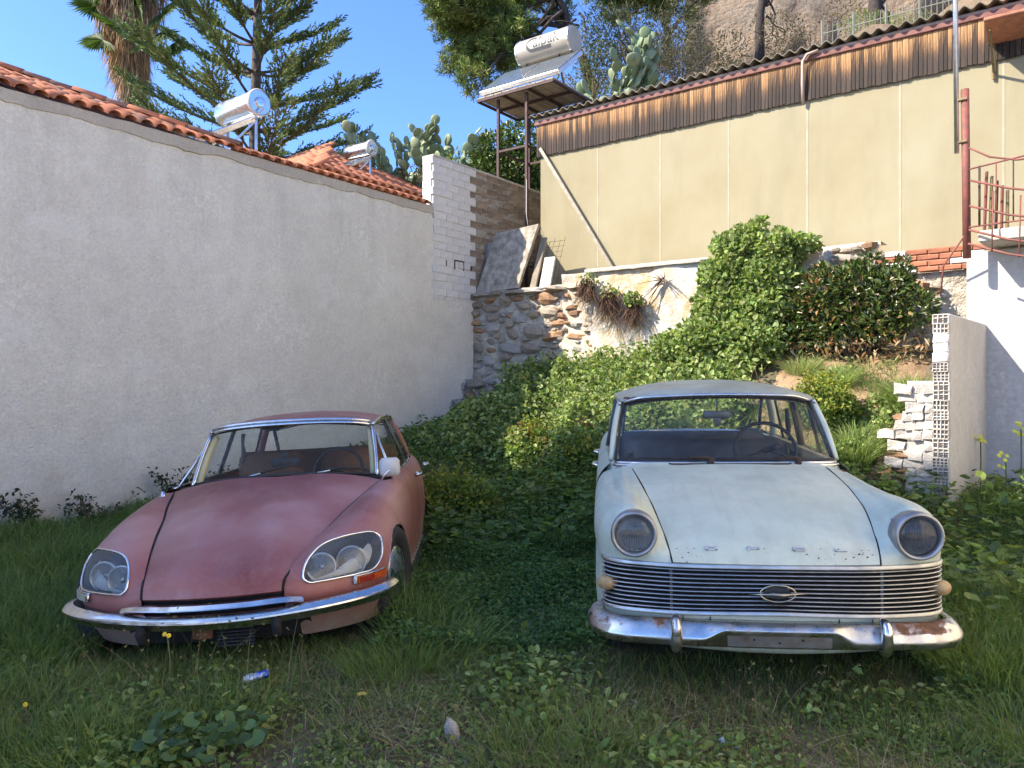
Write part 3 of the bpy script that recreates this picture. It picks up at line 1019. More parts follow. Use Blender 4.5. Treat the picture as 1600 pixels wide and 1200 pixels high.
# ================================================================== things standing on the retaining wall
def slabs():
    sl = MB()
    def quad(pts, th, name, mat_, label, cat):
        a, b, c, d = [Vector(p) for p in pts]
        n = (b - a).cross(d - a).normalized() * th
        o = MB().add([a, b, c, d, a + n, b + n, c + n, d + n], [(3, 2, 1, 0), (4, 5, 6, 7), (0, 1, 5, 4), (1, 2, 6, 5), (2, 3, 7, 6), (3, 0, 4, 7)]).build(name, mat_)
        return tag(o, label, cat)
    cm = mat('stained_concrete', (.45, .40, .32), .92, 0, .3, 9, .6, 22, .015, c2=(.20, .17, .13))
    quad([rw(.02, -.10, 3.25), rw(1.0, -.08, 3.28), rw(1.30, -.30, 4.42), rw(.34, -.30, 4.36)], .06, 'concrete_slab', cm, 'large stained concrete slab with a slanted edge leaning on the stone wall', 'slab')
    quad([rw(-.02, -.34, 3.25), rw(.36, -.34, 3.25), rw(.36, -.44, 4.26), rw(-.02, -.44, 4.24)], .05, 'concrete_panel', cm, 'narrow dark concrete panel standing in shade next to the block wall', 'slab')
    quad([rw(1.18, -.18, 3.28), rw(1.30, -.18, 3.28), rw(1.36, -.45, 4.20), rw(1.24, -.45, 4.20)], .04, 'wooden_board', PLANKPALE, 'narrow brown board leaning behind the wire mesh', 'board')
    quad([rw(1.36, -.22, 3.28), rw(1.58, -.22, 3.28), rw(1.60, -.36, 3.82), rw(1.38, -.36, 3.82)], .04, 'white_board', WHITEWASH, 'short white board leaning at the foot of the cream wall', 'board')
    m = thing('wire_mesh', 'rusty wire mesh panel leaning against the cream wall', 'mesh', rw(1.3, -.3, 3.3))
    b = MB()
    for i in range(6): b.tube([rw(1.10 + i * .11, -.2, 3.3), rw(1.16 + i * .11, -.5, 4.15 + .05 * (i % 2))], .003, 4)
    for j in range(9): b.tube([rw(1.10, -.2 - j * .035, 3.33 + j * .1), rw(1.72, -.2 - j * .035, 3.33 + j * .1)], .003, 4)
    b.build('wires', RUSTSTEEL, m)
    return


slabs()


# ================================================================== white stair walls on the right
def right_walls():
    D1 = Vector((.659, .752, 0)).normalized(); D2 = Vector((D1.y, -D1.x, 0)); N1 = D2      # this stair is turned a little
    BRICK_DW = mat('dusty_white_brick', (.56, .52, .455), .95, 0, .2, 9, .8, 45, .012, c2=(.38, .33, .27), perobj=.2)
    w = thing('stair_parapet', 'broken white parapet wall with exposed perforated bricks at its end', 'wall', PQ)
    f = frame(N1, D1, UP)
    at = lambda t, d, z: PQ + D1 * t + N1 * d + UP * z
    MB().bbox(at(.95, -.075, 1.03), (.15, 1.86, 2.46), .012, f).build('wall', WHITEWASH, w, angle=None)
    # perforated brick ends, each with its own grid of holes
    def perf(cols, rows, W_, H_):
        b = MB(); tw = W_ / cols; th_ = H_ / rows; bar = .009
        for i in range(cols + 1): b.box((-W_ / 2 + i * tw, 0, 0), (bar, .04, H_))
        for j in range(rows + 1): b.box((0, .001, -H_ / 2 + j * th_), (W_, .038, bar))
        b.box((0, .010, 0), (W_, .004, H_))
        return b.mesh('perforated_brick', BRICK_DW, False)
    rr = random.Random(4)
    pbs = [perf(4, 3, .135, .088), perf(4, 3, .132, .086), perf(3, 3, .135, .088), perf(4, 2, .134, .087)]
    for me in pbs[1:]:
        for v in me.vertices: v.co += Vector((rr.uniform(-.003, .003), rr.uniform(-.008, .008), rr.uniform(-.003, .003)))
    plain = [brick_mesh(.136, .09, .045, WHITEWASH, .006, 80 + i) for i in range(3)]
    pick_b = lambda: rr.choice(pbs) if rr.random() < .78 else rr.choice(plain)
    for j in range(20):
        z = .42 + j * .094
        put('perforated_brick', pick_b(), w, at(-.012 + rr.uniform(-.006, .004), -.075 + rr.uniform(-.004, .004), z), N1, D1, UP)
    # ragged stub of the broken wall: plastered courses with toothed ends
    wb = [brick_mesh(.17, .096, .13, BRICK_DW, .014, 90 + i) for i in range(4)] + [brick_mesh(.10, .094, .13, BRICK_DW, .010, 96 + i) for i in range(2)]
    for j in range(14):
        z = .30 + j * .094 + rr.uniform(-.01, .01); wid = .22 + .10 * math.exp(-((z - 1.0) / .3) ** 2) + rr.uniform(-.05, .06)
        x_ = .145
        while x_ < .145 + wid:
            L = rr.choice((.17, .17, .10)); me = rr.choice(wb[:4] if L > .12 else wb[4:])
            ra = rr.gauss(0, .05); rb = rr.gauss(0, .10)
            put('stub_brick', me, w, at(.085 + rr.uniform(-.03, .02), -x_ - L / 2, z + rr.uniform(-.01, .01)), (N1 + UP * ra + D1 * rb).normalized(), (D1 - N1 * rb).normalized(), (UP - N1 * ra).normalized()); x_ += L - .004
    MB().box(at(.11, -.27, .95), (.25, .10, 1.30), f).build('stub_core', MORTAR_W, w)
    sm = stone_meshes(STONE_R, 5, 21)
    for i in range(12):
        put('broken_brick', rr.choice(sm), w, at(.10 + rr.uniform(-.05, .1), -.43 - rr.uniform(0, .10), .40 + i * .075), N1 * rr.uniform(.1, .2), D1 * rr.uniform(.1, .16), UP * rr.uniform(.06, .11))
    # back wall of the stair
    K = PQ + D1 * 1.82
    kt = lambda k, d, z: K + D2 * k - D1 * d + UP * z
    s = thing('stair_wall', 'bright white stair wall under the red railing at the right edge', 'wall', kt(2, 0, 0))
    MB().box(kt(1.95, -.1, 1.35), (4.3, .2, 3.5), frame(D2, D1, UP)).build('wall', WHITEWASH_S, s)
    MB().bbox(kt(2.1, .10, 3.20), (4.2, .75, .13), .015, frame(D2, D1, UP)).build('landing_slab', CEMENT, s)
    # railing
    RED = mat('faded_red_paint', (.24, .075, .052), .7, 0, .35, 12, c2=(.15, .058, .045))
    p = MB().tube([kt(-.14, .30, 3.0), kt(-.16, .30, 4.92)], .042, 12).build('red_post', RED, None, True)
    tag(p, 'thick faded red steel post at the corner of the stair landing', 'post')
    g = thing('antenna_mast', 'slim galvanised mast clamped beside the red post', 'mast', kt(-.23, .34, 4.2))
    MB().tube([kt(-.235, .34, 4.2), kt(-.27, .34, 8.2)], .027, 10).build('pole', GALV, g, True)
    for z in (4.32, 4.8): MB().bbox(kt(-.19, .33, z), (.13, .06, .03), .006, frame(D2, D1, UP)).build('clamp', IRONGREEN, g)
    r = thing('stair_railing', 'rusty red railing with curved bars on the stair landing', 'railing', kt(.8, .4, 3.2))
    MB().tube([kt(-.1, .40, 4.22), kt(.1, .40, 4.08), kt(.35, .40, 4.0), kt(1.2, .42, 3.95)], .011, 8).build('handrail', RED, r, True)
    MB().tube([kt(-.1, .40, 3.98), kt(.5, .40, 4.04), kt(1.4, .42, 4.10)], .010, 8).build('top_rail', RED, r, True)
    MB().tube([kt(-.1, .40, 3.33), kt(1.4, .40, 3.36)], .010, 8).build('bottom_rail', RED, r, True)
    for i in range(9):
        MB().tube([kt(.0 + i * .16, .40, 3.33), kt(.0 + i * .16, .40, 4.0)], .0075 if i % 3 else .012, 6).build('baluster', RED if i % 2 else RUSTSTEEL, r, True)
    for dz, dd in ((3.84, 0), (3.55, .03), (3.28, .06), (3.12, .10)):
        MB().tube([kt(-.08, .46 + dd, dz), kt(.3, .5 + dd, dz - .16), kt(.8, .52 + dd, dz - .30), kt(1.6, .55 + dd, dz - .45)], .012, 8).build('sloping_bar', RED, r, True)
    for i in range(4):
        MB().tube([kt(.15 + .25 * i, .50, 3.68 - .09 * i), kt(.15 + .25 * i, .60, 3.0 - .09 * i)], .008, 6).build('sloping_baluster', RED, r, True)
    MB().tube([kt(-.16, .33, 3.25), kt(-.40, .2, 2.95), kt(-.44, .15, 2.6)], .010, 6).build('stay', RED, r, True)
    for i in range(5):
        MB().bar(kt(.03 + .055 * i, .3, 3.27), kt(.05 + .05 * i, .28, 3.95 - .06 * i), .03, .02).build('propped_lath', [RED, IRONGREEN, RUSTSTEEL][i % 3], r)
    return


WHITEWASH_S = stucco('smooth_whitewash', (.46, .44, .41), (.51, .49, .46), (.55, .53, .50), .2, 25)
right_walls()
added_right_house()


# ================================================================== hillside and the old rampart
def hill_z(x, y):
    x = np.asarray(x, float); y = np.asarray(y, float)
    left = np.clip((x + 5.2 - .06 * (y - 20)) / 1.6, 0, 1); left = left * left * (3 - 2 * left)
    h = 6.2 + .37 * np.clip(x + 3, -2, 40) * np.clip((y - 16) / 5, 0, 1) + .10 * np.clip(y - 19, 0, 60)
    front = np.clip((y + .42 * x - 16.6) / 1.6, 0, 1)
    return 2.2 + (h - 2.2) * left * front + .25 * np.sin(x * 1.3 + y * .7) * left + .12 * np.sin(x * 3.1 - y * 2.3) * left


def hillside():
    m = NT('dry_earth_and_rock')
    n1 = m.noise(.5, 6, .6); n2 = m.noise(4, 8, .7)
    col = m.ramp(n1, [(.3, (.13, .10, .06)), (.5, (.24, .17, .105)), (.7, (.36, .26, .165))])
    col = m.mix(m.ramp(n2, [(.46, 0.0), (.72, .7)]), col, (.09, .085, .04))
    m.set(color=col, rough=.95, spec=.2); m.bump(n2, .9, .15)
    xs = np.arange(-9, 46, .4); ys = np.arange(16.4, 70, .45)
    X, Y = np.meshgrid(xs, ys, indexing='ij'); Z = hill_z(X, Y)
    Z += .12 * np.array([[mnoise.noise(Vector((x * .9, y * .9, 0))) for y in ys] for x in xs])
    n, k = X.shape; idx = np.arange(n * k).reshape(n, k)
    q = np.stack([idx[:-1, :-1], idx[1:, :-1], idx[1:, 1:], idx[:-1, 1:]], -1).reshape(-1, 4)
    keep = ~((Y + .42 * X)[:-1, :-1].reshape(-1) < 16.2)
    o = link('hillside', raw_mesh('hillside', np.stack([X, Y, Z], -1).reshape(-1, 3), q[keep], m.m, True)); tag(o, kind='structure')
    # rampart: tall masonry face on the hill
    c = NT('old_rampart_masonry')
    v = c.vor(3.4, vec=c.mix(.06, c.mapping(scale=(1, 1, 1.7)), c.vor(1.1, out='Color'), 'ADD')); n3 = c.noise(.35, 6, .6); n4 = c.noise(3, 7, .7)
    col = c.ramp(n3, [(.3, (.24, .185, .13)), (.5, (.36, .26, .17)), (.7, (.46, .30, .17))])
    col = c.mix(c.ramp(n4, [(.4, 0.0), (.65, .6)]), col, (.40, .35, .28))
    col = c.mix(c.ramp(v, [(.0, .0), (.6, .0), (.85, .35)]), col, (.16, .12, .08))
    c.set(color=col, rough=.95, spec=.2)
    c.bump(c.math('ADD', c.noise(1.3, 9, .72), c.math('MULTIPLY', v, -.12)), 1.0, .7)
    G = []
    for i in range(110):
        u = i / 109
        x = 8.2 + 34 * u; y = 36 - 6.0 * u
        row = []
        top = 22.5 + 3.5 * min(1, u * 5) + .6 * mnoise.noise(Vector((x * .5, 0, 3)))
        for j in range(40):
            z = 4 + (top - 4) * j / 39
            d = .9 * mnoise.noise(Vector((x * .25, z * .25, 1))) + .35 * mnoise.noise(Vector((x * .9, z * .9, 5))) + .15 * mnoise.noise(Vector((x * 2.6, z * 2.6, 8)))
            row.append((x + .02 * (z - 10), y - d + .12 * (z - 10), z))
        row.append((x, y + 6, top)); G.append(row)
    o = MB().grid(G).build('rampart_wall', c.m, None, True)
    tag(o, 'weathered ochre masonry rampart rising on the hill behind the cream building', 'rampart', kind='thing')
    # fence along the hillside path
    f = thing('picket_fence', 'thin pale metal picket fence on the hill above the corrugated roof', 'fence', (10.2, 22, 11))
    a = Vector((9.4, 23.3, 0)); b_ = Vector((12.6, 21.6, 0))
    a.z = 1.57 + 560 * a.y / 1202 - .95; b_.z = 1.57 + 590 * b_.y / 1202 - .45
    for i in range(26):
        p = a.lerp(b_, i / 25)
        MB().bar(p - UP * .6, p + UP * (.95 if i % 6 else 1.1), .018 if i % 6 else .05).build('picket', PALEFENCE, f)
    for dz in (.15, .7): MB().bar(a + UP * dz, b_ + UP * dz, .025).build('rail', PALEFENCE, f)


PALEFENCE = mat('pale_green_fence_paint', (.22, .22, .16), .7)
hillside()


def bare_earth():
    m = NT('orange_tan_earth'); n1 = m.noise(3, 7, .65)  # orange-tan soil colour for the bare patch of the bank
    m.set(color=m.ramp(n1, [(.3, (.20, .13, .075)), (.5, (.34, .225, .13)), (.7, (.42, .30, .18))]), rough=.95, spec=.2); m.bump(m.noise(12, 8, .7), .9, .06)
    G = []
    for i in range(40):
        s = 5.75 + 1.95 * i / 39; row = []
        for j in range(44):
            d = .15 + 2.35 * j / 43; p = rw(s, d); e = min(1, i / 5, (39 - i) / 5, j / 5, (43 - j) / 5)
            row.append((p.x, p.y, float(gz(p.x, p.y)) - .06 + .10 * e + .06 * mnoise.noise(Vector((s * 3, d * 3, 0)))))
        G.append(row)
    o = MB().grid(G).build('bare_earth', m.m, None, True); tag(o, kind='structure')


bare_earth()
# ================================================================== spline surfaces for the car bodies
def _hermite(A, xs, k):
    """A (n,...) values at knots k, sampled at xs"""
    n = len(k)
    T = np.zeros_like(A)
    h = np.diff(k)
    sl = (A[1:] - A[:-1]) / h.reshape((-1,) + (1,) * (A.ndim - 1))
    if n > 2:
        hh = h.reshape((-1,) + (1,) * (A.ndim - 1))
        T[1:-1] = (sl[:-1] * hh[1:] + sl[1:] * hh[:-1]) / (hh[1:] + hh[:-1])
        T[0] = 1.5 * sl[0] - .5 * T[1]; T[-1] = 1.5 * sl[-1] - .5 * T[-2]
    else:
        T[:] = sl[0]
    i = np.clip(np.searchsorted(k, xs, side='right') - 1, 0, n - 2)
    hb = h[i]; t = (xs - k[i]) / hb
    sh = (-1,) + (1,) * (A.ndim - 1)
    t = t.reshape(sh); hb = hb.reshape(sh)
    return ((2 * t**3 - 3 * t**2 + 1) * A[i] + (t**3 - 2 * t**2 + t) * hb * T[i] + (-2 * t**3 + 3 * t**2) * A[i + 1] + (t**3 - t**2) * hb * T[i + 1])


def _knots(A):
    d = np.linalg.norm(np.diff(A, axis=0), axis=-1)
    if d.ndim > 1: d = d.mean(axis=tuple(range(1, d.ndim)))
    d = np.maximum(d, 1e-4)
    k = np.concatenate([[0], np.cumsum(d)]); return k / k[-1]


def surf(C, nu, nv):
    """control grid (r,c,3) -> (nu,nv,3) interpolated, with the parameter values"""
    C = np.asarray(C, dtype=float)
    ku = _knots(C); kv = _knots(C.swapaxes(0, 1))
    xu = np.linspace(0, 1, nu); xv = np.linspace(0, 1, nv)
    A = _hermite(C, xu, ku)
    B = _hermite(A.swapaxes(0, 1), xv, kv).swapaxes(0, 1)
    return B


def curve(P, n):
    P = np.asarray(P, dtype=float)
    return _hermite(P, np.linspace(0, 1, n), _knots(P))


def mir(G):
    return np.asarray(G) * np.array([-1, 1, 1])


def in_poly(x, y, poly):
    inside = np.zeros(np.shape(x), bool)
    n = len(poly)
    for i in range(n):
        x1, y1 = poly[i]; x2, y2 = poly[(i + 1) % n]
        c = ((y1 > y) != (y2 > y)) & (x < (x2 - x1) * (y - y1) / (y2 - y1 + 1e-12) + x1)
        inside ^= c
    return inside


def smooth_poly(poly, n=48):
    P = np.array(list(poly) + [poly[0], poly[1], poly[2]], float)
    P = np.vstack([P])
    k = np.concatenate([[0], np.cumsum(np.linalg.norm(np.diff(P, axis=0), axis=1))])
    a, b = k[1], k[len(poly) + 1]
    return _hermite(P, np.linspace(a, b, n, endpoint=False), k)
# ================================================================== pink saloon: body lines in metres (u right, v back, w up)
DS_ROWS = [
 (.20, [(.36,.28),(.47,.30),(.59,.36),(.70,.45),(.79,.60),(.85,.9),(.868,1.25),(.865,1.55)]),
 (.34, [(.36,.20),(.48,.22),(.61,.28),(.735,.38),(.825,.55),(.874,.87),(.888,1.25),(.888,1.55)]),
 (.44, [(.362,.148),(.48,.18),(.615,.25),(.75,.355),(.843,.53),(.885,.86),(.895,1.25),(.895,1.55)]),
 (.50, [(.364,.155),(.48,.195),(.615,.265),(.752,.37),(.847,.545),(.888,.87),(.897,1.25),(.897,1.55)]),
 (.58, [(.385,.255),(.48,.24),(.615,.305),(.75,.41),(.845,.58),(.887,.88),(.897,1.25),(.899,1.55)]),
 (.65, [(.445,.47),(.50,.35),(.61,.375),(.737,.475),(.828,.64),(.876,.91),(.890,1.25),(.895,1.55)]),
 (.71, [(.508,.71),(.55,.53),(.625,.49),(.715,.56),(.797,.72),(.853,.96),(.877,1.27),(.887,1.55)]),
 (.76, [(.56,.94),(.60,.74),(.655,.67),(.72,.71),(.785,.85),(.833,1.06),(.858,1.31),(.874,1.55)]),
 (.80, [(.61,1.11),(.65,.97),(.69,.91),(.74,.94),(.785,1.05),(.82,1.2),(.843,1.37),(.858,1.55)]),
 (.835,[(.655,1.29),(.685,1.20),(.715,1.17),(.745,1.18),(.775,1.25),(.80,1.35),(.82,1.45),(.835,1.55)]),
 (.868,[(.705,1.50),(.718,1.49),(.73,1.49),(.745,1.495),(.76,1.505),(.775,1.52),(.79,1.535),(.80,1.55)]),
]
DS_SEAM = [(.358,.135,.475),(.360,.150,.515),(.378,.22,.555),(.425,.40,.62),(.496,.68,.695),(.556,.94,.755),(.628,1.2,.812),(.695,1.47,.858),(.716,1.53,.868)]
DS_MID = [(0,.085,.475),(0,.10,.52),(0,.17,.565),(0,.37,.645),(0,.64,.735),(0,.90,.81),(0,1.15,.868),(0,1.42,.912),(0,1.52,.93)]
# ================================================================== mint saloon: body lines
OP_SEAM = [(.457,.03,.716),(.462,.05,.74),(.474,.12,.788),(.486,.2,.82),(.50,.3,.856),(.518,.45,.896),(.534,.6,.916),(.55,.8,.94),(.566,1.0,.952),(.59,1.35,.965)]
OP_MID = [(0,.0,.716),(0,.018,.745),(0,.07,.80),(0,.14,.835),(0,.24,.872),(0,.4,.91),(0,.58,.938),(0,.8,.962),(0,1.05,.98),(0,1.38,.995)]
OP_ROWS = [
 (.70, [(.457,.035),(.53,.055),(.61,.085),(.70,.125),(.768,.19),(.80,.36),(.812,.7),(.815,1.1),(.815,1.55)]),
 (.75, [(.464,.06),(.53,.06),(.61,.075),(.70,.11),(.772,.185),(.806,.36),(.818,.7),(.82,1.1),(.82,1.55)]),
 (.80, [(.478,.15),(.53,.09),(.61,.07),(.70,.10),(.772,.18),(.808,.36),(.82,.7),(.822,1.1),(.822,1.55)]),
 (.85, [(.498,.285),(.54,.14),(.61,.08),(.695,.10),(.765,.185),(.803,.37),(.817,.7),(.82,1.1),(.82,1.55)]),
 (.90, [(.522,.48),(.555,.24),(.615,.10),(.685,.115),(.745,.21),(.785,.40),(.803,.72),(.81,1.1),(.812,1.55)]),
 (.93, [(.545,.72),(.57,.36),(.615,.125),(.675,.14),(.725,.26),(.763,.46),(.785,.77),(.795,1.12),(.80,1.55)]),
 (.955,[(.572,1.05),(.59,.6),(.62,.17),(.66,.2),(.70,.38),(.735,.62),(.76,.9),(.775,1.2),(.785,1.55)]),
 (.975,[(.60,1.4),(.62,.95),(.64,.5),(.66,.5),(.685,.68),(.71,.9),(.73,1.15),(.75,1.35),(.765,1.55)]),
 (.99, [(.64,1.5),(.655,1.35),(.668,1.2),(.68,1.15),(.69,1.2),(.70,1.3),(.715,1.4),(.725,1.48),(.735,1.55)]),
]
OP_LOW = [
 (.28, [(.74,.23),(.78,.38),(.795,.7),(.80,1.1),(.80,1.55)]),
 (.40, [(.755,.21),(.795,.36),(.81,.7),(.815,1.1),(.815,1.55)]),
 (.50, [(.762,.20),(.80,.36),(.815,.7),(.820,1.1),(.820,1.55)]),
 (.60, [(.764,.195),(.80,.36),(.813,.7),(.818,1.1),(.818,1.55)]),
 (.70, [(.768,.19),(.80,.36),(.812,.7),(.815,1.1),(.815,1.55)]),
]


def op_fender_cage():
    sv = [p[1] for p in OP_SEAM]; su = [p[0] for p in OP_SEAM]
    out = []
    for w, row in OP_ROWS:
        r = []
        for u, v in row:
            k = min(1, max(0, (v - .12) / .9)); k = k * k * (3 - 2 * k)
            q = min(1, max(0, (u - np.interp(v, sv, su)) / .13))
            r.append((u, v, w - .062 * k * q * min(1, max(0, (w - .74) / .16))))
        out.append(r)
    return out
# ================================================================== car materials
def glass_mat(name, tint=(.86, .9, .88), dust=.08, dustcol=(.5, .47, .4), ior=1.5, rough=.015):
    m = NT(name); n, l = m.n, m.l
    n.remove(m.b)
    tr = n.new('ShaderNodeBsdfTransparent'); tr.inputs[0].default_value = (*tint, 1)
    gl = n.new('ShaderNodeBsdfGlossy'); gl.inputs['Roughness'].default_value = rough
    df = n.new('ShaderNodeBsdfDiffuse'); df.inputs[0].default_value = (*dustcol, 1)
    geo = n.new('ShaderNodeNewGeometry'); dt = n.new('ShaderNodeVectorMath'); dt.operation = 'DOT_PRODUCT'
    l.new(geo.outputs['Normal'], dt.inputs[0]); l.new(geo.outputs['Incoming'], dt.inputs[1])
    f0 = ((ior - 1) / (ior + 1)) ** 2
    c5 = m.math('POWER', m.math('SUBTRACT', 1.0, m.math('ABSOLUTE', dt.outputs['Value']), True), 5.0)
    f2 = m.math('ADD', m.math('MULTIPLY', c5, .55), f0)          # a pane of glass mirrors as much from inside as from outside
    a = n.new('ShaderNodeMixShader'); b = n.new('ShaderNodeMixShader')
    l.new(f2, a.inputs[0]); l.new(tr.outputs[0], a.inputs[1]); l.new(gl.outputs[0], a.inputs[2])
    d = m.math('MULTIPLY', m.ramp(m.noise(3.5, 6, .65), [(.35, .35), (.75, 1.0)]), dust)
    l.new(d, b.inputs[0]); l.new(a.outputs[0], b.inputs[1]); l.new(df.outputs[0], b.inputs[2])
    l.new(b.outputs[0], m.out.inputs['Surface'])
    return m.m


def chrome_mat(name, rust=.25, rough=.12, base=(.78, .79, .80), scale=7, dirt=.35, patch=False):
    m = NT(name)
    n1 = m.noise(scale, 7, .65)
    if patch:        # rust lies on the upper face, most of it towards one end, with streaks at the other
        o = m.sep()
        top = m.ramp(o[2], [(.405, 0.0), (.425, 1.0)])
        side = m.ramp(m.math('ADD', m.math('MULTIPLY', o[0], .5), .5), [(.05, .16), (.3, .14), (.5, .02), (.62, .0), (.73, .14), (.80, .30), (.86, .26), (.92, .05)])
        n1 = m.math('ADD', m.math('MULTIPLY', n1, .85), m.math('MULTIPLY', top, side))
        rmask = m.ramp(n1, [(.60, 0.0), (.68, 1.0)])
    else:
        rmask = m.ramp(n1, [(.70 - rust * .28, 0.0), (.74 - rust * .25, 1.0)])
    dmask = m.ramp(m.noise(scale * 3.1, 6, .7), [(.4, 0.0), (.8, dirt)])
    col = m.mix(dmask, base, (.34, .31, .27))
    col = m.mix(rmask, col, m.ramp(m.noise(scale * 6, 4), [(.3, (.10, .042, .02)), (.7, (.28, .13, .055))]))
    rg = m.mix(rmask, m.ramp(m.noise(scale * 2, 5), [(.3, rough * .6), (.75, rough * 2.2)]), .8)
    m.set(color=col, metal=m.math('SUBTRACT', 1.0, m.math('MULTIPLY', rmask, .9)), rough=rg)
    m.bump(m.noise(scale * 1.2, 2), .06, .02)
    return m.m


def paint_pink():
    m = NT('faded_pink_paint')
    big = m.noise(.8, 4, .5, vec=m.mapping(loc=(3.1, .4, 1.7)), dist=.6)
    streak = m.noise(9, 6, .6, vec=m.mapping(scale=(1, .35, 1)))
    col = m.ramp(big, [(.30, (.20, .050, .040)), (.46, (.30, .105, .085)), (.57, (.39, .185, .165)), (.74, (.44, .24, .21))])
    col = m.mix(m.ramp(streak, [(.5, 0.0), (.9, .35)]), col, (.43, .30, .27))
    spots = m.ramp(m.noise(26, 7, .75), [(.63, 0.0), (.675, 1.0)])
    col = m.mix(m.math('MULTIPLY', spots, m.ramp(m.noise(2.2, 3), [(.45, 0.0), (.65, .8)])), col, (.085, .035, .045))
    scr = m.ramp(m.noise(14, 5, .6, vec=m.mapping(scale=(1, 9, 1), rot=(0, 0, .5))), [(.62, 0.0), (.72, .35)])
    col = m.mix(scr, col, (.20, .09, .085))
    dust = m.ramp(m.noise(60, 4, .7), [(.5, 0.0), (.9, .25)])
    col = m.mix(dust, col, (.42, .36, .31))
    o_ = m.sep(); low = m.math('MULTIPLY', m.ramp(o_[2], [(.24, 1.0), (.42, 0.0)]), m.ramp(m.noise(6, 6, .7), [(.25, .25), (.6, .9)]))
    col = m.mix(low, col, (.33, .27, .215))          # road dirt low on the panels
    m.set(color=col, metal=.12, spec=.5, rough=m.ramp(m.noise(5, 5), [(.3, .36), (.7, .55)]), coat=.06, coatr=.32)
    m.bump(m.noise(2.6, 3), .09, .03)
    return m.m


def paint_mint():
    m = NT('faded_mint_paint')
    big = m.noise(1.6, 5, .55)
    col = m.ramp(big, [(.3, (.47, .525, .415)), (.5, (.54, .585, .455)), (.72, (.60, .62, .48))])
    chalk = m.ramp(m.noise(4.5, 7, .65, vec=m.mapping(scale=(1, .5, 1))), [(.5, 0.0), (.8, .4)])
    col = m.mix(chalk, col, (.64, .65, .56))
    # grime low down and rust in the joints
    z = m.sep()
    grime = m.math('MULTIPLY', m.ramp(m.noise(7, 7, .72), [(.42, 0.0), (.75, 1.0)]), .45)
    col = m.mix(grime, col, (.36, .35, .27))
    runs = m.ramp(m.noise(7, 7, .7, vec=m.mapping(scale=(1.6, .22, 1), rot=(0, 0, .06))), [(.48, 0.0), (.70, .42)])
    col = m.mix(runs, col, (.34, .36, .285))
    spots = m.ramp(m.noise(31, 7, .78), [(.66, 0.0), (.69, 1.0)])
    col = m.mix(m.math('MULTIPLY', spots, m.ramp(m.noise(1.7, 3), [(.48, 0.0), (.62, .9)])), col, (.12, .06, .035))
    low = m.math('MULTIPLY', m.ramp(z[2], [(.30, 1.0), (.50, 0.0)]), m.ramp(m.noise(6, 6, .7), [(.3, .1), (.65, .7)]))
    col = m.mix(low, col, (.36, .34, .24))
    m.set(color=col, spec=.5, rough=m.ramp(m.noise(6, 5), [(.3, .34), (.7, .55)]), coat=.06, coatr=.35)
    m.bump(m.noise(2.4, 3), .11, .035)
    return m.m


PINK = paint_pink(); MINT = paint_mint()
CHROME = chrome_mat('aged_chrome', .0, .15, (.68, .69, .70), dirt=.5); CHROME_D = chrome_mat('dull_chrome', .05, .22, (.62, .63, .64)); CHROME_R = chrome_mat('rusty_chrome', .5, .24, (.56, .57, .57), dirt=.6, patch=True)
CHROME_C = chrome_mat('clean_chrome', 0.0, .09, dirt=.2)
STEEL_TRIM = mat('dull_aluminium_trim', (.46, .47, .46), .42, 1.0, .2, 12)
RUBBER = mat('weathered_rubber', (.028, .027, .026), .75, 0, .3, 20, .2, 60)
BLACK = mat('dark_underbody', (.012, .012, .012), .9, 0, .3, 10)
RUSTYBLACK = mat('rusty_underbody', (.05, .03, .02), .9, 0, .5, 8)
GLASS = glass_mat('dusty_windscreen_glass', dust=.05, ior=1.3)
GLASS_S = glass_mat('side_window_glass', dust=.04, ior=1.3)
LENS = glass_mat('headlamp_lens_glass', (.80, .83, .84), .16, (.55, .55, .52))
REFLECTOR = mat('tarnished_reflector', (.62, .62, .60), .33, .75, .15, 14)
DASH = mat('dark_dashboard_vinyl', (.030, .030, .034), .6, 0, .3, 9)
SEATBROWN = mat('brown_cloth_seat', (.16, .075, .035), .9, 0, .3, 9, .3, 80)
SEATGREY = mat('grey_vinyl_seat', (.07, .075, .09), .7, 0, .3, 8)
LINING = mat('cream_headlining', (.50, .43, .27), .9, 0, .15, 5)
LINING_D = mat('dark_headlining', (.10, .095, .09), .9, 0, .25, 5)
AMBER = mat('orange_signal_lens', (.45, .075, .012), .25, 0, .2, 20, spec=.6)
REDL = mat('red_signal_lens', (.26, .022, .012), .25, 0, .2, 20, spec=.6)
CLEARL = mat('yellowed_signal_lens', (.42, .37, .25), .35, 0, .25, 15)
OLDAMBER = mat('aged_amber_plastic', (.50, .36, .17), .5, 0, .3, 22, c2=(.30, .16, .06))
RUSTPATCH = mat('bare_rust', (.14, .055, .025), .9, 0, .5, 30, .3, 60)
SUNVISOR = mat('yellowed_cream_trim', (.62, .52, .30), .8, 0, .12, 6)
# ================================================================== car building helpers (local car coordinates)
def shell(name, G, mat_, parent, mask=None, mirror=False, thick=0.0):
    G = np.asarray(G, float)
    if mirror: G = mir(G)
    n, m = G.shape[:2]
    idx = np.arange(n * m).reshape(n, m)
    q = np.stack([idx[:-1, :-1], idx[:-1, 1:], idx[1:, 1:], idx[1:, :-1]], -1).reshape(-1, 4)
    if mask is not None:
        c = G.reshape(-1, 3)[q].mean(1)
        q = q[mask(np.abs(c[:, 0]), c[:, 1], c[:, 2])]
    if not mirror: q = q[:, ::-1]
    me = raw_mesh(name, G.reshape(-1, 3), q, mat_, True)
    o = link(name, me, parent)
    if thick:
        s = o.modifiers.new('thickness', 'SOLIDIFY'); s.thickness = thick; s.offset = -1
    return o


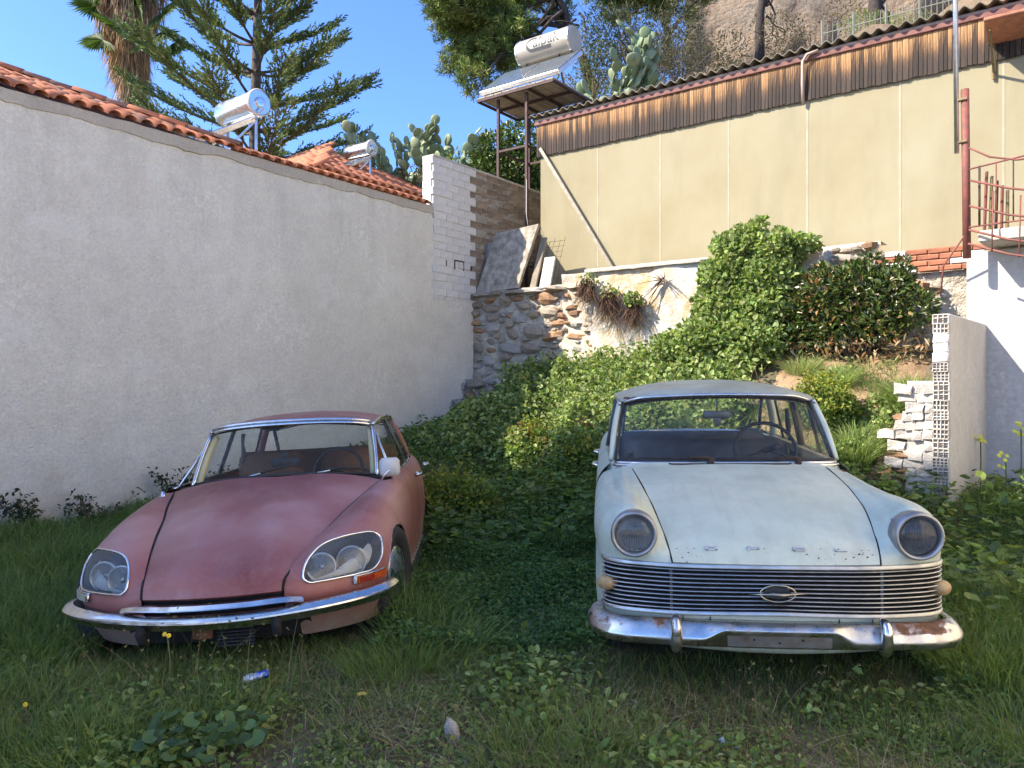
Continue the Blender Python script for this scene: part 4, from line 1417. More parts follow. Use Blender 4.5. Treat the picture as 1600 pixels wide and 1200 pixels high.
def on_surface(S, pts, off=0.0):
    """drop (u, w) points onto the evaluated surface S, pushed out by off"""
    S = np.asarray(S); P = S.reshape(-1, 3)
    du = np.gradient(S, axis=0); dv = np.gradient(S, axis=1)
    N = np.cross(dv.reshape(-1, 3), du.reshape(-1, 3)); N /= np.linalg.norm(N, axis=1)[:, None] + 1e-9
    N[N[:, 1] > .3] *= 1
    out = []
    for u, w in pts:
        cand = (P[:, 0] - u) ** 2 + (P[:, 2] - w) ** 2 + (P[:, 1] > .75) * 10
        k = np.argsort(cand)[:4]; wt = 1 / (cand[k] + 1e-6); wt /= wt.sum()
        p = (P[k] * wt[:, None]).sum(0); nn = (N[k] * wt[:, None]).sum(0)
        p = np.array([u, p[1], w])
        nn = nn / (np.linalg.norm(nn) + 1e-9)
        if nn[1] > 0: nn = -nn
        out.append(p + nn * off)
    return np.array(out)


def fill_poly_patch(outline, S, off, rings=7):
    """disc-like patch inside a (u,w) outline lying on the surface S"""
    o = np.array(outline); c = o.mean(0)
    G = []
    for r in range(rings + 1):
        f = 1 - r / rings * .985
        G.append(on_surface(S, c + (o - c) * f, off + .012 * (1 - f * f)))
    G = np.array(G)
    return np.concatenate([G, G[:, :1]], 1)


def wheel(parent, c, side, r, width, cap_r, tyre_mat, cap_mat, rim_mat, cap_depth=.05, yaw=0):
    """wheel with tyre, rim and hub cap; axis along u"""
    w = thing_part('wheel', parent)
    A = Matrix(((0, 0, side), (0, 1, 0), (1, 0, 0))) if side > 0 else Matrix(((0, 0, -1), (0, 1, 0), (1, 0, 0)))
    A = Matrix.Rotation(yaw, 3, 'Z') @ A
    h = width / 2
    c = Vector(c)
    prof = [(r * .62, -h * .8), (r * .80, -h), (r * .93, -h * .95), (r * .985, -h * .7), (r, -h * .35), (r, h * .35), (r * .985, h * .7), (r * .93, h * .95), (r * .80, h), (r * .64, h * .82), (r * .62, h * .55)]
    MB().lathe(prof, 40, A, c).build('tyre', tyre_mat, w, True, False)
    MB().lathe([(r * .64, h * .6), (r * .60, h * .75), (r * .57, h * .6), (r * .50, h * .35), (r * .2, h * .3), (0.001, h * .3)], 32, A, c).build('rim', rim_mat, w, True, False)
    d = cap_depth
    MB().lathe([(cap_r, h * .5), (cap_r * 1.0, h * .5 + d * .25), (cap_r * .93, h * .5 + d * .55), (cap_r * .8, h * .5 + d * .62), (cap_r * .6, h * .5 + d * .9), (cap_r * .3, h * .5 + d), (0.001, h * .5 + d * 1.03)], 32, A, c).build('hubcap', cap_mat, w, True, False)
    return w


def arch_cut(cv, cw, r):
    return lambda u, v, w: ~(((v - cv) ** 2 + (w - cw) ** 2 < r * r) & (u > .6))


def glasspatch(name, B, T, parent, mat_=None, bulge=0.0, n=14, bulgedir=(0, -1, 0)):
    """glass between bottom and top polylines (same point count) with a slight outward bulge"""
    B = curve(B, 25); T = curve(T, 25)
    f = np.linspace(0, 1, n)[:, None, None]
    G = B[None] * (1 - f) + T[None] * f
    G = G + np.array(bulgedir)[None, None] * (bulge * (4 * f * (1 - f)))
    return shell(name, G, mat_ or GLASS, parent)


def pathtube(name, pts, r, mat_, parent, n=None, k=8, closed=False, flat=None):
    P = curve(pts, n) if n else np.asarray(pts, float)
    if isinstance(r, list) and len(r) != len(P): r = [float(x) for x in np.interp(np.linspace(0, 1, len(P)), np.linspace(0, 1, len(r)), r)]
    return MB().tube([tuple(p) for p in P], r, k, closed=closed, flat=flat).build(name, mat_, parent, True, False)


def seat(name, parent, c, w, mat_, depth=.5, back=.55, tilt=.2, headrest=False):
    s = thing_part(name, parent)
    MB().bbox((c[0], c[1], c[2]), (w, depth, .16), .05).build('cushion', mat_, s, True, False, 50)
    M = Matrix.Rotation(-tilt, 3, 'X')
    MB().bbox((c[0], c[1] + depth / 2 + .06, c[2] + back / 2), (w, .14, back), .05, M).build('backrest', mat_, s, True, False, 50)
    if headrest:
        MB().bbox((c[0], c[1] + depth / 2 + .14, c[2] + back + .08), (w * .5, .09, .16), .03, M).build('headrest', mat_, s, True, False, 50)
    return s


def steering_wheel(parent, c, r, tilt, mat_):
    s = thing_part('steering_wheel', parent)
    M = Matrix.Rotation(-tilt, 3, 'X')
    c = Vector(c)
    ring = [c + M @ Vector((r * math.cos(a), 0, r * math.sin(a))) for a in np.linspace(0, 2 * math.pi, 40, endpoint=False)]
    MB().tube(ring, .013, 8, closed=True).build('rim', mat_, s, True, False)
    b = MB()
    for a in (R(200), R(340)):
        b.tube([c, c + M @ Vector((r * math.cos(a), 0, r * math.sin(a)))], .010, 6)
    b.tube([c, c + M @ Vector((0, -.35, -.12))], .022, 8)
    b.build('column', mat_, s, True, False)
    return s
# ================================================================== the pink saloon
def build_pink_car():
    car = thing('saloon_car', 'faded pink streamlined saloon with glazed headlamps, sunk in the grass by the white wall', 'car',
                (-1.503, 3.801, .015), (R(-.65), R(-3.17), R(2.55)), mode='YXZ', group='old cars parked on the grass')
    # ---- bonnet
    seam = curve(DS_SEAM, 60); mid = curve(DS_MID, 60)
    fr = np.linspace(-1, 1, 61)
    G = []
    for i in range(60):
        S, Mi = seam[i], mid[i]
        a = np.abs(fr)
        drop = a ** (2.6 if i > 6 else 2.2)
        row = np.stack([fr * (S[0] - .007), Mi[1] + (S[1] - Mi[1]) * a ** 2, Mi[2] + (S[2] - Mi[2]) * drop + .012 * np.sin(np.clip(a, 0, 1) * math.pi) * (i > 3)], 1)
        G.append(row)
    G = np.array(G)
    hood = shell('hood', G, PINK, car)
    for s_ in (-1, 1):      # black tube drawn in for the shaded gap at the bonnet edge
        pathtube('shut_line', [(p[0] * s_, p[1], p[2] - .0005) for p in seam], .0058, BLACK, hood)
    # lip under the bonnet edge
    lip = np.array([G[0], G[0] + [0, .015, -.012], G[0] + [0, .06, -.014]])
    shell('hood_lip', lip, PINK, hood)
    for u, v in ((-.33, 1.46), (.12, 1.50)):
        MB().lathe([(.0005, .006), (.007, .004), (.009, 0), (.009, -.02)], 10, None, (u, v, .925 - .1 * u * u)).build('washer_jet', CHROME_C, hood, True, False)
    # ---- wings with a hole for the lens and one for the wheel
    C = [[(u, v, w) for u, v in r] for w, r in DS_ROWS]
    S = surf(C, 130, 150)
    lens_o = smooth_poly([(.452, .515), (.449, .545), (.466, .598), (.515, .648), (.605, .676), (.70, .681), (.765, .672), (.803, .644), (.820, .588), (.815, .538), (.786, .500), (.716, .493), (.624, .492), (.534, .492), (.475, .496)], 56)
    hole = (np.array(lens_o) - np.mean(lens_o, 0)) * .985 + np.mean(lens_o, 0)

    def keep(u, v, w):
        return ~(in_poly(u, w, hole) & (v < .72)) & ~((((v - .86) / .37) ** 2 + ((w - .30) / .36) ** 2 < 1) & (u > .78)) & ~((w < .37) & (u < .41))
    for sgn in (1, -1):
        m_ = sgn < 0
        wing = shell('wing', S, PINK, car, keep, m_)
        k = np.array([sgn, 1, 1])
        # edge bead round the wheel opening
        th = np.linspace(R(-8), R(188), 40)
        arch = []
        for a in th:
            v_, w_ = .86 + .37 * math.cos(a), .30 + .36 * math.sin(a)
            d = (S[..., 1] - v_) ** 2 + (S[..., 2] - w_) ** 2 + (S[..., 0] < .75) * 9
            arch.append(S.reshape(-1, 3)[np.argmin(d)] * k)
        pathtube('arch_edge', arch, .006, PINK, wing)
        hl = thing_part('headlight', car)
        shell('lens', fill_poly_patch(lens_o, S, .004), LENS, hl, None, m_)
        rim = on_surface(S, lens_o, .006) * k
        MB().tube([tuple(p) for p in rim], .0065, 8, closed=True).build('rim', CHROME_C, hl, True, False)
        # inside: dark bucket, two lamps, pale trim
        cen = np.mean(lens_o, 0)
        back = []
        for f, off in ((1.0, -.004), (.97, -.07), (.9, -.13), (.5, -.15), (.02, -.15)):
            back.append(on_surface(S, cen + (np.array(lens_o) - cen) * f, off))
        back = np.array(back); back = np.concatenate([back, back[:, :1]], 1)
        shell('bucket', back, GREYMETAL, hl, None, m_)
        for (u, w, r, dv, sp) in ((.545, .575, .074, .055, .25), (.705, .582, .078, .07, .55)):
            p = on_surface(S, [(u, w)], -dv)[0] * k
            ax = Vector((sgn * .12, -1, .03)).normalized()
            x = ax.cross(UP).normalized(); M = frame(x, ax.cross(x), ax)
            lamp = MB().lathe([(.004, -.055), (r * .5, -.04), (r * .85, -.01), (r * .97, .012), (r * 1.06, .014), (r * 1.08, .0)], 28, M, p).build('reflector', REFLECTOR, hl, True, False)
            MB().lathe([(r * .97, .010), (r * .6, .022), (.001, .028)], 28, M, p).build('lamp_glass', LENS, hl, True, False)
            MB().lathe([(.001, .0), (.017, -.002), (.017, -.04)], 12, M, p).build('bulb_shield', CHROME_D, hl, True, False)
        pl = [(.50, .506), (.60, .506), (.70, .508), (.79, .535), (.802, .60), (.775, .645), (.735, .61), (.655, .565), (.59, .52)]
        g = fill_poly_patch(smooth_poly(pl, 30), S, -.045, 3)
        shell('reflector_trim', g, PALETRIM, hl, None, m_)
        # direction indicator under the lens
        ind = thing_part('turn_signal', car)
        ring = [on_surface(S, [(u, .462)], .012)[0] * k for u in np.linspace(.705, .828, 12)]
        MB().sweep(ring, [(-.028, -.016), (.010 * sgn, -.016), (.012 * sgn, .016), (-.028, .016)] if sgn > 0 else [(-.012, -.016), (.028, -.016), (.028, .016), (-.012, .016)]).build('lens', AMBER if sgn > 0 else CLEARL, ind, False, False)
        MB().bbox(on_surface(S, [(.697, .463)], .010)[0] * k, (.022, .04, .042), .006).build('housing', CHROME_D, ind, True, False, 40)
        if sgn > 0:
            ring2 = [on_surface(S, [(u, .462)], .0145)[0] * k for u in np.linspace(.712, .775, 8)]
            MB().sweep(ring2, [(-.01, -.013), (.012, -.013), (.012, .013), (-.01, .013)]).build('red_section', REDL, ind, False, False)
        ring3 = [on_surface(S, [(u, .482)], .012)[0] * k for u in np.linspace(.69, .832, 12)]
        MB().tube(ring3, .006, 6).build('trim', CHROME_D, ind, True, False)
        # wheel
        wheel(car, (.795 * sgn, .86, .335), sgn, .325, .17, .20, RUBBER, CHROME_D, GREYMETAL, .05, R(-9))
        wheel(car, (.70 * sgn, 3.98, .335), sgn, .325, .17, .20, RUBBER, CHROME_D, GREYMETAL, .05)
        # ---- flank: two doors and rear wing
        rows = [(.20, [(.865, 1.55), (.868, 2.1), (.866, 2.65), (.85, 3.1), (.82, 3.55), (.74, 4.2), (.52, 4.78)]),
                (.34, [(.888, 1.55), (.892, 2.1), (.889, 2.65), (.872, 3.1), (.84, 3.55), (.76, 4.2), (.53, 4.80)]),
                (.50, [(.897, 1.55), (.90, 2.1), (.896, 2.65), (.88, 3.1), (.85, 3.55), (.77, 4.2), (.53, 4.80)]),
                (.65, [(.895, 1.55), (.896, 2.1), (.89, 2.65), (.875, 3.1), (.842, 3.55), (.755, 4.2), (.50, 4.74)]),
                (.76, [(.874, 1.55), (.876, 2.1), (.87, 2.65), (.855, 3.1), (.82, 3.55), (.72, 4.15), (.42, 4.62)]),
                (.835, [(.835, 1.55), (.84, 2.1), (.838, 2.65), (.822, 3.1), (.785, 3.55), (.67, 4.05), (.33, 4.45)]),
                (.875, [(.775, 1.55), (.782, 2.1), (.782, 2.65), (.768, 3.1), (.73, 3.55), (.60, 3.95), (.2, 4.25)])]
        F = surf([[(u, v, w) for u, v in r] for w, r in rows], 40, 150)
        for nm, a, b in (('door', 1.556, 2.64), ('door', 2.648, 3.50), ('rear_wing', 3.508, 5)):
            d = shell(nm, F, PINK, car, lambda u, v, w: (v > a) & (v < b) & (w > .24), m_)
            if nm == 'door':
                hv = b - .12
                hp = Vector((.905 * sgn, hv, .795))
                MB().bbox(hp + Vector((-.028 * sgn, 0, 0)), (.03, .17, .035), .01).build('handle_plate', CHROME_C, d, True, False, 40)
                pathtube('door_handle', [hp + Vector((-.03 * sgn, -.09, 0)), hp + Vector((.0, -.07, .004)), hp + Vector((.006 * sgn, 0, .004)), hp + Vector((-.0 * sgn, .07, .002)), hp + Vector((-.03 * sgn, .09, 0))], .011, CHROME_C, d, 14)
        MB().sweep([Vector((.885 * sgn, v, .225)) for v in (1.5, 2.2, 2.9, 3.5)], [(-.012, -.05), (.012, -.05), (.012, .05), (-.012, .05)]).build('sill', CHROME_D, car, False, False)
        # rain channel, window frames, glass
        belt = lambda v: np.array([np.interp(v, [1.6, 2.1, 2.65, 3.1, 3.6], [.757, .775, .775, .76, .70]) * sgn, v, .872])
        top = lambda v: np.array([np.interp(v, [2.0, 2.3, 2.65, 3.1, 3.5], [.592, .612, .615, .60, .57]) * sgn, v, np.interp(v, [2.0, 2.3, 2.65, 3.1, 3.5], [1.225, 1.262, 1.268, 1.25, 1.20])])
        for a, b, ta, tb in ((1.74, 2.62, 2.06, 2.61), (2.66, 3.42, 2.66, 3.30)):
            Bp = [belt(v) for v in np.linspace(a, b, 5)]; Tp = [top(v) for v in np.linspace(ta, tb, 5)]
            glasspatch('side_window', Bp, Tp, car, GLASS_S, .015, 6, (sgn, 0, 0))
            fr_ = [Bp[0], Tp[0], *Tp[1:], Bp[-1]]
            pathtube('window_frame', fr_, .011, CHROME_D, car)
        pathtube('belt_trim', [belt(v) + [0, 0, .006] for v in np.linspace(1.66, 3.6, 16)], .010, CHROME_D, car)
        pathtube('roof_gutter', [top(v) + [.012 * sgn, 0, .020] for v in np.linspace(2.0, 3.5, 16)], .012, CHROME_D, car)
        # windscreen pillar: bright outer strip, cream inner lining
        pathtube('windscreen_pillar', [(.655 * sgn, 1.725, .876), (.633 * sgn, 1.86, 1.06), (.602 * sgn, 1.995, 1.225)], .016, CHROME, car, 10)
        pathtube('pillar_lining', [(.625 * sgn, 1.765, .88), (.605 * sgn, 1.89, 1.06), (.572 * sgn, 2.025, 1.21)], .024, SUNVISOR, car, 10)
        pathtube('rear_pillar', [(.70 * sgn, 3.56, .87), (.65 * sgn, 3.50, 1.04), (.575 * sgn, 3.40, 1.20)], .055, PINK, car, 10, flat=.6)
        pathtube('door_pillar', [belt(2.64), (belt(2.64) + top(2.64)) / 2, top(2.64)], .016, LINING_D, car)
    # ---- windscreen and roof
    WB = [(-.645, 1.735, .882), (-.56, 1.645, .905), (-.32, 1.575, .928), (0, 1.548, .938), (.32, 1.575, .928), (.56, 1.645, .905), (.645, 1.735, .882)]
    WT = [(-.590, 2.015, 1.232), (-.50, 1.972, 1.250), (-.30, 1.935, 1.266), (0, 1.92, 1.272), (.30, 1.935, 1.266), (.50, 1.972, 1.250), (.590, 2.015, 1.232)]
    glasspatch('windscreen', WB, WT, car, GLASS, .025, 16)
    pathtube('windscreen_seal', [np.array(p) + [0, -.004, .002] for p in WB], .010, RUBBER, car, 40)
    pathtube('windscreen_header', [np.array(p) + [0, -.006, .010] for p in WT], .013, CHROME, car, 40)
    pathtube('header_trim', [np.array(p) + [0, -.002, .034] for p in WT], .012, CHROME, car, 40)
    cols = np.linspace(-1, 1, 9)
    RG = []
    for v0, wc, ue, we, dv in ((1.925, 1.298, .598, 1.250, .095), (2.02, 1.322, .612, 1.262, .06), (2.25, 1.345, .625, 1.272, .03), (2.65, 1.356, .63, 1.277, 0), (3.05, 1.345, .615, 1.262, 0), (3.35, 1.318, .59, 1.235, .0), (3.52, 1.285, .572, 1.205, -.04)):
        RG.append([(c * ue, v0 + dv * c * c, wc - (wc - we) * abs(c) ** 2.3) for c in cols])
    RS = surf(RG, 40, 50)
    roof = shell('roof', RS, PINK, car)
    shell('headlining', RS - [0, 0, .028], LINING_D, roof)
    # rear screen and tail
    RB = [(-.56, 3.80, .90), (-.3, 3.98, .90), (0, 4.03, .90), (.3, 3.98, .90), (.56, 3.80, .90)]
    RT = [(-.52, 3.47, 1.19), (-.3, 3.50, 1.235), (0, 3.52, 1.245), (.3, 3.50, 1.235), (.52, 3.47, 1.19)]
    glasspatch('rear_window', RB, RT, car, GLASS_S, 0, 6)
    pathtube('rear_window_frame', RB[::1] + RT[::-1] + RB[:1], .018, CHROME_D, car)
    TG = []
    for v, wc, ue in ((3.78, .90, .70), (4.05, .885, .62), (4.35, .82, .47), (4.6, .70, .43), (4.78, .5, .5), (4.80, .3, .5)):
        TG.append([(c * ue, v - .1 * c * c, wc - .02 * c * c) for c in np.linspace(-1, 1, 7)])
    shell('boot_lid', surf(TG, 24, 24), PINK, car)
    # ---- cowl between bonnet and glass
    CG = [[(c * (.72 + d * .3), 1.515 + .14 * c * c + d, .918 - .05 * c * c) for c in np.linspace(-1, 1, 21)] for d in (0, .14)]
    shell('cowl', CG, BLACK, car)
    # ---- bumper blade
    plan = [(-.872, .47), (-.862, .40), (-.825, .315), (-.74, .225), (-.60, .14), (-.42, .075), (-.2, .022), (0, .0), (.2, .022), (.42, .075), (.60, .14), (.74, .225), (.825, .315), (.862, .40), (.872, .47)]
    path = curve([(u, v + .035, .376 + .022 * min(1, max(0, (abs(u) - .3) / .5))) for u, v in plan], 80)
    blade = MB()
    prof = [(-.015, .026), (.022, .018), (.038, .001), (.039, -.008), (.028, -.018), (.012, -.046), (-.012, -.054), (-.014, -.046), (.004, -.037), (.022, -.008), (.008, .009), (-.018, .018)]
    blade.sweep([tuple(p) for p in path], prof)
    blade.build('bumper', CHROME, car, False, False, 35)
    # grille strip
    gp = curve([(-.455, .135, .425), (-.40, .095, .438), (-.2, .042, .440), (0, .026, .440), (.2, .042, .440), (.40, .095, .438), (.455, .135, .425)], 40)
    MB().sweep([tuple(p) for p in gp], [(-.03, .014), (.0, .013), (.016, -.004), (.010, -.011), (-.03, -.010)]).build('grille_strip', CHROME, car, False, False, 35)
    # dark air intakes behind
    b = MB()
    b.grid([[(u, .10 + .25 * u * u + d, w) for u in np.linspace(-.47, .47, 15)] for d, w in ((.03, .48), (.05, .40), (.08, .30), (.14, .21))])
    b.build('air_intake', BLACK, car, False, False)
    for k_ in range(7):
        w = .325 - k_ * .017
        MB().sweep([(.02 + x, .115 + .25 * (x + .02) ** 2, w) for x in np.linspace(0, .19, 6)], [(-.004, -.002), (.006, -.004), (.006, .0), (-.004, .003)]).build('intake_slat', DASH, car, False, False)
    MB().bbox((-.045, .10, .29), (.10, .02, .05), .006).build('tow_plate', RUSTPATCH, car, True, False, 40)
    for s_ in (-1, 1):
        pathtube('overrider', [(s_ * .335, .075, .352), (s_ * .337, .058, .32), (s_ * .335, .075, .285), (s_ * .33, .12, .26)], [.022, .026, .024, .016], BLACK, car, None, 10)
    MB().bbox((0, 2.4, .26), (1.35, 3.4, .14), .03).build('underbody', BLACK, car, False, False)
    MB().bbox((0, .95, .42), (1.2, .9, .3), .05).build('engine_bay', BLACK, car, False, False)
    # ---- wipers
    for pv, tip, mid_ in (((-.28, 1.555, .925), (.10, 1.62, 1.002), (-.08, 1.585, .968)), ((.20, 1.545, .93), (.59, 1.70, .925), (.40, 1.60, .955))):
        wp = thing_part('wiper', car)
        pathtube('arm', [pv, mid_], .006, CHROME_D, wp)
        pathtube('blade', [np.array(mid_) * .75 + np.array(pv) * .25, np.array(mid_) + [0, -.012, .004], tip], .007, RUBBER, wp, 8)
    # ---- door mirror on its stalk, and the stub on the other side
    mr = thing_part('door_mirror', car)
    c = Vector((.775, 1.50, .955))
    prof = [(.0008, .03), (.030, .028), (.052, .014), (.060, -.006), (.058, -.018), (.001, -.020)]
    ax = Vector((.15, -1, .1)).normalized(); x = ax.cross(UP).normalized(); M = frame(x * 1.05, ax.cross(x) * 1.12, ax)
    MB().bbox(c, (.135, .115, .045), .04, M).build('mirror_shell', PALETRIM, mr, True, False, 80)
    pathtube('stalk', [(.715, 1.49, .868), (.735, 1.475, .895), (.775, 1.468, .935)], .008, CHROME_C, mr, 10)
    MB().lathe([(.0005, .05), (.012, .045), (.016, .02), (.03, 0), (.03, -.02)], 14, None, (-.735, 1.40, .84)).build('mirror_stub', CHROME_C, car, True, False)
    # ---- inside
    b = MB(); b.grid([[(c_ * .64, 1.60 + .12 * c_ * c_ + d, w - .03 * c_ * c_) for c_ in np.linspace(-1, 1, 13)] for d, w in ((0, .915), (.10, .925), (.22, .90), (.26, .80), (.24, .55))])
    b.build('dashboard', DASH, car, True, False)
    b = MB(); b.bbox((0, 2.6, .45), (1.5, 2.2, .06), .02); b.build('floor_pan', DASH, car, False, False)
    for u in (-.34, .34):
        seat('front_seat', car, (u, 2.30, .60), .52, SEATBROWN, .5, .45, .28)
    seat('rear_bench', car, (0, 3.1, .58), 1.25, SEATBROWN, .5, .42, .25)
    b = MB(); b.bbox((0, 3.72, .86), (1.2, .4, .04), .02); b.build('parcel_shelf', DASH, car, False, False)
    steering_wheel(car, (.33, 1.98, .905), .185, .45, RUBBER)
    mi = thing_part('rear_view_mirror', car)
    MB().bbox((-.02, 1.84, 1.005), (.215, .025, .062), .02).build('mirror_shell', RUBBER, mi, True, False, 50)
    MB().bbox((-.02, 1.835, 1.055), (.05, .02, .045), .006).build('bracket', RUBBER, mi, True, False, 50)
    # curtain-like torn lining hanging on the left
    pathtube('grab_strap', [(-.55, 2.62, 1.2), (-.555, 2.6, 1.12), (-.545, 2.58, 1.05), (-.56, 2.58, .95)], [.018, .012, .02, .012], LINING_D, car, 12)
    return car


GREYMETAL = mat('grey_painted_metal', (.10, .105, .11), .5, .3, .3, 12)
PALETRIM = mat('pale_weathered_plastic', (.55, .54, .50), .45, 0, .12, 12)
# ================================================================== the mint saloon
def build_mint_car():
    car = thing('saloon_car', 'pale mint boxy saloon with wide chrome grille, round headlamps and rusty bumper', 'car',
                (1.198, 3.468, .043), (R(1.68), R(-.82), R(-6.85)), mode='YXZ', group='old cars parked on the grass')
    seam = curve(OP_SEAM, 60); mid = curve(OP_MID, 60)
    fr = np.linspace(-1, 1, 61); a = np.abs(fr)
    G = []
    for i in range(60):
        S, Mi = seam[i], mid[i]
        G.append(np.stack([fr * (S[0] - .005), Mi[1] + (S[1] - Mi[1]) * a ** 2, Mi[2] + (S[2] - Mi[2]) * a ** 2.4], 1))
    G = np.array(G)
    hood = shell('hood', G, MINT, car)
    shell('hood_lip', np.array([G[0], G[0] + [0, .012, -.012], G[0] + [0, .05, -.012]]), MINT, hood)
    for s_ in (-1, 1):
        pathtube('shut_line', [(p[0] * s_, p[1], p[2] - .0025) for p in seam], .0030, BLACK, hood)  # black tube drawn in for the dark gap along the bonnet
    cr = random.Random(6)
    for _ in range(30):      # chipped and rusting front edge
        i, j = cr.choice((0, 1, 1, 2, 3)), cr.choice(list(range(2, 16)) + list(range(38, 59)) + [20, 27, 33])
        p = Vector(G[i, j]); q = Vector(G[min(i + 1, 59), j]) - p; p = p.lerp(Vector(G[i + 1, j + 1]), cr.random() * cr.random()); q.normalize(); n_ = Vector((1, 0, 0)).cross(q).normalized()
        if n_.y > 0: n_ = -n_
        r_ = cr.uniform(.0012, .0036)
        MB().lathe([(r_, 0), (r_ * .6, .0008), (.0003, .001)], 6, frame(Vector((1, 0, 0)) * cr.uniform(1, 2.4), q, n_), p + n_ * .0006).build('paint_chip', RUSTYBLACK, hood, False, False)
    # maker's letters along the bonnet edge
    def hood_pt(u, w):
        d = (G[..., 0] - u) ** 2 + (G[..., 2] - w) ** 2 * 4 + (G[..., 1] > .3) * 9
        i, j = np.unravel_index(np.argmin(d), d.shape); return Vector(G[i, j]), (Vector(G[min(i + 1, 59), j]) - Vector(G[max(i - 1, 0), j])).normalized()
    LW, LH, T = .052, .018, .0045
    strokes = {'O': [(0, 0, LW, T), (0, LH - T, LW, T), (0, 0, .012, LH), (LW - .012, 0, .012, LH)],
               'P': [(0, 0, .011, LH), (0, LH - T, LW, T), (0, LH * .42, LW, T * .9), (LW - .011, LH * .42, .011, LH * .58)],
               'E': [(0, 0, .011, LH), (0, 0, LW, T), (0, LH - T, LW, T), (0, (LH - T) / 2, LW, T * .8)],
               'L': [(0, 0, .010, LH), (0, 0, LW, T)]}
    for ch, u0 in zip('OPEL', (-.305, -.115, .085, .27)):
        p, up = hood_pt(u0 + LW / 2, .772)
        x = Vector((1, .03 * (u0 > 0) * 2 - .03, 0)).normalized(); n = x.cross(up).normalized()
        if n.y > 0: n = -n
        b = MB(); M = frame(x, up, n)
        for (sx, sy, sw, sh) in strokes[ch]:
            b.box(p + M @ Vector((sx + sw / 2 - LW / 2, sy + sh / 2 - LH / 2, .004)), (sw, sh, .008), M)
        b.build('bonnet_letter', LETTER, hood, False, False)
    # ---- wings
    S = surf(op_fender_cage(), 110, 130)
    Lo = surf([[(u, v, w) for u, v in r] for w, r in OP_LOW], 50, 120)
    HC = np.array([.627, .085, .838])
    for sgn in (1, -1):
        m_ = sgn < 0; k = np.array([sgn, 1, 1])
        wing = shell('wing', S, MINT, car, lambda u, v, w: ~(((u - HC[0]) ** 2 + (w - HC[2]) ** 2 < .086 ** 2) & (v < .3)), m_)
        shell('wing_side', Lo, MINT, wing, lambda u, v, w: ~((((v - .80) / .37) ** 2 + ((w - .29) / .36) ** 2 < 1)) & (w > .27), m_)
        tr = S[-1]; h_ = len(tr) // 2
        fill = np.array([tr[:h_ + 1] * (1 - f) + tr[::-1][:h_ + 1] * f for f in np.linspace(0, 1, 6)]) + np.array([0, 0, -.001])
        shell('wing_top', fill, MINT, wing, None, m_)
        hl = thing_part('headlight', car)
        c = Vector((HC[0] * sgn, HC[1] - .028, HC[2]))
        ax = Vector((.03 * sgn, -1, .02)).normalized(); x = ax.cross(UP).normalized(); M = frame(x, ax.cross(x), ax)
        MB().lathe([(.104, -.08), (.108, -.03), (.108, .004), (.104, .016), (.097, .020), (.089, .012), (.085, -.004), (.084, -.02)], 40, M, c).build('bezel', BEZEL, hl, True, False)
        MB().lathe([(.086, -.022), (.07, -.05), (.04, -.08), (.003, -.09)], 32, M, c).build('reflector', REFLECTOR, hl, True, False)
        MB().lathe([(.086, -.006), (.08, .004), (.06, .014), (.03, .020), (.001, .022)], 32, M, c).build('lens', LENS if sgn < 0 else LENS_DARK, hl, True, False)
        for q in range(-3, 4):
            hgt = math.sqrt(.072 ** 2 - (q * .011) ** 2)
            MB().box(c + M @ Vector((q * .011, 0, -.004)), (.0025, hgt * 1.5, .004), M).build('lens_rib', LENS, hl, False, False)
        MB().lathe([(.0005, -.02), (.026, -.025), (.03, -.05), (.03, -.07)], 16, M, c).build('bulb_shield', GREYMETAL, hl, True, False)
        # side lamp on the grille corner
        lp = thing_part('parking_light', car)
        c2 = Vector((.752 * sgn, .165, .582)); ax2 = Vector((.55 * sgn, -1, 0)).normalized(); x2 = ax2.cross(UP).normalized(); M2 = frame(x2, ax2.cross(x2), ax2)
        MB().lathe([(.034, -.03), (.036, .0), (.035, .022), (.028, .038), (.014, .046), (.001, .048)], 20, frame(x2 * 1.35, ax2.cross(x2), ax2), c2).build('lens', OLDAMBER, lp, True, False)
        MB().lathe([(.036, -.034), (.036, -.018), (.031, -.014)], 20, frame(x2 * 1.25, ax2.cross(x2), ax2), c2).build('base_ring', RUSTPATCH, lp, True, False)
        wheel(car, (.725 * sgn, .80, .305), sgn, .315, .15, .15, RUBBER, CHROME_D, MINTRIM, .045)
        wheel(car, (.70 * sgn, 3.36, .305), sgn, .315, .15, .15, RUBBER, CHROME_D, MINTRIM, .045)
        # flank
        rows = [(.28, [(.80, 1.55), (.80, 2.2), (.80, 2.9), (.79, 3.6), (.76, 4.2), (.72, 4.47)]),
                (.40, [(.815, 1.55), (.815, 2.2), (.812, 2.9), (.805, 3.6), (.78, 4.2), (.74, 4.5)]),
                (.60, [(.818, 1.55), (.818, 2.2), (.815, 2.9), (.81, 3.6), (.79, 4.2), (.74, 4.5)]),
                (.74, [(.820, 1.55), (.82, 2.2), (.817, 2.9), (.81, 3.6), (.785, 4.2), (.73, 4.48)]),
                (.86, [(.812, 1.55), (.812, 2.2), (.81, 2.9), (.80, 3.6), (.77, 4.2), (.70, 4.46)]),
                (.925, [(.775, 1.55), (.778, 2.2), (.776, 2.9), (.77, 3.6), (.74, 4.2), (.66, 4.43)]),
                (.97, [(.728, 1.55), (.732, 2.2), (.73, 2.9), (.725, 3.6), (.69, 4.15), (.6, 4.4)])]
        F = surf([[(u, v, w) for u, v in r] for w, r in rows], 36, 150)
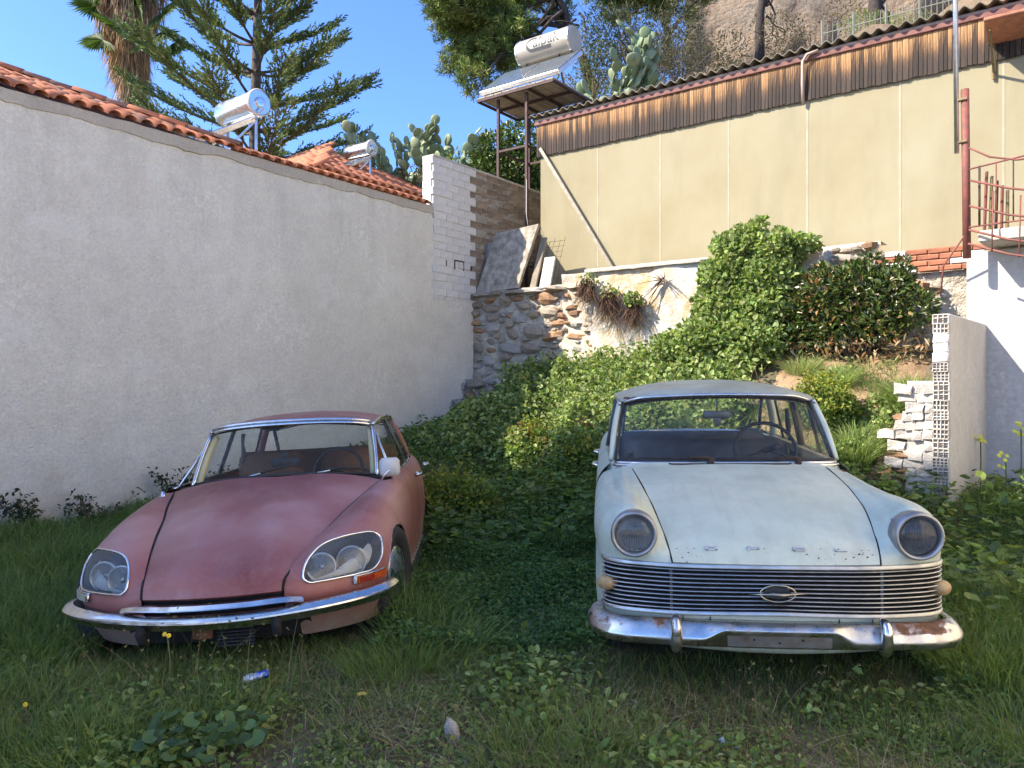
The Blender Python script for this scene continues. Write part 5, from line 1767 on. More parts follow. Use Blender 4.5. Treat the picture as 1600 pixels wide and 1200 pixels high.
        for nm, va, vb in (('door', 1.556, 2.48), ('door', 2.488, 3.30), ('rear_wing', 3.308, 5)):
            d = shell(nm, F, MINT, car, lambda u, v, w: (v > va) & (v < vb), m_)
            if nm == 'door':
                hp = Vector((.832 * sgn, vb - .13, .86))
                pathtube('door_handle', [hp + Vector((-.03 * sgn, -.085, 0)), hp + Vector((.008 * sgn, -.07, .004)), hp + Vector((.012 * sgn, 0, .004)), hp + Vector((.008 * sgn, .07, .002)), hp + Vector((-.03 * sgn, .085, 0))], .012, CHROME_C, d, 14)
        belt = lambda v: np.array([np.interp(v, [1.5, 2.2, 2.9, 3.6], [.715, .728, .726, .70]) * sgn, v, np.interp(v, [1.5, 3.6], [.985, .975])])
        top = lambda v: np.array([np.interp(v, [1.85, 2.1, 2.6, 3.2], [.628, .645, .648, .62]) * sgn, v, np.interp(v, [1.85, 2.1, 2.6, 3.2], [1.335, 1.362, 1.372, 1.345])])
        for va, vb, ta, tb in ((1.70, 1.98, 1.94, 1.99), (2.0, 2.48, 2.01, 2.47), (2.55, 3.08, 2.54, 3.02)):
            Bp = [belt(v) for v in np.linspace(va, vb, 4)]; Tp = [top(v) for v in np.linspace(ta, tb, 4)]
            glasspatch('side_window', Bp, Tp, car, GLASS_S, .01, 5, (sgn, 0, 0))
            pathtube('window_frame', [Bp[0], Tp[0], *Tp[1:], Bp[-1]], .010, RUBBER, car)
        pathtube('belt_trim', [belt(v) + [.004 * sgn, 0, .004] for v in np.linspace(1.6, 3.6, 12)], .010, CHROME_D, car)
        pathtube('roof_gutter', [top(v) + [.022 * sgn, 0, .010] for v in np.linspace(1.85, 3.2, 14)], .011, CHROME_D, car)
        pathtube('windscreen_pillar', [(.712 * sgn, 1.60, .985), (.692 * sgn, 1.74, 1.17), (.650 * sgn, 1.90, 1.345)], .022, MINT, car, 10)
        pathtube('door_pillar', [belt(2.515), (belt(2.515) + top(2.505)) / 2 + [.003 * sgn, 0, 0], top(2.505)], .026, LINING_D, car)
        pathtube('rear_pillar', [(.70 * sgn, 3.36, .97), (.672 * sgn, 3.28, 1.17), (.62 * sgn, 3.20, 1.345)], .065, MINT, car, 10, flat=.5)
        # painted inner door tops
        MB().bar(belt(1.62) + [-.03 * sgn, 0, -.02], belt(3.3) + [-.03 * sgn, 0, -.02], .04, .05).build('door_lining', LINING, car, False, False)
    # ---- windscreen, roof
    WB = [(-.690, 1.570, .992), (-.60, 1.488, .998), (-.35, 1.437, 1.004), (0, 1.42, 1.006), (.35, 1.437, 1.004), (.60, 1.488, .998), (.690, 1.570, .992)]
    WT = [(-.622, 1.872, 1.338), (-.54, 1.828, 1.364), (-.30, 1.798, 1.383), (0, 1.788, 1.389), (.30, 1.798, 1.383), (.54, 1.828, 1.364), (.622, 1.872, 1.338)]
    glasspatch('windscreen', WB, WT, car, GLASS_M, .03, 16)
    ring = [np.array(p) + [0, -.006, 0] for p in curve(WB, 30)] + [np.array(p) + [0, -.006, .004] for p in curve(WT, 30)[::-1]]
    MB().tube([tuple(p) for p in ring], .011, 8, closed=True).build('windscreen_seal', RUBBER, car, True, False)
    pathtube('lower_chrome', [np.array(p) + [0, -.026, -.016] for p in WB], .013, CHROME, car, 40)
    pathtube('cowl_chrome', [np.array(p) * [1.02, 1, 1] + [0, -.052, -.026] for p in WB], .010, CHROME_D, car, 40)
    pathtube('upper_chrome', [np.array(p) + [0, -.014, .016] for p in WT], .010, CHROME_D, car, 40)
    cols = np.linspace(-1, 1, 9)
    RG = []
    for v0, wc, ue, we, dv in ((1.782, 1.408, .640, 1.358, .09), (1.86, 1.438, .655, 1.370, .06), (2.05, 1.468, .668, 1.382, .03), (2.35, 1.486, .672, 1.388, .0), (2.75, 1.478, .668, 1.382, 0), (3.05, 1.448, .65, 1.366, 0), (3.25, 1.405, .63, 1.345, -.03)):
        RG.append([(c * ue, v0 + dv * c * c, wc - (wc - we) * abs(c) ** 2.6) for c in cols])
    RS = surf(RG, 36, 50)
    roof = shell('roof', RS, MINTROOF, car)
    HG = RS - [0, 0, .03]
    HG = HG.copy(); HG[..., 2] -= .018 * np.clip(1 - np.abs(HG[..., 1] - 1.98) / .22, 0, 1) * (np.abs(HG[..., 0]) < .6)
    shell('headlining', HG, LINING_D, roof)
    for (u, v, r) in ((-.575, 1.895, .030), (-.545, 1.875, .018), (-.60, 1.93, .02)):
        p = RS.reshape(-1, 3)[np.argmin((RS.reshape(-1, 3)[:, 0] - u) ** 2 + (RS.reshape(-1, 3)[:, 1] - v) ** 2)]
        MB().lathe([(r, -.004), (r * .8, .004), (.001, .005)], 12, None, p).build('rust_blister', RUSTPATCH, roof, True, False)
    RB = [(-.60, 3.50, .985), (-.3, 3.66, .99), (0, 3.70, .99), (.3, 3.66, .99), (.60, 3.50, .985)]
    RT = [(-.57, 3.20, 1.33), (-.3, 3.25, 1.365), (0, 3.26, 1.372), (.3, 3.25, 1.365), (.57, 3.20, 1.33)]
    glasspatch('rear_window', RB, RT, car, GLASS_S, 0, 6)
    pathtube('rear_window_frame', RB + RT[::-1] + RB[:1], .018, CHROME_D, car)
    TG = [[(c * ue, v, wc - .025 * c * c) for c in np.linspace(-1, 1, 7)] for v, wc, ue in ((3.45, .985, .72), (3.8, .975, .71), (4.2, .95, .68), (4.42, .90, .62), (4.50, .7, .72), (4.5, .35, .70))]
    shell('boot_lid', surf(TG, 24, 24), MINT, car)
    # ---- cowl panel with the air vent
    r0 = [(0, 1.365, .990), (.30, 1.362, .986), (.59, 1.352, .962), (.66, 1.44, .940), (.745, 1.60, .905)]
    r1 = [(0, 1.40, 1.001), (.35, 1.418, .999), (.61, 1.472, .988), (.69, 1.545, .972), (.745, 1.63, .945)]
    r2 = [(0, 1.43, 1.003), (.35, 1.446, 1.001), (.60, 1.50, .995), (.69, 1.575, .988), (.728, 1.64, .975)]
    full = lambda r: [tuple(p) for p in curve([(-u, v, w) for u, v, w in r[:0:-1]] + r, 49)]
    CG = [full(r0), full(r1), full(r2)]
    shell('cowl', CG, MINT, car)
    vent = [(-.36, 1.352, .9945), (-.34, 1.335, .9935), (.36, 1.335, .9935), (.38, 1.352, .9945)]
    pathtube('vent_gap', vent, .0045, BLACK, car)
    MB().bbox((.665, 1.395, .951), (.05, .10, .006), .002, Matrix.Rotation(.22, 3, 'Y') @ Matrix.Rotation(.5, 3, 'Z')).build('rust_patch', RUSTPATCH, car, False, False)
    # ---- grille
    plan = [(-.770, .225), (-.766, .19), (-.742, .145), (-.69, .105), (-.60, .07), (-.457, .033), (-.2, .008), (0, .0)]
    plan = plan + [(-u, v) for u, v in plan[-2::-1]]
    def gpath(w, off=0.0, n=90, dip=0.0):
        return [tuple(p) for p in curve([(u, v - off, w + dip * (1 - abs(u) / .77)) for u, v in plan], n)]
    b = MB(); b.grid([gpath(.715, -.02), gpath(.60, -.05), gpath(.465, -.02)]); b.build('grille_back', BLACK, car, True, False)
    nb = 10
    for i in range(nb):
        f = (i + .5) / nb
        w = .692 - f * .205
        MB().sweep(gpath(w, .0, 80, .004 + .016 * f), [(-.010, .0026), (.008, .0028), (.0105, 0), (.008, -.0028), (-.010, -.0026)]).build('grille_bar', STEEL_TRIM, car, False, False, 40)
    MB().sweep(gpath(.699, .0, 80, .006), [(-.02, .009), (.009, .009), (.013, .004), (.013, -.006), (.009, -.009), (-.02, -.008)]).build('grille_top_frame', STEEL_TRIM, car, False, False, 40)
    MB().sweep(gpath(.476, .0, 80, .020), [(-.02, .009), (.009, .009), (.014, .003), (.014, -.006), (.009, -.010), (-.02, -.010)]).build('grille_bottom_frame', STEEL_TRIM, car, False, False, 40)
    for s_ in (-1, 1):
        MB().bar((s_ * .462, .036, .692), (s_ * .462, .036, .486), .006, .012).build('grille_joint', GREYMETAL, car, False, False)
    em = thing_part('grille_badge', car)
    ring = [(.076 * math.cos(t), -.026 - .012 * abs(math.sin(t)) * 0, .594 + .037 * math.sin(t)) for t in np.linspace(0, 2 * math.pi, 40, endpoint=False)]
    MB().tube(ring, .0042, 8, closed=True).build('oval_ring', BRASSY, em, True, False)
    pathtube('winged_bolt', [(-.128, -.030, .590), (-.06, -.034, .592), (-.02, -.038, .595), (.02, -.038, .592), (.06, -.034, .594), (.128, -.030, .597)], [.0018, .006, .0125, .0125, .006, .0018], BRASSY, em, None, 8, flat=.6)
    MB().prism([(.06 * math.cos(t), .028 * math.sin(t)) for t in np.linspace(0, 2 * math.pi, 24, endpoint=False)], .004, frame((1, 0, 0), (0, 0, 1), (0, -1, 0)), (0, -.012, .594)).build('badge_plate', DASH, em, False, False)
    # ---- panel under the grille, apron
    b = MB(); b.grid([gpath(.470, -.010, 90, .02), gpath(.44, -.012), gpath(.385, -.03)]); vp = b.build('front_panel', MINT, car, True, False)
    for u in (-.41, -.29, .275, .42):
        MB().bar((u, .035 + .1 * u * u - .022, .468), (u, .035 + .1 * u * u - .022, .42), .003, .004).build('panel_joint', BLACK, vp, False, False)
    for (u, w, r) in ((-.60, .452, .010), (-.585, .448, .007), (-.66, .456, .006), (-.30, .447, .007), (.60, .455, .006), (.08, .452, .004)):
        MB().lathe([(r, 0), (.0005, .002)], 7, frame((1, 0, 0), (0, 0, 1.3), (0, -1, 0)), (u, .0345 + (.14 * u * u if abs(u) < .5 else .22 * u * u) - .022, w)).build('paint_chip', RUSTYBLACK, vp, False, False)
    ap = [[(c * ue, v + .10 * c * c, w) for c in np.linspace(-1, 1, 21)] for v, w, ue in ((-.012, .38, .66), (-.006, .335, .64), (.010, .312, .56), (.10, .295, .48))]
    shell('apron', surf(ap, 14, 40), APRON, car)
    # ---- bumper with its flat number plate recess
    bp = [(-.815, .32), (-.818, .20), (-.805, .12), (-.765, .055), (-.69, .015), (-.55, -.008), (-.36, -.022), (-.15, -.03), (0, -.032)]
    bp = bp + [(-u, v) for u, v in bp[-2::-1]]
    bc = curve([(u, v, 0) for u, v in bp], 161)
    prof_s = [(-.045, .455), (-.015, .452), (.010, .428), (.026, .398), (.030, .387), (.027, .376), (.016, .357), (-.008, .348)]
    prof_c = [(-.045, .458), (-.012, .456), (.010, .448), (.024, .438), (.027, .431), (.020, .420), (.018, .360), (-.008, .348)]
    GB = []
    for i, p in enumerate(bc):
        t = bc[min(i + 1, 160)] - bc[max(i - 1, 0)]; t /= np.linalg.norm(t); nrm = np.array([t[1], -t[0], 0])
        f = np.clip((.335 - abs(p[0])) / .11, 0, 1); f = f * f * (3 - 2 * f)
        e = np.clip((abs(p[0]) - .70) / .1, 0, 1) * np.clip((p[1] - .05) / .2, 0, 1)
        GB.append([p + nrm * ((1 - f) * s[0] + f * c[0]) + np.array([0, 0, ((1 - f) * s[1] + f * c[1] - .405) * (1 - .25 * e) + .405]) for s, c in zip(prof_s, prof_c)])
    bump = shell('bumper', np.array(GB), CHROME_R, car, thick=.003)
    plate = np.array([[p + np.array([0, -.0225, 0]) + np.array([0, 0, w]) for p in bc if abs(p[0]) < .235] for w in (.362, .419)])
    shell('number_plate_panel', plate, GREYPLATE, bump)
    for u, w in ((-.11, .395), (.0, .382), (.10, .396)):
        MB().lathe([(.0055, 0), (.0005, .001)], 10, frame((1, 0, 0), (0, 0, 1), (0, -1, 0)), (u, -.0565 + .1 * u * u, w)).build('bolt_hole', BLACK, bump, False, False)
    for s_ in (-1, 1):
        u = .449 * s_
        pathtube('bumper_guard', [(u, -.008, .470), (u, -.042, .468), (u, -.060, .452), (u, -.064, .41), (u, -.060, .365), (u, -.040, .345), (u, -.01, .34)], [.018, .023, .025, .026, .026, .023, .016], CHROME_R if s_ < 0 else CHROME, car, 20, 12)
    MB().bbox((0, 2.4, .30), (1.3, 3.6, .14), .03).build('underbody', BLACK, car, False, False)
    MB().bbox((0, .75, .5), (1.1, 1.0, .3), .05).build('engine_bay', BLACK, car, False, False)
    # ---- wipers
    for pv, el, t0, t1 in (((-.10, 1.372, 1.004), (-.24, 1.395, 1.028), (-.58, 1.47, 1.008), (-.16, 1.40, 1.022)), ((.43, 1.385, 1.0), (.29, 1.392, 1.024), (-.06, 1.40, 1.020), (.33, 1.40, 1.018))):
        wp = thing_part('wiper', car)
        MB().lathe([(.001, .03), (.014, .026), (.018, .008), (.022, 0), (.022, -.02)], 12, None, pv).build('pivot', RUSTYBLACK, wp, True, False)
        pathtube('arm', [np.array(pv) + [0, 0, .022], np.array(pv) * .5 + np.array(el) * .5 + [0, -.01, .014], el], [.011, .009, .005], RUSTYBLACK, wp, 8)
        pathtube('blade', [t0, np.array(t0) * .5 + np.array(t1) * .5 + [0, -.012, .008], t1], .006, RUBBER, wp, 8)
    # ---- inside
    b = MB(); b.grid([[(c_ * .68, 1.47 + .11 * c_ * c_ + d, w - .02 * c_ * c_) for c_ in np.linspace(-1, 1, 13)] for d, w in ((0, .985), (.10, .985), (.24, .965), (.28, .85), (.26, .6))])
    b.build('dashboard', DASH, car, True, False)
    MB().bbox((0, 2.4, .45), (1.45, 2.0, .06), .02).build('floor_pan', DASH, car, False, False)
    seat('front_seat', car, (0, 2.28, .62), 1.25, SEATGREY, .5, .40, .16)
    seat('rear_bench', car, (0, 3.0, .60), 1.25, SEATGREY, .5, .42, .2)
    MB().bbox((0, 3.5, .955), (1.2, .4, .03), .01).build('parcel_shelf', DASH, car, False, False)
    steering_wheel(car, (.33, 1.86, 1.02), .20, .5, RUBBER)
    mi = thing_part('rear_view_mirror', car)
    MB().bbox((.0, 1.80, 1.268), (.185, .02, .052), .015).build('mirror_shell', GREYMETAL, mi, True, False, 50)
    pathtube('stem', [(.0, 1.80, 1.29), (.0, 1.80, 1.375)], .006, GREYMETAL, mi)
    MB().bbox((.002, 1.80, 1.222), (.052, .008, .06), .012).build('hanging_tag', GREYMETAL, mi, True, False, 50)
    pathtube('grab_strap', [(.615, 2.5, 1.26), (.62, 2.48, 1.15), (.625, 2.46, 1.02)], [.012, .022, .006], RUBBER, car, 8)
    return car


LETTER = mat('dull_silver_letter', (.62, .62, .60), .5, .4)
GLASS_M = glass_mat('grimy_windscreen_glass', dust=.07, ior=1.3, dustcol=(.42, .42, .42))
LENS_DARK = glass_mat('dark_grey_lens_glass', (.55, .56, .57), .22, (.22, .22, .22))  # darker, greyer glass used for the right-hand headlamp
BEZEL = mat('dull_grey_bezel', (.36, .36, .355), .42, .8, .25, 14)
MINTRIM = mat('mint_wheel_paint', (.30, .38, .36), .5, 0, .2, 9)
MINTROOF = mat('olive_roof_paint', (.42, .44, .34), .42, 0, .2, 5, c2=(.31, .30, .22))  # darker and more olive than the body paint
BRASSY = mat('tarnished_brass', (.50, .46, .34), .35, 1.0, .25, 20)
GREYPLATE = mat('bare_grey_steel', (.27, .29, .28), .38, .85, .3, 18, c2=(.22, .17, .13))
APRON = mat('grimy_mint_paint', (.42, .48, .38), .5, 0, .25, 9, c2=(.28, .27, .18))
# ================================================================== leaves and blades in numpy
def leaf_mat(name, rough=.55, trans=.28, spec=.35):
    m = NT(name)
    col = m.attr('tint')
    m.set(color=col, rough=rough, spec=spec)
    tr = m.n.new('ShaderNodeBsdfTranslucent'); mx = m.n.new('ShaderNodeMixShader'); mx.inputs[0].default_value = trans
    mul = m.mix(1.0, col, (1.25, 1.3, .7), 'MULTIPLY')
    m.l.new(mul, tr.inputs[0]); m.l.new(m.b.outputs[0], mx.inputs[1]); m.l.new(tr.outputs[0], mx.inputs[2]); m.l.new(mx.outputs[0], m.out.inputs['Surface'])
    return m.m


LEAF = leaf_mat('leaf_green', .55, .40); DRY = leaf_mat('dry_straw', .8, .15, .2); WAXY = leaf_mat('glossy_leaf', .32, .15, .5); NEEDLE = leaf_mat('pine_needle', .6, .12, .3)


def _unit(v): return v / (np.linalg.norm(v, axis=-1, keepdims=True) + 1e-9)


def pick(cols, n, g, jit=.18):
    """random colours out of a palette with brightness jitter"""
    c = np.array(cols)[g.integers(0, len(cols), n)]
    c = c * (1 + g.normal(0, jit, (n, 1))) * (1 + g.normal(0, .05, (n, 3)))
    return np.clip(c, .002, 1)


def leaves(P, D, U, L, Wd, cols, shape='oval', fold=.25):
    """P base points, D direction, U rough up; L, Wd per leaf"""
    n = len(P); D = _unit(D); S = _unit(np.cross(D, U)); N = np.cross(S, D)
    L = np.broadcast_to(L, (n,))[:, None]; Wd = np.broadcast_to(Wd, (n,))[:, None]
    if shape == 'oval':
        k = [(0, 0, 0), (.35, .5, fold), (.75, .36, fold * .8), (1, 0, -.08), (.75, -.36, fold * .8), (.35, -.5, fold)]
        f = [(0, 3, 2, 1), (0, 5, 4, 3)]
    elif shape == 'round':
        k = [(.5, 0, -.10)] + [(.5 - .52 * math.cos(a) * (1 if i else .35), .55 * math.sin(a), .06 * (i % 2) + .06) for i, a in enumerate(np.linspace(0, 2 * math.pi, 8, endpoint=False))]
        f = [(0, 1, 2, 3), (0, 3, 4, 5), (0, 5, 6, 7), (0, 7, 8, 1)]
    else:
        k = [(0, -.5, 0), (0, .5, 0), (1, .12, 0), (1, -.12, 0)]; f = [(0, 1, 2, 3)]
    V = np.stack([P + D * (a * L) + S * (b * Wd) + N * (c * Wd) for a, b, c in k], 1)
    nk = len(k)
    Fq = (np.arange(n)[:, None, None] * nk + np.array(f)[None]).reshape(-1, 4)
    C = np.repeat(np.c_[cols, np.ones(n)][:, None], nk, 1)
    return V.reshape(-1, 3), Fq, C.reshape(-1, 4)


def blades(P, H, Wd, lean, bend, cols, g, seg=3):
    """grass blades: P roots, H height, lean (n,2) horizontal tip offset over height, bend = droop"""
    n = len(P); H = np.broadcast_to(H, (n,)); Wd = np.broadcast_to(Wd, (n,))
    az = g.uniform(0, 2 * math.pi, n); S = np.stack([np.cos(az), np.sin(az), np.zeros(n)], 1)
    Ls = np.c_[lean, np.zeros(n)]
    out = []
    for i in range(seg + 1):
        f = i / seg
        c = P + Ls * (H * f ** 1.8)[:, None] + np.array([0, 0, 1]) * (H * (f - bend * f ** 3))[:, None]
        w = (Wd * (1 - f) ** .7 * .5 + Wd * .04)[:, None]
        out += [c - S * w, c + S * w]
    V = np.stack(out, 1); nk = 2 * (seg + 1)
    f = [(2 * i, 2 * i + 1, 2 * i + 3, 2 * i + 2) for i in range(seg)]
    Fq = (np.arange(n)[:, None, None] * nk + np.array(f)[None]).reshape(-1, 4)
    sh = np.linspace(.75, 1.12, seg + 1).repeat(2)
    C = np.repeat(np.c_[cols, np.ones(n)][:, None], nk, 1)
    return V.reshape(-1, 3), Fq, C.reshape(-1, 4)


class Cloud:
    def __init__(self): self.V = []; self.F = []; self.C = []; self.n = 0
    def add(self, VFC):
        V, Fq, C = VFC; self.V.append(V); self.F.append(Fq + self.n); self.C.append(C); self.n += len(V); return self
    def build(self, name, mat_, parent=None, smooth=False):
        V = np.concatenate(self.V)
        if parent is not None:
            V = V - np.array(MW[parent].translation)
        me = raw_mesh(name, V, np.concatenate(self.F), mat_, smooth, col=np.concatenate(self.C))
        return link(name, me, parent)


def rdir(n, g, up=0.0):
    d = g.normal(0, 1, (n, 3)); d[:, 2] += up; return _unit(d)


# ------------------------------------------------------------------ where the cars stand
def _in_car(x, y, grow=0.0):
    out = np.zeros(np.shape(x), bool)
    for (px, py, yaw, hw, v0, v1) in ((-1.503, 3.801, R(2.55), .80, .10, 4.7), (1.198, 3.468, R(-6.85), .76, .08, 4.4)):
        dx, dy = x - px, y - py
        u = dx * math.cos(yaw) + dy * math.sin(yaw); v = -dx * math.sin(yaw) + dy * math.cos(yaw)
        out |= (np.abs(u) < hw + grow) & (v > v0 - grow) & (v < v1 + grow)
    return out


def _yard(x, y, m=.05):
    """inside the yard: in front of the white wall, the retaining wall and left of the parapet"""
    t = (x - W0.x) * D1.x + (y - W0.y) * D1.y; d = (x - W0.x) * N1.x + (y - W0.y) * N1.y
    ok = (d > m) & (t < 7.8 - m)
    par = (x - PQ.x) * N1.x + (y - PQ.y) * N1.y; pt = (x - PQ.x) * D1.x + (y - PQ.y) * D1.y
    ok &= ~((pt > -.0) & (par > -.75) & (par < .05)) & ~((pt > 1.8) & (par > -.2))
    return ok


def vnoise(x, y, s, seed=0.0):
    """cheap smooth noise in 0..1"""
    return .5 + .25 * (np.sin(x * s * 1.7 + 1.9 * np.sin(y * s * 1.1 + seed) + seed * 3) + np.sin(y * s * 1.9 + 1.7 * np.sin(x * s * 1.3 + seed * 2) + seed))


def scatter(n, x0, x1, y0, y1, g, dens=None, grow=0.0, view=True):
    x = g.uniform(x0, x1, n); y = g.uniform(y0, y1, n)
    ok = _yard(x, y) & ~_in_car(x, y, grow)
    if view: ok &= np.abs(x) < .70 * y + .7
    if dens is not None: ok &= g.random(n) < dens(x, y)
    x, y = x[ok], y[ok]
    return np.stack([x, y, gz(x, y) - .01], 1)


GREENS = [(0.164, 0.231, 0.055), (0.138, 0.206, 0.050), (0.197, 0.263, 0.069), (0.125, 0.188, 0.053), (0.217, 0.269, 0.075)]
DARKG = [(0.087, 0.163, 0.040), (0.100, 0.182, 0.046), (0.074, 0.140, 0.040), (0.125, 0.200, 0.053)]
LIGHTG = [(.310, .375, .135), (.265, .335, .115), (.350, .410, .165), (.220, .295, .098)]
YELLOWG = [(.25, .28, .045), (.19, .24, .042), (.33, .32, .05), (.14, .20, .038)]
STRAW = [(.33, .26, .145), (.26, .205, .115), (.40, .325, .19), (.19, .14, .085)]


def ground_cover():
    g = np.random.default_rng(21)
    lush = lambda x, y: np.clip(np.where(x < -2.35, .95, np.where(x > 2.1, .85, np.where((x > -.6) & (x < 1.2) & (y < 4.1), .16, .36) + .6 * (vnoise(x, y, 1.6, 2.0) > .52) + .35 * (y > 4.4))), 0, 1)
    # short and medium grass
    c = Cloud()
    P = scatter(230000, -6.6, 6.4, 2.5, 9.5, g, lambda x, y: lush(x, y) * np.clip(1.5 - (y - 3) * .13, .35, 1))
    n = len(P)
    tall = np.where(P[:, 0] < -2.3, .17, np.where(P[:, 0] > 2.2, .15, .085)) * (.55 + 1.0 * vnoise(P[:, 0], P[:, 1], 2.3, 5.0))
    tall = tall * np.clip(.45 + (P[:, 1] - 2.6) * .9, .45, 1)
    H = tall * g.uniform(.5, 1.45, n)
    le = g.normal(0, .45, (n, 2))
    c.add(blades(P, H, g.uniform(.0025, .0055, n) * np.clip(P[:, 1] / 4, 1, 2.2), le, g.uniform(.05, .5, n), pick(GREENS + DARKG, n, g), g))
    # clumps of longer grass in the foreground and beside the cars
    for (x, y, r, k, h) in ((-1.62, 3.05, .30, 1500, .17), (-1.30, 3.30, .25, 900, .16), (-2.2, 3.35, .4, 1600, .18), (-.45, 4.1, .35, 1300, .22), (-.62, 4.6, .3, 1200, .26), (.30, 3.1, .35, 1300, .13), (-.05, 3.6, .3, 700, .14), (2.35, 3.7, .35, 1700, .28),
                            (2.75, 4.3, .5, 2200, .30), (3.3, 4.6, .5, 1700, .28), (1.6, 3.0, .35, 900, .11), (2.15, 3.05, .3, 1000, .15), (-3.3, 5.2, .8, 3600, .26), (-2.75, 4.4, .45, 2400, .24), (-4.2, 6.6, .9, 3600, .26), (-1.9, 3.0, .3, 800, .15), (.15, 2.95, .3, 900, .15), (-.62, 3.85, .22, 700, .2)):
        a = g.uniform(0, 2 * math.pi, k); rr = r * np.sqrt(g.random(k))
        x_, y_ = x + rr * np.cos(a), y + rr * np.sin(a)
        ok = ~_in_car(x_, y_, -.02) & _yard(x_, y_); x_, y_ = x_[ok], y_[ok]; m = len(x_)
        Pq = np.stack([x_, y_, gz(x_, y_) - .01], 1)
        out = np.stack([x_ - x, y_ - y], 1) / r * .6 + g.normal(0, .3, (m, 2))
        c.add(blades(Pq, h * g.uniform(.45, 1.3, m), g.uniform(.003, .006, m) * max(1, y / 4), out, g.uniform(.1, .55, m), pick(GREENS + [(.10, .165, .03)], m, g), g, 4))
    # under the front of the cars
    for x0, x1, y0, y1, n in ((-2.35, -.7, 3.55, 4.3, 9000), (.35, 2.05, 3.3, 4.0, 5000)):
        x_ = g.uniform(x0, x1, n); y_ = g.uniform(y0, y1, n); Pq = np.stack([x_, y_, gz(x_, y_) - .01], 1)
        c.add(blades(Pq, g.uniform(.03, .13, n), g.uniform(.0025, .005, n), g.normal(0, .5, (n, 2)), g.uniform(.1, .5, n), pick(GREENS + DARKG + STRAW[:1], n, g), g))
    o = c.build('grass', LEAF); tag(o, 'green grass growing all over the yard', 'grass', kind='stuff')
    # straw
    c = Cloud()
    P = scatter(110000, -4, 4.6, 2.5, 6.5, g, lambda x, y: .15 + .75 * (vnoise(x, y, 1.9, 7.0) > .58) * (y < 4.6) + .5 * ((x > -.6) & (x < 1.2) & (y < 4.3))); n = len(P)
    c.add(blades(P, g.uniform(.04, .15, n), g.uniform(.002, .0038, n), g.normal(0, 1.1, (n, 2)), g.uniform(.1, .8, n), pick(STRAW, n, g), g))
    o = c.build('dry_grass', DRY); tag(o, 'dry straw coloured grass lying between the green tufts', 'dry grass', kind='stuff')
    # small broad leaved weeds and clover
    c = Cloud()
    def weeds(n, x0, x1, y0, y1, dens, size, lift, cols, grow=.0):
        P = scatter(n, x0, x1, y0, y1, g, dens, grow); k = len(P)
        P[:, 2] += lift * g.uniform(.1, 1, k) * (.4 + 1.1 * vnoise(P[:, 0], P[:, 1], 2.6, 1.0))
        D = rdir(k, g, .15); D[:, 2] = np.abs(D[:, 2]) * .5
        L = size * g.uniform(.6, 1.4, k)
        c.add(leaves(P, D, np.array([0, 0, 1.0]) + g.normal(0, .35, (k, 3)), L, L * g.uniform(.5, .8, k), pick(cols, k, g), 'oval'))
    weeds(60000, -3.4, 3.8, 2.5, 4.6, lambda x, y: .25 + .75 * (vnoise(x, y, 3.1, 3.0) > .55), .024, .06, GREENS + LIGHTG[:1])
    weeds(14000, -3.4, 3.8, 2.5, 4.4, lambda x, y: 1.0 * (vnoise(x, y, 2.2, 6.0) > .6), .040, .09, GREENS + LIGHTG[:2])
    weeds(60000, -.75, 1.1, 4.0, 7.2, lambda x, y: .95, .028, .13, DARKG + GREENS[:1])
    weeds(16000, -6.4, -2.3, 4, 9.4, lambda x, y: .7, .030, .14, DARKG)
    weeds(30000, 2.0, 6.3, 3.4, 8.2, lambda x, y: .8, .032, .16, DARKG + GREENS)
    weeds(42000, -3.2, 2.2, 7.2, 13.4, lambda x, y: .95, .042, .20, DARKG + GREENS)
    o = c.build('low_weeds', LEAF); tag(o, 'small broad-leaved weeds and clover covering the ground', 'weeds', kind='stuff')
    # mallows: round leaves on stalks
    c = Cloud()
    def mallow(n, x0, x1, y0, y1, dens, size, lift, cols):
        P = scatter(n, x0, x1, y0, y1, g, dens); k = len(P)
        hh = lift * g.uniform(.35, 1.0, k) * (.5 + .9 * vnoise(P[:, 0], P[:, 1], 1.7, 4.0))
        T = P + np.c_[g.normal(0, .04, (k, 2)), hh]
        D = rdir(k, g); D[:, 2] = g.normal(-.1, .25, k)
        L = size * g.uniform(.55, 1.35, k)
        c.add(leaves(T, D, np.array([0, 0, 1.0]) + g.normal(0, .28, (k, 3)), L, L * 1.05, pick(cols, k, g), 'round'))
        c.add(blades(P, hh, np.full(k, .004), (T - P)[:, :2] / np.maximum(hh, .02)[:, None], np.zeros(k), pick(LIGHTG, k, g), g, 1))
    mallow(5200, -.8, 1.2, 6.2, 9.8, lambda x, y: .2 + .7 * (vnoise(x, y, 1.4, 8.0) > .52), .072, .28, GREENS + DARKG)
    mallow(6500, 2.15, 6.3, 4.0, 8.3, lambda x, y: .3 + .7 * (vnoise(x, y, 1.3, 3.3) > .42), .070, .34, GREENS + [(.07, .115, .045)])
    mallow(3200, -3.0, 1.5, 8.5, 13.2, lambda x, y: .6, .065, .28, DARKG + GREENS)
    mallow(260, -.1, .2, 3.2, 4.2, None, .05, .10, GREENS)
    o = c.build('mallow_patch', LEAF); tag(o, 'round-leaved mallow growing thickly between and beside the cars', 'mallow', kind='stuff')
    # climbing cover on the bank
    c = Cloud()
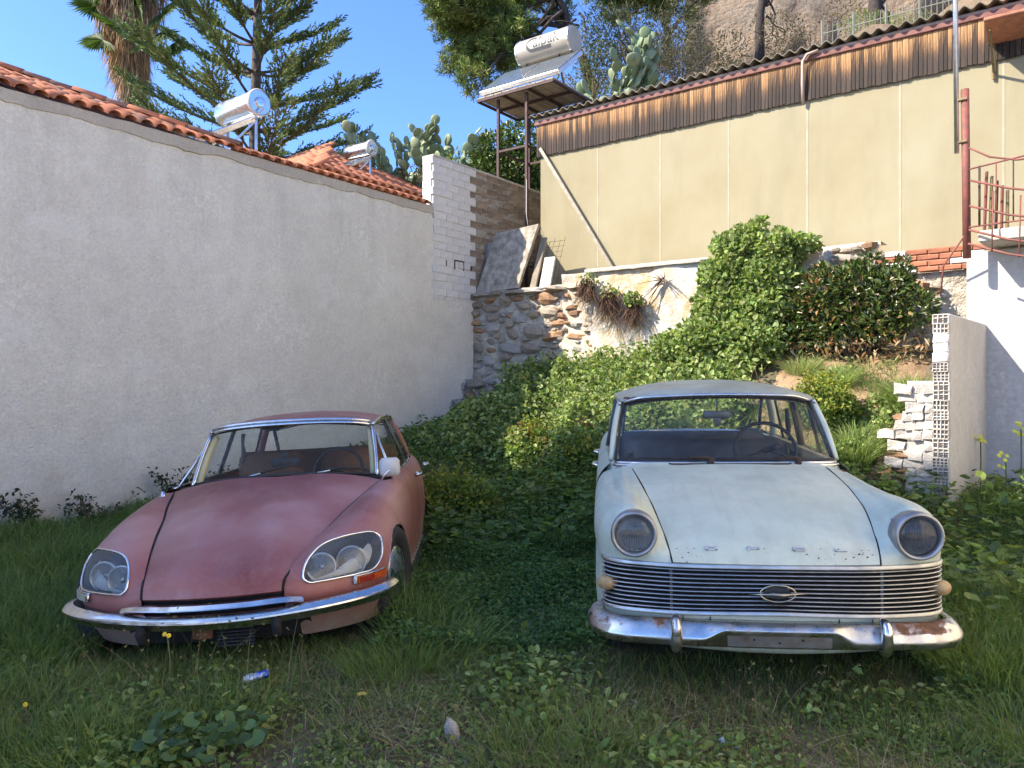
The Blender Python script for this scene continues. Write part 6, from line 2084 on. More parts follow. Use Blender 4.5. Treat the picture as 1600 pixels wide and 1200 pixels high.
    def bank(n, fs, fd, fl, size, cols, shape='oval'):
        s = g.uniform(*fs, n); d = g.uniform(*fd, n)
        x = CORNER.x + D2.x * s - D1.x * d; y = CORNER.y + D2.y * s - D1.y * d
        keep = fl(s, d)
        k0 = keep > 0; s, d, x, y, keep = s[k0], d[k0], x[k0], y[k0], keep[k0]; k = len(s)
        z = gz(x, y) + keep * g.uniform(0, 1, k) ** .6
        P = np.stack([x, y, z], 1)
        D = rdir(k, g) + np.array([-.25, -.45, .25]); L = size * g.uniform(.6, 1.45, k)
        U = np.array([-.4, -.5, .8]) + g.normal(0, .4, (k, 3))
        c.add(leaves(P, D, U, L, L * g.uniform(.7, 1.0, k), pick(cols, k, g, .22), shape))
    lump = lambda s, d: np.clip(.02 + .50 * vnoise(s * 2.2, d * 2.2, 1.6, 2.0) * vnoise(s, d, 4.5, 1.0) * 1.7 - .06, 0, 1)
    soil = lambda s, d: ((s > 5.8) & (s < 6.75) & (d > .8) & (d < 2.3)) | ((s > 5.9) & (d < 1.0) & (d > .25)) | ((s > 5.6) & (vnoise(s, d, 2.6, 1) > .62))
    bank(56000, (1.45, 5.7), (.12, 3.1), lambda s, d: np.where(soil(s, d), 0, lump(s, d)), .056, LIGHTG + LIGHTG + GREENS)
    bank(16000, (5.5, 7.6), (.7, 3.2), lambda s, d: np.where(soil(s, d), 0, lump(s, d) * .7), .045, LIGHTG + GREENS)
    bank(9000, (-.2, 1.5), (.9, 3.2), lambda s, d: lump(s, d) * .45, .050, DARKG + GREENS)
    # shoots standing out of the cover and dead stalks among it
    n = 1300; s = g.uniform(1.5, 5.8, n); d = g.uniform(.2, 3.0, n)
    x = CORNER.x + D2.x * s - D1.x * d; y = CORNER.y + D2.y * s - D1.y * d
    P = np.stack([x, y, gz(x, y)], 1)
    c.add(blades(P, g.uniform(.15, .55, n), g.uniform(.006, .012, n), g.normal(0, .35, (n, 2)), g.uniform(0, .3, n), pick(STRAW + LIGHTG, n, g), g, 4))
    k = np.repeat(np.arange(n), 5); Q = P[k] + np.c_[g.normal(0, .06, (n * 5, 2)), g.uniform(.12, .46, n * 5)]
    c.add(leaves(Q, rdir(n * 5, g, .2), np.array([0, -.4, 1.0]) + g.normal(0, .4, (n * 5, 3)), .075 * g.uniform(.5, 1.3, n * 5), .055, pick(LIGHTG + GREENS, n * 5, g, .25), 'oval'))
    o = c.build('bank_creeper', LEAF); tag(o, 'leafy green creeper covering the earth bank below the stone wall', 'creeper', kind='stuff')


ground_cover()


# ================================================================== single plants
def plant(name, label, cat, base, group=None):
    return thing(name, label, cat, base, group=group)


def leaf_blob(c, g, n, cen, rad, size, cols, shape='oval', shell_=.55, upb=.2, ratio=.6):
    d = _unit(g.normal(0, 1, (n, 3))); r = (shell_ + (1 - shell_) * g.random((n, 1)) ** .5)
    P = np.array(cen) + d * r * np.array(rad)
    D = d * .8 + g.normal(0, .6, (n, 3)); D[:, 2] += upb
    L = size * g.uniform(.6, 1.4, n)
    c.add(leaves(P, D, d + np.array([0, 0, .5]) + g.normal(0, .3, (n, 3)), L, L * ratio * g.uniform(.8, 1.2, n), pick(cols, n, g, .22), shape))


def stems(parent, base, tips, r, mat_, name='stem', seed=0):
    rr = random.Random(seed); b = MB()
    for t in tips:
        t = Vector(t); bs = Vector(base) + Vector((rr.uniform(-.03, .03), rr.uniform(-.03, .03), -.05))
        mid = bs.lerp(t, .5) + Vector((rr.uniform(-.1, .1), rr.uniform(-.1, .1), rr.uniform(-.02, .1))) * (t - bs).length * .5
        b.tube([bs, bs.lerp(mid, .6), mid, t], [r, r * .8, r * .6, r * .25], 5)
    return b.build(name, mat_, parent, True)


BARK = mat('grey_brown_bark', (.10, .075, .055), .95, 0, .4, 12, .8, 25, .02)
BARK_D = mat('dark_pine_bark', (.055, .04, .032), .95, 0, .4, 12, .9, 18, .03)
TWIG = mat('dry_twig', (.16, .12, .085), .95, 0, .3, 10)
GREENSTEM = mat('green_stem', (.10, .14, .05), .7, 0, .2, 10)


def bushes():
    g = np.random.default_rng(5)
    V3 = lambda p: (p.x, p.y, p.z)
    # tall mallow climbing the plaster
    b0 = rw(5.3, .6, 1.75)
    o = plant('mallow_bush', 'tall pale green mallow bush climbing the plastered wall', 'bush', b0)
    c = Cloud()
    for (s, d, z, r, n) in ((4.98, .32, 3.55, (.20, .18, .14), 420), (5.25, .35, 3.52, (.36, .28, .22), 1500), (5.75, .35, 3.42, (.34, .26, .20), 1100), (5.1, .45, 3.1, (.42, .32, .30), 1900), (5.65, .42, 3.0, (.38, .32, .30), 1600),
                            (5.05, .5, 2.65, (.44, .36, .32), 1900), (5.6, .55, 2.55, (.42, .36, .32), 1700), (4.9, .7, 2.2, (.5, .42, .30), 1800), (5.5, .75, 2.15, (.45, .42, .30), 1600), (4.4, .6, 2.15, (.40, .36, .18), 900), (6.0, .3, 3.48, (.26, .18, .10), 350), (5.45, .3, 3.78, (.12, .12, .12), 150), (5.2, .3, 3.72, (.13, .12, .10), 160), (5.75, .3, 3.62, (.12, .12, .10), 130)):
        leaf_blob(c, g, n, V3(rw(s, d, z)), tuple(q * 1.12 for q in r), .068, LIGHTG + GREENS[:2], 'oval', .35, .1, .85)
    for _ in range(70):      # stray shoots breaking the outline
        s = g.uniform(4.95, 5.95); zt = g.uniform(2.6, 3.62); q = V3(rw(s, g.uniform(.3, .75), zt))
        leaf_blob(c, g, 22, q, (.05, .05, .13), .055, LIGHTG, 'oval', .2, .6, .8)
    c.build('foliage', LEAF, o)
    stems(o, b0, [rw(4.6 + .14 * i, .4, 2.9 + .16 * (i % 5)) for i in range(10)], .014, GREENSTEM)
    # laurel with scorched leaves
    b0 = rw(6.75, .62, 1.75)
    o = plant('laurel_bush', 'dense dark laurel bush with scorched orange leaves against the rubble wall', 'bush', b0)
    c = Cloud()
    for (s, z, r, n) in ((6.1, 2.5, (.28, .28, .30), 700), (6.4, 2.72, (.34, .30, .36), 1100), (6.8, 2.78, (.36, .30, .36), 1200), (7.15, 2.72, (.32, .28, .32), 900), (7.45, 2.5, (.26, .26, .24), 500), (6.6, 2.35, (.40, .32, .30), 1000), (7.05, 2.35, (.34, .30, .26), 800), (6.2, 2.2, (.28, .28, .24), 450), (6.95, 3.08, (.16, .16, .16), 160), (7.3, 2.98, (.12, .14, .16), 120), (6.35, 3.02, (.12, .14, .14), 110)):
        cols = [(.060, .095, .020), (.080, .115, .024), (.042, .072, .016), (.13, .15, .035), (.050, .085, .018)]
        leaf_blob(c, g, n, V3(rw(s, .55, z)), r, .078, cols, 'oval', .45, .35, .42)
        leaf_blob(c, g, int(n * (.13 if s < 6.5 or z < 2.4 else .035)), V3(rw(s, .57, z)), r, .08, [(.30, .17, .06), (.24, .13, .05), (.34, .24, .10), (.18, .10, .045)], 'oval', .6, .2, .42)
    c.build('foliage', WAXY, o)
    c = Cloud()
    P = np.array([V3(rw(5.9 + 1.7 * g.random(), .5 + .3 * g.random(), 1.9 + .25 * g.random())) for _ in range(420)])
    c.add(leaves(P, rdir(420, g, -.3), np.array([0, 0, 1.0]) + g.normal(0, .4, (420, 3)), .12, .03, pick(STRAW + [(.34, .18, .07)], 420, g), 'oval')); c.build('dead_leaves', DRY, o)
    stems(o, b0, [rw(6.0 + .13 * i, .5, 2.6 + .1 * (i % 4)) for i in range(12)], .02, BARK)
    # hanging dry plants on the plaster
    for lab, s, z, n, L in (('brown withered plant hanging from the wall top, leftmost of the hanging plants', 2.52, 3.24, 420, .50), ('brown withered plant with a green crown hanging in the middle of the plaster', 2.92, 3.02, 420, .62), ('bushy dark withered plant hanging lowest on the plaster', 3.34, 2.86, 420, .52)):
        o = plant('hanging_plant', lab, 'plant', rw(s, .1, z), 'withered plants hanging on the plastered wall')
        c = Cloud(); k = n
        P = np.array([V3(rw(s + g.normal(0, .06), .06 + .12 * g.random(), z + g.normal(0, .05))) for _ in range(k)])
        c.add(blades(P, -L * g.uniform(.15, 1.0, k), np.full(k, .010), g.normal(0, .55, (k, 2)), np.zeros(k), pick([(.085, .045, .03), (.12, .07, .045), (.06, .035, .028), (.16, .10, .06)], k, g), g))
        c.build('dead_stems', DRY, o)
        c = Cloud(); leaf_blob(c, g, 240 if s > 3.1 else 70, V3(rw(s + .05, .16, z + .05)), (.15, .12, .11), .045, LIGHTG + GREENS, 'oval', .4, .2, .8); c.build('foliage', LEAF, o)
    o = plant('dead_root', 'bare dry root clinging to the plastered wall right of the hanging plants', 'root', rw(3.85, .06, 3.25))
    stems(o, rw(3.85, .06, 3.25), [rw(3.85 + g.normal(0, .20), .10, 3.25 + g.uniform(-.62, .06)) for a in range(15)], .012, TWIG)
    # yellow-green spurges
    for lab, x, y, r, h, n in (('wide yellow-green spurge clump beside the pink car', -.62, 8.0, .55, .50, 3600), ('rust-tinged spurge clump under the stone wall', .25, 10.4, .5, .55, 2600), ('small yellow spurge close to the mint car door', .92, 9.4, .30, .38, 1000), ('yellowing leafy clump right of the mint car windscreen', 3.55, 8.8, .42, .60, 2200)):
        z = float(gz(x, y)); o = plant('spurge_clump', lab, 'shrub', (x, y, z), 'yellow-green clumps')
        c = Cloud()
        for q_ in range(7):
            leaf_blob(c, g, n // 5, (x + g.normal(0, r * .45), y + g.normal(0, r * .3), z + h * g.uniform(.2, .62)), (r * .42, r * .4, h * .34), .046, GREENS + DARKG[:2] + YELLOWG[3:], 'oval', .2, .4, .5)
        n2 = n // 2; a = g.uniform(0, 6.28, n2); q = np.sqrt(g.random(n2))
        P = np.stack([x + r * q * np.cos(a), y + .8 * r * q * np.sin(a), z + h * (.92 - .5 * q ** 2) * (.62 + .62 * vnoise(a * 1.7, q * 3, 1.4, x)) + g.normal(0, .05, n2)], 1)
        cols = YELLOWG + ([(.22, .12, .03)] * 2 if 'rust' in lab else [])
        c.add(leaves(P, rdir(len(P), g, .6), np.array([0, 0, 1.0]) + g.normal(0, .4, (len(P), 3)), .048, .036, pick(cols, len(P), g), 'oval'))
        c.build('foliage', LEAF, o)
        stems(o, (x, y, z), [(x + r * .7 * math.cos(t), y + r * .6 * math.sin(t), z + h * .8) for t in np.linspace(0, 6, 12)], .006, GREENSTEM)
    # grass tussocks on the bank
    for lab, p, r, h, n, cols in (('bright grass tussock on the bank above the mint car roof', rw(6.7, 1.2), .35, .32, 900, LIGHTG), ('large green grass tussock beside the broken parapet', rw(7.15, 2.25), .34, .42, 1000, LIGHTG + GREENS), ('dry-tipped grass tussock below the laurel bush', rw(6.2, .95), .3, .30, 700, LIGHTG + STRAW[:1]), ('leafy grass tuft against the perforated bricks', rw(7.5, 1.45), .36, .40, 1000, GREENS + LIGHTG)):
        z = float(gz(p.x, p.y)); o = plant('grass_tussock', lab, 'grass tussock', (p.x, p.y, z), 'grass tussocks on the bank')
        a = g.uniform(0, 6.28, n); q = np.sqrt(g.random(n)) * r * .55
        P = np.stack([p.x + q * np.cos(a), p.y + q * np.sin(a), gz(p.x + q * np.cos(a), p.y + q * np.sin(a)) - .01], 1)
        out = np.stack([np.cos(a), np.sin(a)], 1) * (q / r * 1.6)[:, None] + g.normal(0, .3, (n, 2))
        c = Cloud(); c.add(blades(P, h * g.uniform(.5, 1.2, n), g.uniform(.007, .013, n), out, g.uniform(.15, .6, n), pick(cols, n, g), g, 4)); c.build('blades', LEAF, o)
    # thin shrubs along the foot of the white wall
    for lab, t, d, h, n in (('sparse dry shrub at the foot of the white wall, leftmost', .10, .35, .42, 300), ('second thin dry shrub along the white wall', .75, .35, .34, 170), ('leafy dark shrub by the white wall just behind the pink car', 1.75, .4, .42, 380), ('small weed by the white wall next to the pink bonnet', 2.3, .4, .36, 160)):
        p = wl(t, d); z = float(gz(p.x, p.y)); o = plant('wall_shrub', lab, 'shrub', (p.x, p.y, z), 'shrubs along the white wall')
        tips = [(p.x + g.normal(0, .22), p.y + g.normal(0, .12), z + h * g.uniform(.5, 1.05)) for _ in range(14)]
        stems(o, (p.x, p.y, z), tips, .006, TWIG)
        c = Cloud(); T = np.array(tips)[g.integers(0, 14, n)]; P = np.array([p.x, p.y, z]) + (T - np.array([p.x, p.y, z])) * g.uniform(.45, 1.05, (n, 1)) + g.normal(0, .03, (n, 3))
        c.add(leaves(P, rdir(n, g, .2), np.array([0, 0, 1.0]) + g.normal(0, .4, (n, 3)), .05, .028, pick([(.04, .06, .025), (.07, .075, .035), (.03, .05, .02)], n, g), 'oval')); c.build('foliage', LEAF, o)
    # foreground mallow
    x, y = -1.24, 3.08; z = float(gz(x, y)); o = plant('mallow_plant', 'round-leaved mallow plant spreading in the near grass, left of centre', 'plant', (x, y, z))
    for i in range(54):
        a = g.uniform(0, 6.28); q = .21 * math.sqrt(g.random()); hz = .05 + .10 * g.random() * (1 - q * 2)
        tip = np.array([[x + q * math.cos(a), y + q * math.sin(a) * .8, z + hz + .02]])
        c = Cloud(); sz = g.uniform(.045, .075)
        c.add(leaves(tip, np.array([[math.cos(a), math.sin(a), -.15]]), np.array([[g.normal(0, .25), -.25 + g.normal(0, .25), 1.0]]), sz, sz * 1.1, pick([(.085, .15, .05), (.07, .13, .042), (.10, .165, .06)], 1, g), 'round'))
        c.build('leaf', LEAF, o, True)
    b = MB()
    for i in range(20):
        a = g.uniform(0, 6.28); q = .16 * math.sqrt(g.random()); b.tube([(x, y, z), (x + q * math.cos(a), y + q * math.sin(a) * .8, z + .10)], .0022, 4)
    tag(b.build('stalks', GREENSTEM, o), kind='stuff')
    # seed stems in front of the bumpers
    for lab, x0, x1, y0, y1, n, h in (('thin dry seed stems rising before the pink car bumper', -1.95, -.95, 3.35, 3.74, 60, .40), ('thin wiry seed stems before the mint car bumper', .85, 1.55, 2.95, 3.36, 38, .30), ('sparse thin stalks in the near grass at the centre', -.2, .7, 2.95, 3.3, 14, .2)):
        o = plant('seed_stems', lab, 'stems', ((x0 + x1) / 2, (y0 + y1) / 2, 0), 'dry seed stems')
        c = Cloud(); c2 = Cloud()
        P = np.stack([g.uniform(x0, x1, n), g.uniform(y0, y1, n), np.zeros(n)], 1); P[:, 2] = gz(P[:, 0], P[:, 1])
        H = h * g.uniform(.5, 1.1, n); le = g.normal(0, .28, (n, 2))
        c.add(blades(P, H, np.full(n, .0032), le, np.full(n, .05), pick([(.17, .17, .07), (.22, .18, .09), (.11, .13, .045)], n, g), g, 5)); tag(c.build('stalks', DRY, o), kind='stuff')
        T = P + np.c_[le * H[:, None], H * .95]
        for q in range(3): c2.add(leaves(T, rdir(n, g, 1.5), rdir(n, g), .013, .007, pick([(.22, .18, .08), (.18, .16, .07), (.15, .15, .06)], n, g), 'oval'))
        tag(c2.build('seed_heads', DRY, o), kind='stuff')
    # yellow flowers
    YEL = mat('yellow_petal', (.75, .52, .02), .6, 0, .1, 10); YG = mat('greenish_yellow_petal', (.55, .55, .06), .6, 0, .15, 10)
    for lab, x, y, h, m_, k in (('yellow flower among the stems before the pink bumper', -1.60, 3.58, .30, YEL, 2), ('yellow flower in the grass at the left edge', -2.15, 3.38, .09, YEL, 1),
                                ('tall pale yellow mustard flower near the white parapet', 5.08, 8.35, .62, YG, 9), ('yellow mustard flower at the right edge of the view', 5.42, 8.2, .75, YG, 9), ('low pale yellow flowers at the foot of the parapet', 5.0, 7.8, .45, YG, 6)):
        z = float(gz(x, y)); o = plant('yellow_flower', lab, 'flower', (x, y, z), 'yellow flowers')
        MB().tube([(x, y, z), (x + .01, y, z + h * .6), (x, y - .01, z + h)], .003 if h < .4 else .007, 5).build('stalk', GREENSTEM, o)
        for q in range(k):
            cx = Vector((x + (g.normal(0, .012) if k < 4 else g.normal(0, .045)), y + g.normal(0, .02), z + h + (g.normal(0, .01) if k < 4 else g.normal(0, .06))))
            rr_ = .011 if k < 4 else .022
            MB().lathe([(.001, .004), (rr_ * .5, .006), (rr_, .002), (rr_ * .9, -.002)], 9, frame((1, 0, 0), (0, .5, .86), (0, -.86, .5)), cx).build('flower_head', m_, o)


bushes()


def litter():
    g = random.Random(8)
    # crushed can
    blue = NT('printed_can'); z = blue.sep(); st = blue.ramp(blue.math('MULTIPLY', z[2], 8.4), [(.45, (.62, .63, .66)), (.52, (.55, .57, .62)), (.56, (.02, .06, .42)), (.9, (.03, .10, .50))])
    st = blue.mix(blue.ramp(blue.noise(30, 3), [(.5, 0.0), (.6, .8)]), st, (.7, .7, .72)); blue.set(color=st, metal=.55, rough=.3)
    b = MB(); ax = Vector((.93, .2, .22)).normalized(); x = ax.cross(UP).normalized(); M = frame(x, ax.cross(x), ax)
    b.lathe([(.001, 0), (.024, .001), (.031, .012), (.032, .03), (.027, .05), (.031, .07), (.026, .088), (.032, .105), (.025, .118), (.001, .119)], 18)
    b.v = [Vector((p.x, p.y * .6 + .004 * mnoise.noise(p * 60), p.z)) for p in b.v]
    zc = float(gz(-1.22, 3.66))
    o = b.build('crushed_can', blue.m, None, False); o.matrix_world = Matrix.Translation((-1.27, 3.64, zc + .06)) @ M.to_4x4()
    tag(o, 'crushed blue and white drink can lying in the grass before the pink car', 'can')
    # stones, paper
    sm = stone_meshes(STONE_G, 3, 40)
    for lab, x, y, s in (('pale pointed stone in the near grass at the centre', -.243, 3.12, (.055, .055, .11)), ('flat pale stone in the grass under the mallow', -1.45, 2.98, (.06, .05, .03)), ('small grey stone in the bare soil before the mint car', .56, 3.5, (.06, .05, .03))):
        o = bpy.data.objects.new('stone', sm[g.randrange(3)]); COL.objects.link(o); o.location = (x, y, float(gz(x, y)) + s[2] * .35); o.scale = s; o.rotation_euler = (g.uniform(-.2, .2), g.uniform(-.2, .2), g.uniform(0, 3)); tag(o, lab, 'stone')
    PAPER = mat('crumpled_paper', (.55, .60, .68), .8, 0, .2, 40)
    for lab, x, y, s in (('crumpled white paper scrap in the soil right of centre', .86, 3.13, .030), ('tiny pale paper scrap in the grass between the cars', -.66, 3.83, .022), ('second white paper scrap next to the larger one', .915, 3.10, .020)):
        b = MB(); b.bbox((0, 0, 0), (1, 1, 1), .3); b.v = [p * (1 + .9 * mnoise.noise(p * 3 + Vector((x * 9, 0, 0)))) * s for p in b.v]
        o = b.build('paper_scrap', PAPER, None); o.location = (x, y, float(gz(x, y)) + s * .8); tag(o, lab, 'paper')
    yl = MB(); yl.grid([[(-.02, -.014, 0), (0, -.02, .006), (.022, -.012, 0)], [(-.024, .0, .008), (0, 0, .001), (.026, .002, .008)], [(-.016, .016, 0), (.002, .02, .006), (.018, .014, .002)]])
    o = yl.build('fallen_leaf', mat('yellow_dead_leaf', (.55, .40, .06), .7), None, True); o.location = (-.68, 3.50, float(gz(-.68, 3.50)) + .045); tag(o, 'single yellow fallen leaf in the grass between the cars', 'leaf')
    # rubble heap by the mint car
    sr = stone_meshes(STONE_R, 3, 44) + stone_meshes(STONE_G, 2, 45)
    labs = ['broken pink brick on top of the rubble heap behind the mint car', 'pale stone low in the rubble heap behind the mint car', 'reddish lump at the left of the rubble heap behind the mint car', 'grey stone at the foot of the rubble heap behind the mint car', 'small brick shard at the right of the rubble heap']
    for i, (dx, dy, dz, s) in enumerate(((.0, .0, .24, .20), (-.12, -.1, .08, .16), (-.22, .05, .14, .15), (.05, -.2, .02, .18), (.16, .02, .14, .13))):
        x, y = .92 + dx, 10.1 + dy
        o = bpy.data.objects.new('rubble_stone', sr[i % 5]); COL.objects.link(o); o.location = (x, y, float(gz(x, y)) + dz + .08); o.scale = (s, s * .8, s * .8); o.rotation_euler = (g.uniform(-.4, .4), g.uniform(-.4, .4), g.uniform(0, 3)); tag(o, labs[i], 'rubble', 'rubble heap')


litter()
# ================================================================== trees
def px(x, y, Y):
    """the point seen at photo pixel (x, y) at distance Y, used to lay out the far hillside"""
    return Vector(((x - 800) / 1202 * Y, Y, CAMH - (y - 600) / 1202 * Y))


def limb(b, a, c, r0, r1, rr, wob=.12, n=6):
    a, c = Vector(a), Vector(c); L = (c - a).length; pts = []
    for i in range(n + 1):
        f = i / n; p = a.lerp(c, f)
        if 0 < i < n: p += Vector((rr.uniform(-1, 1), rr.uniform(-1, 1), rr.uniform(-.5, .7))) * wob * L * .35
        pts.append(p)
    b.tube(pts, [r0 + (r1 - r0) * i / n for i in range(n + 1)], 7)
    return pts


def pine(label, base, top, lobes, seed, r=.22, nclump=900, needle=.16, cols=None, extra=()):
    g = np.random.default_rng(seed); rr = random.Random(seed)
    t = thing('pine_tree', label, 'tree', base, group='pines on the hill')
    b = MB()
    spine = limb(b, base, top, r, r * .35, rr, .05, 8)
    for c, rad in lobes:
        s = spine[min(len(spine) - 1, max(2, int(len(spine) * .55) + rr.randint(-1, 2)))]
        pts = limb(b, s, c, r * .4, r * .12, rr, .15, 6)
        for q in range(7):
            e = Vector(c) + Vector((g.normal(0, rad[0] * .5), g.normal(0, rad[1] * .5), g.normal(0, rad[2] * .5)))
            limb(b, pts[rr.randint(3, 6)], e, r * .12, r * .03, rr, .2, 4)
    for a, c in extra: limb(b, a, c, r * .22, r * .05, rr, .2, 6)
    b.build('trunk', BARK_D, t, True)
    cl = Cloud()
    cols = cols or [(.115, .165, .032), (.150, .200, .040), (.190, .225, .045), (.085, .130, .030), (.215, .240, .055)]
    tot = sum(x[1][0] * x[1][1] * x[1][2] for x in lobes)
    for c, rad in lobes:
        n = max(20, int(nclump * rad[0] * rad[1] * rad[2] / tot))
        d = _unit(g.normal(0, 1, (n, 3))); q = g.random((n, 1)) ** .42
        P = np.array(c) + d * q * np.array(rad)
        k = 34
        tint = pick(cols, n, g, .25)
        PP = np.repeat(P, k, 0) + g.normal(0, .07, (n * k, 3))
        D = np.repeat(d * .5 + np.array([0, 0, .35]), k, 0) + g.normal(0, .75, (n * k, 3))
        L = needle * g.uniform(.6, 1.3, n * k)
        cl.add(leaves(PP, D, rdir(n * k, g), L, np.full(n * k, .030), np.repeat(tint, k, 0) * g.uniform(.75, 1.25, (n * k, 1)), 'strip'))
    cl.build('crown', NEEDLE, t)
    return t


def trees():
    # big pine over the heater
    Y = 24.0
    L = []
    for x, y, rx, rz in ((700, -10, 1.0, .9), (760, 20, 1.25, 1.1), (720, 60, .85, .9), (760, 90, .95, .7), (735, 125, .6, .55), (800, 60, .9, 1.0), (690, 20, .6, .6), (850, -20, 1.0, .7), (790, -40, 1.6, 1.0), (820, 100, .5, .5), (880, 20, .5, .5), (705, 95, .5, .5), (775, 140, .45, .35)):
        L.append((tuple(px(x, y, Y + (x % 7) * .2)), (rx, rx * .9, rz)))
    pine('large sunlit pine tree behind the solar water heater on the tower', px(930, 140, 24.5), px(850, -60, 24), L, 3, .17, 2000,
         extra=[(px(910, 60, 24), px(850, 62, 23.6)), (px(905, 40, 24), px(845, 30, 23.8)), (px(900, 30, 24), px(870, 75, 23.8)), (px(905, 20, 24), px(930, 70, 24))])
    L = [(tuple(px(x, y, 27)), (r, r * .8, r * .6)) for x, y, r in ((950, -15, .9), (1000, -20, 1.1), (1050, -25, 1.0), (960, 25, .55), (1030, 15, .6), (1075, 20, .45), (1100, -10, .6))]
    pine('pine tree with a thin dark trunk left of the rampart', px(1045, 110, 27.5), px(1035, -40, 27), L, 4, .16, 800)
    for lab, xb, yb, xt, Y, r, sd in (('bare leaning pine trunk standing before the ochre rampart', 1183, 95, 1200, 28, .20, 6), ('thick grey pine trunk beside the picket fence', 1368, 50, 1376, 26, .26, 7)):
        L = [(tuple(px(xt + dx, -170 + dy, Y)), (1.3, 1.1, .8)) for dx, dy in ((-60, 0), (0, -50), (60, 10), (20, 40))]
        pine(lab, px(xb, yb + 20, Y), px(xt, -150, Y), L, sd, r, 200, extra=[(px(xt - 3, 25, Y), px(xt + 28, 55, Y)), (px(xt - 3, 10, Y), px(xt + 35, -20, Y)), (px(xt, 0, Y), px(xt + 20, 75, Y))])
    # Norfolk pine: whorled tiers
    g = np.random.default_rng(14); rr = random.Random(14)
    Y = 20.0; base = px(398, 330, Y); base.z = 3.0
    t = thing('norfolk_pine', 'tall tiered conifer with upturned feathery branches behind the white wall', 'tree', base)
    b = MB(); b.tube([base, px(398, 200, Y), px(401, 80, Y), px(404, -30, Y), px(406, -170, Y)], [.20, .15, .12, .10, .05], 8)
    cl = Cloud()
    tiers = [(285, 2.9), (246, 3.2), (204, 3.3), (160, 3.1), (114, 2.6), (68, 2.2), (22, 1.9), (-24, 1.5), (-80, 1.1)]
    for i, (yy, Lb) in enumerate(tiers):
        o = px(399, yy, Y)
        nb = 6
        for k in range(nb):
            az = 2 * math.pi * (k + .5 * (i % 2) + rr.uniform(-.12, .12)) / nb
            dr = Vector((math.cos(az), math.sin(az), 0)); L = Lb * rr.uniform(.8, 1.08)
            rise = .30 + .03 * i
            pts = [o + dr * (L * f) + UP * (L * (rise * f ** 1.4 - .10 * f * (1 - f))) for f in np.linspace(0, 1, 12)]
            b.tube(pts[:12], [.045 - .0035 * q for q in range(12)], 5)
            m = 84
            f = np.sort(g.uniform(.30, 1.0, m)); P = np.array([tuple(o + dr * (L * q) + UP * (L * (rise * q ** 1.4 - .10 * q * (1 - q)))) for q in f])
            side = np.array([-dr.y, dr.x, 0]) * np.where(np.arange(m) % 2, 1, -1)[:, None]
            D = np.array(dr) * .75 + side * g.uniform(.25, .75, (m, 1)) + np.array([0, 0, 1]) * g.uniform(.35, .85, (m, 1))
            ln = (.62 - .30 * np.abs(f - .62)) * g.uniform(.7, 1.15, m) * (.55 + .45 * Lb / 3)
            # each branchlet a rope of short overlapping needles
            kk = 13
            D = _unit(D); q = np.tile(np.linspace(0, 1, kk), m)
            PP = np.repeat(P, kk, 0) + np.repeat(D * ln[:, None], kk, 0) * q[:, None] + g.normal(0, .008, (m * kk, 3))
            DD = np.repeat(D, kk, 0) + g.normal(0, .42, (m * kk, 3))
            tint = np.repeat(pick([(.085, .135, .042), (.115, .165, .048), (.065, .105, .036), (.150, .185, .060)], m, g, .2), kk, 0)
            cl.add(leaves(PP, DD, rdir(m * kk, g), g.uniform(.07, .12, m * kk), np.full(m * kk, .046), tint, 'strip'))
    b.build('trunk', BARK, t, True); cl.build('crown', NEEDLE, t)
    # fan palm with a skirt of dead fronds
    Y = 24.0; base = px(205, 300, Y); base.z = 4.0
    t = thing('fan_palm', 'fan palm with a shaggy skirt of dead tan fronds behind the tiled roof', 'tree', base)
    MB().tube([base, px(205, 160, Y), px(203, 60, Y), px(196, -60, Y)], [.30, .26, .24, .22], 10).build('trunk', BARK, t, True)
    c = Cloud(); n = 5200
    f = g.random(n) ** .9; az = g.uniform(0, 6.28, n)
    top = np.array(px(196, -60, Y)); bot = np.array(px(206, 120, Y))
    rad = .28 + 1.15 * (1 - f) ** .9 * g.uniform(.25, 1, n) * (.75 + .25 * np.sin(az * 5 + 3 * f))
    P = top + (bot - top) * f[:, None] + np.stack([np.cos(az) * rad, np.sin(az) * rad, np.zeros(n)], 1)
    c.add(blades(P, -g.uniform(.5, 1.3, n), g.uniform(.02, .05, n), np.stack([np.cos(az), np.sin(az)], 1) * -.05 + g.normal(0, .14, (n, 2)), np.zeros(n), pick([(.44, .30, .18), (.34, .22, .13), (.52, .38, .24), (.24, .16, .10)], n, g), g))
    c.build('dead_frond_skirt', DRY, t)
    for i, (x, y, sz, ax_, az_) in enumerate(((190, 45, .95, -.3, .1), (238, 60, .95, .7, -.2), (252, 20, 1.05, .9, .15), (160, 62, .8, -.9, -.45), (215, 8, 1.0, .2, .5), (150, 10, .9, -.9, .2), (262, 75, .7, .8, -.6), (225, -30, 1.1, .4, .8), (170, -25, 1.1, -.5, .7))):
        c = Cloud(); o = np.array(px(x, y, Y - .9)); k = 34
        a = np.linspace(-1.9, 1.9, k); main = _unit(np.array([ax_, -.5, az_])); sd = _unit(np.cross(main, [0, -.8, .6])); 
        D = main[None] * np.cos(a)[:, None] + sd[None] * np.sin(a)[:, None] + np.array([0, 0, -.12])
        c.add(leaves(np.repeat(o[None], k, 0), D, np.repeat(np.array([[0, -.7, .7]]), k, 0) + g.normal(0, .1, (k, 3)), sz * g.uniform(.75, 1.0, k), np.full(k, .085), pick([(.07, .115, .025), (.10, .15, .035), (.05, .085, .02)], k, g), 'oval', .4))
        c.build('frond', LEAF, t)
    # prickly pears
    PADM = NT('prickly_pear_skin'); rn = PADM.rand()
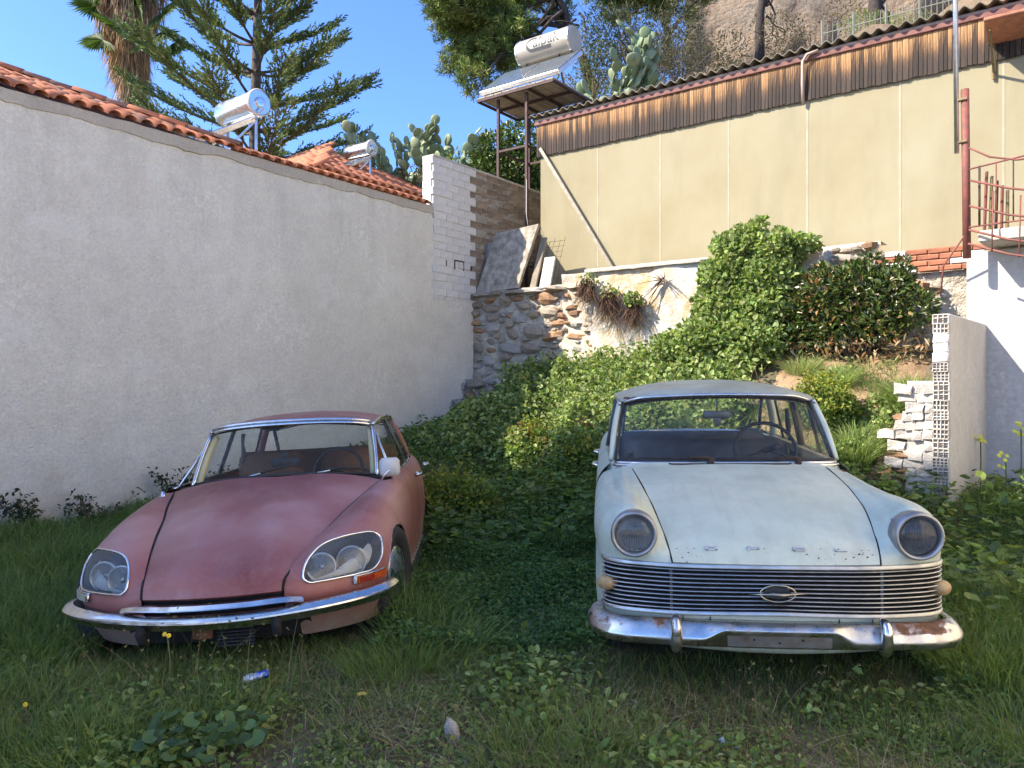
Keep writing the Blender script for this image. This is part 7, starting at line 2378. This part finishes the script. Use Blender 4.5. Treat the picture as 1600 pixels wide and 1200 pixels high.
    colp = PADM.ramp(rn, [(0, (.13, .18, .085)), (.5, (.19, .235, .12)), (1, (.26, .29, .16))])
    dots = PADM.ramp(PADM.vor(9), [(.0, 1.0), (.10, 0.0)]); colp = PADM.mix(PADM.math('MULTIPLY', dots, .7), colp, (.30, .27, .16))
    PADM.set(color=colp, rough=.55, spec=.35)
    b = MB(); b.lathe([(.001, .0), (.16, .05), (.36, .25), (.46, .5), (.44, .72), (.30, .92), (.12, .99), (.001, 1.0)], 14)
    b.v = [Vector((p.x, p.y * .26, p.z)) for p in b.v]
    padme = b.mesh('pad', PADM.m, True)
    def pear(label, base, H, W_, n, seed, psz):
        rr = random.Random(seed); t = thing('prickly_pear', label, 'cactus', base, group='prickly pears on the bank')
        tips = []
        def grow(p, d, sz, lev):
            d = d.normalized(); x = Vector((rr.uniform(-1, 1), rr.uniform(-1, 1), rr.uniform(-.4, .4))); x = (x - d * x.dot(d)).normalized(); y = d.cross(x)
            put('pad', padme, t, p, x * sz * rr.uniform(.8, 1.05), y * sz * .9, d * sz)
            tips.append((p + d * sz * .93, d, sz, lev, x))
        for _ in range(max(4, n // 7)):
            grow(Vector(base) + Vector((rr.uniform(-W_, W_) * .48, rr.uniform(-.4, .4), -.08)), Vector((rr.uniform(-.3, .3), rr.uniform(-.3, .3), 1)), psz * 1.15, 0)
        k = 0
        while k < n:
            p, d, sz, lev, x = rr.choice(tips if rr.random() < .45 else tips[len(tips) // 2:])
            if p.z - Vector(base).z > H or abs(p.x - Vector(base).x) > W_ * .62: k += .34; continue
            nd = d * .7 + x * rr.uniform(-.9, .9) + Vector((rr.uniform(-.5, .5), rr.uniform(-.5, .3), .55))
            grow(p - d * sz * rr.uniform(.0, .12) + x * sz * rr.uniform(-.3, .3), nd, psz * rr.uniform(.7, 1.1), lev + 1); k += 1
        return t
    pear('large prickly pear cactus beyond the far tiled roof', px(622, 290, 18.5), 1.3, 2.5, 190, 2, .29)
    pear('small prickly pear cactus above the white block wall', px(722, 268, 17.5), .8, 1.0, 34, 5, .28)
    pear('tall prickly pear cactus right of the solar water heater', px(972, 175, 19), 2.2, 1.6, 130, 8, .34)
    # citrus behind the tower
    base = px(800, 330, 17.5); t = thing('citrus_tree', 'leafy dark green citrus tree behind the steel tower legs', 'tree', base)
    c = Cloud()
    for x, y, r, n in ((775, 235, .55, 900), (820, 215, .6, 1000), (800, 265, .6, 900), (835, 255, .5, 700), (775, 275, .45, 600), (840, 290, .4, 500), (760, 255, .4, 500)):
        leaf_blob(c, g, n, tuple(px(x, y, 17.4)), (r, r * .8, r * .8), .10, [(.07, .125, .024), (.10, .16, .03), (.05, .09, .02), (.17, .22, .05)], 'oval', .35, .2, .5)
    c.build('crown', WAXY, t); stems(t, base, [px(770 + 12 * i, 240, 17.4) for i in range(6)], .05, BARK, 'trunk')
    # scrub on the bank and hill
    spots = [('grey twiggy bush on the hill between cactus and rampart', 1040, 105, 22, 1.3, .9, 1500, [(.11, .10, .065), (.16, .135, .09), (.07, .065, .04)], .07), ('dry grey bush on the hill beside the thin pine trunk', 1000, 85, 22.5, 1.0, .8, 1100, [(.12, .105, .07), (.08, .075, .045)], .07),
             ('tall dark thicket between the tower heater and the rampart', 985, 60, 25, 2.2, 1.5, 3600, [(.075, .085, .045), (.11, .11, .06), (.06, .08, .035), (.15, .13, .085)], .10), ('tangled brown thicket left of the rampart', 1065, 75, 26, 1.6, 1.4, 2600, [(.11, .10, .06), (.15, .12, .08), (.08, .085, .04)], .10), ('shaded green thicket behind the tall cactus', 925, 100, 22.5, 1.3, 1.2, 2400, [(.07, .10, .035), (.10, .13, .045), (.12, .11, .06)], .09),
             ('green scrub on the bank above the block wall', 705, 262, 18, .9, .45, 900, GREENS + LIGHTG[:1], .08), ('olive scrub under the large cactus', 660, 285, 18.2, .8, .4, 700, [(.10, .09, .04), (.14, .11, .06), (.07, .08, .03)], .08),
             ('green scrub left of the large cactus', 560, 278, 19, .8, .45, 800, DARKG + GREENS, .08), ('grey shrub at the foot of the rampart', 1130, 105, 25, 1.0, .5, 800, [(.12, .105, .07), (.09, .09, .05)], .08),
             ('dark shrub in the shade below the rampart', 1270, 55, 27, 2.0, 1.1, 1500, [(.06, .06, .03), (.09, .08, .045), (.12, .10, .06)], .09), ('weedy scrub behind the corrugated roof', 925, 150, 20, 1.1, .5, 900, [(.10, .12, .04), (.14, .13, .06)], .08), ('green scrub behind the roof edge below the cactus', 1010, 145, 20.5, 1.1, .4, 900, GREENS + YELLOWG[:1], .08),
             ('low scrub along the picket fence', 1400, 45, 24, 1.8, .6, 1600, GREENS + [(.14, .13, .06)], .08), ('pale rock-side scrub at the far right of the hill', 1500, 22, 24, 1.6, .8, 1300, [(.16, .15, .11), (.11, .10, .07)], .08)]
    for lab, x, y, Y, rx, rz, n, cols, sz in spots:
        p = px(x, y, Y); o = thing('scrub_bush', lab, 'bush', p - UP * rz * .6, group='scrub on the hillside')
        c = Cloud()
        for q in range(5):
            leaf_blob(c, g, n // 4, (p.x + g.normal(0, rx * .45), p.y + g.normal(0, .3), p.z + g.normal(0, rz * .3)), (rx * .5, .5, rz * .6), sz, cols, 'oval', .3, .3, .35)
        c.build('foliage', LEAF, o); stems(o, p - UP * rz, [(p.x + g.normal(0, rx * .5), p.y + g.normal(0, .2), p.z + g.normal(rz * .5, rz * .3)) for _ in range(14)], .018, TWIG)


trees()
build_pink_car()
build_mint_car()
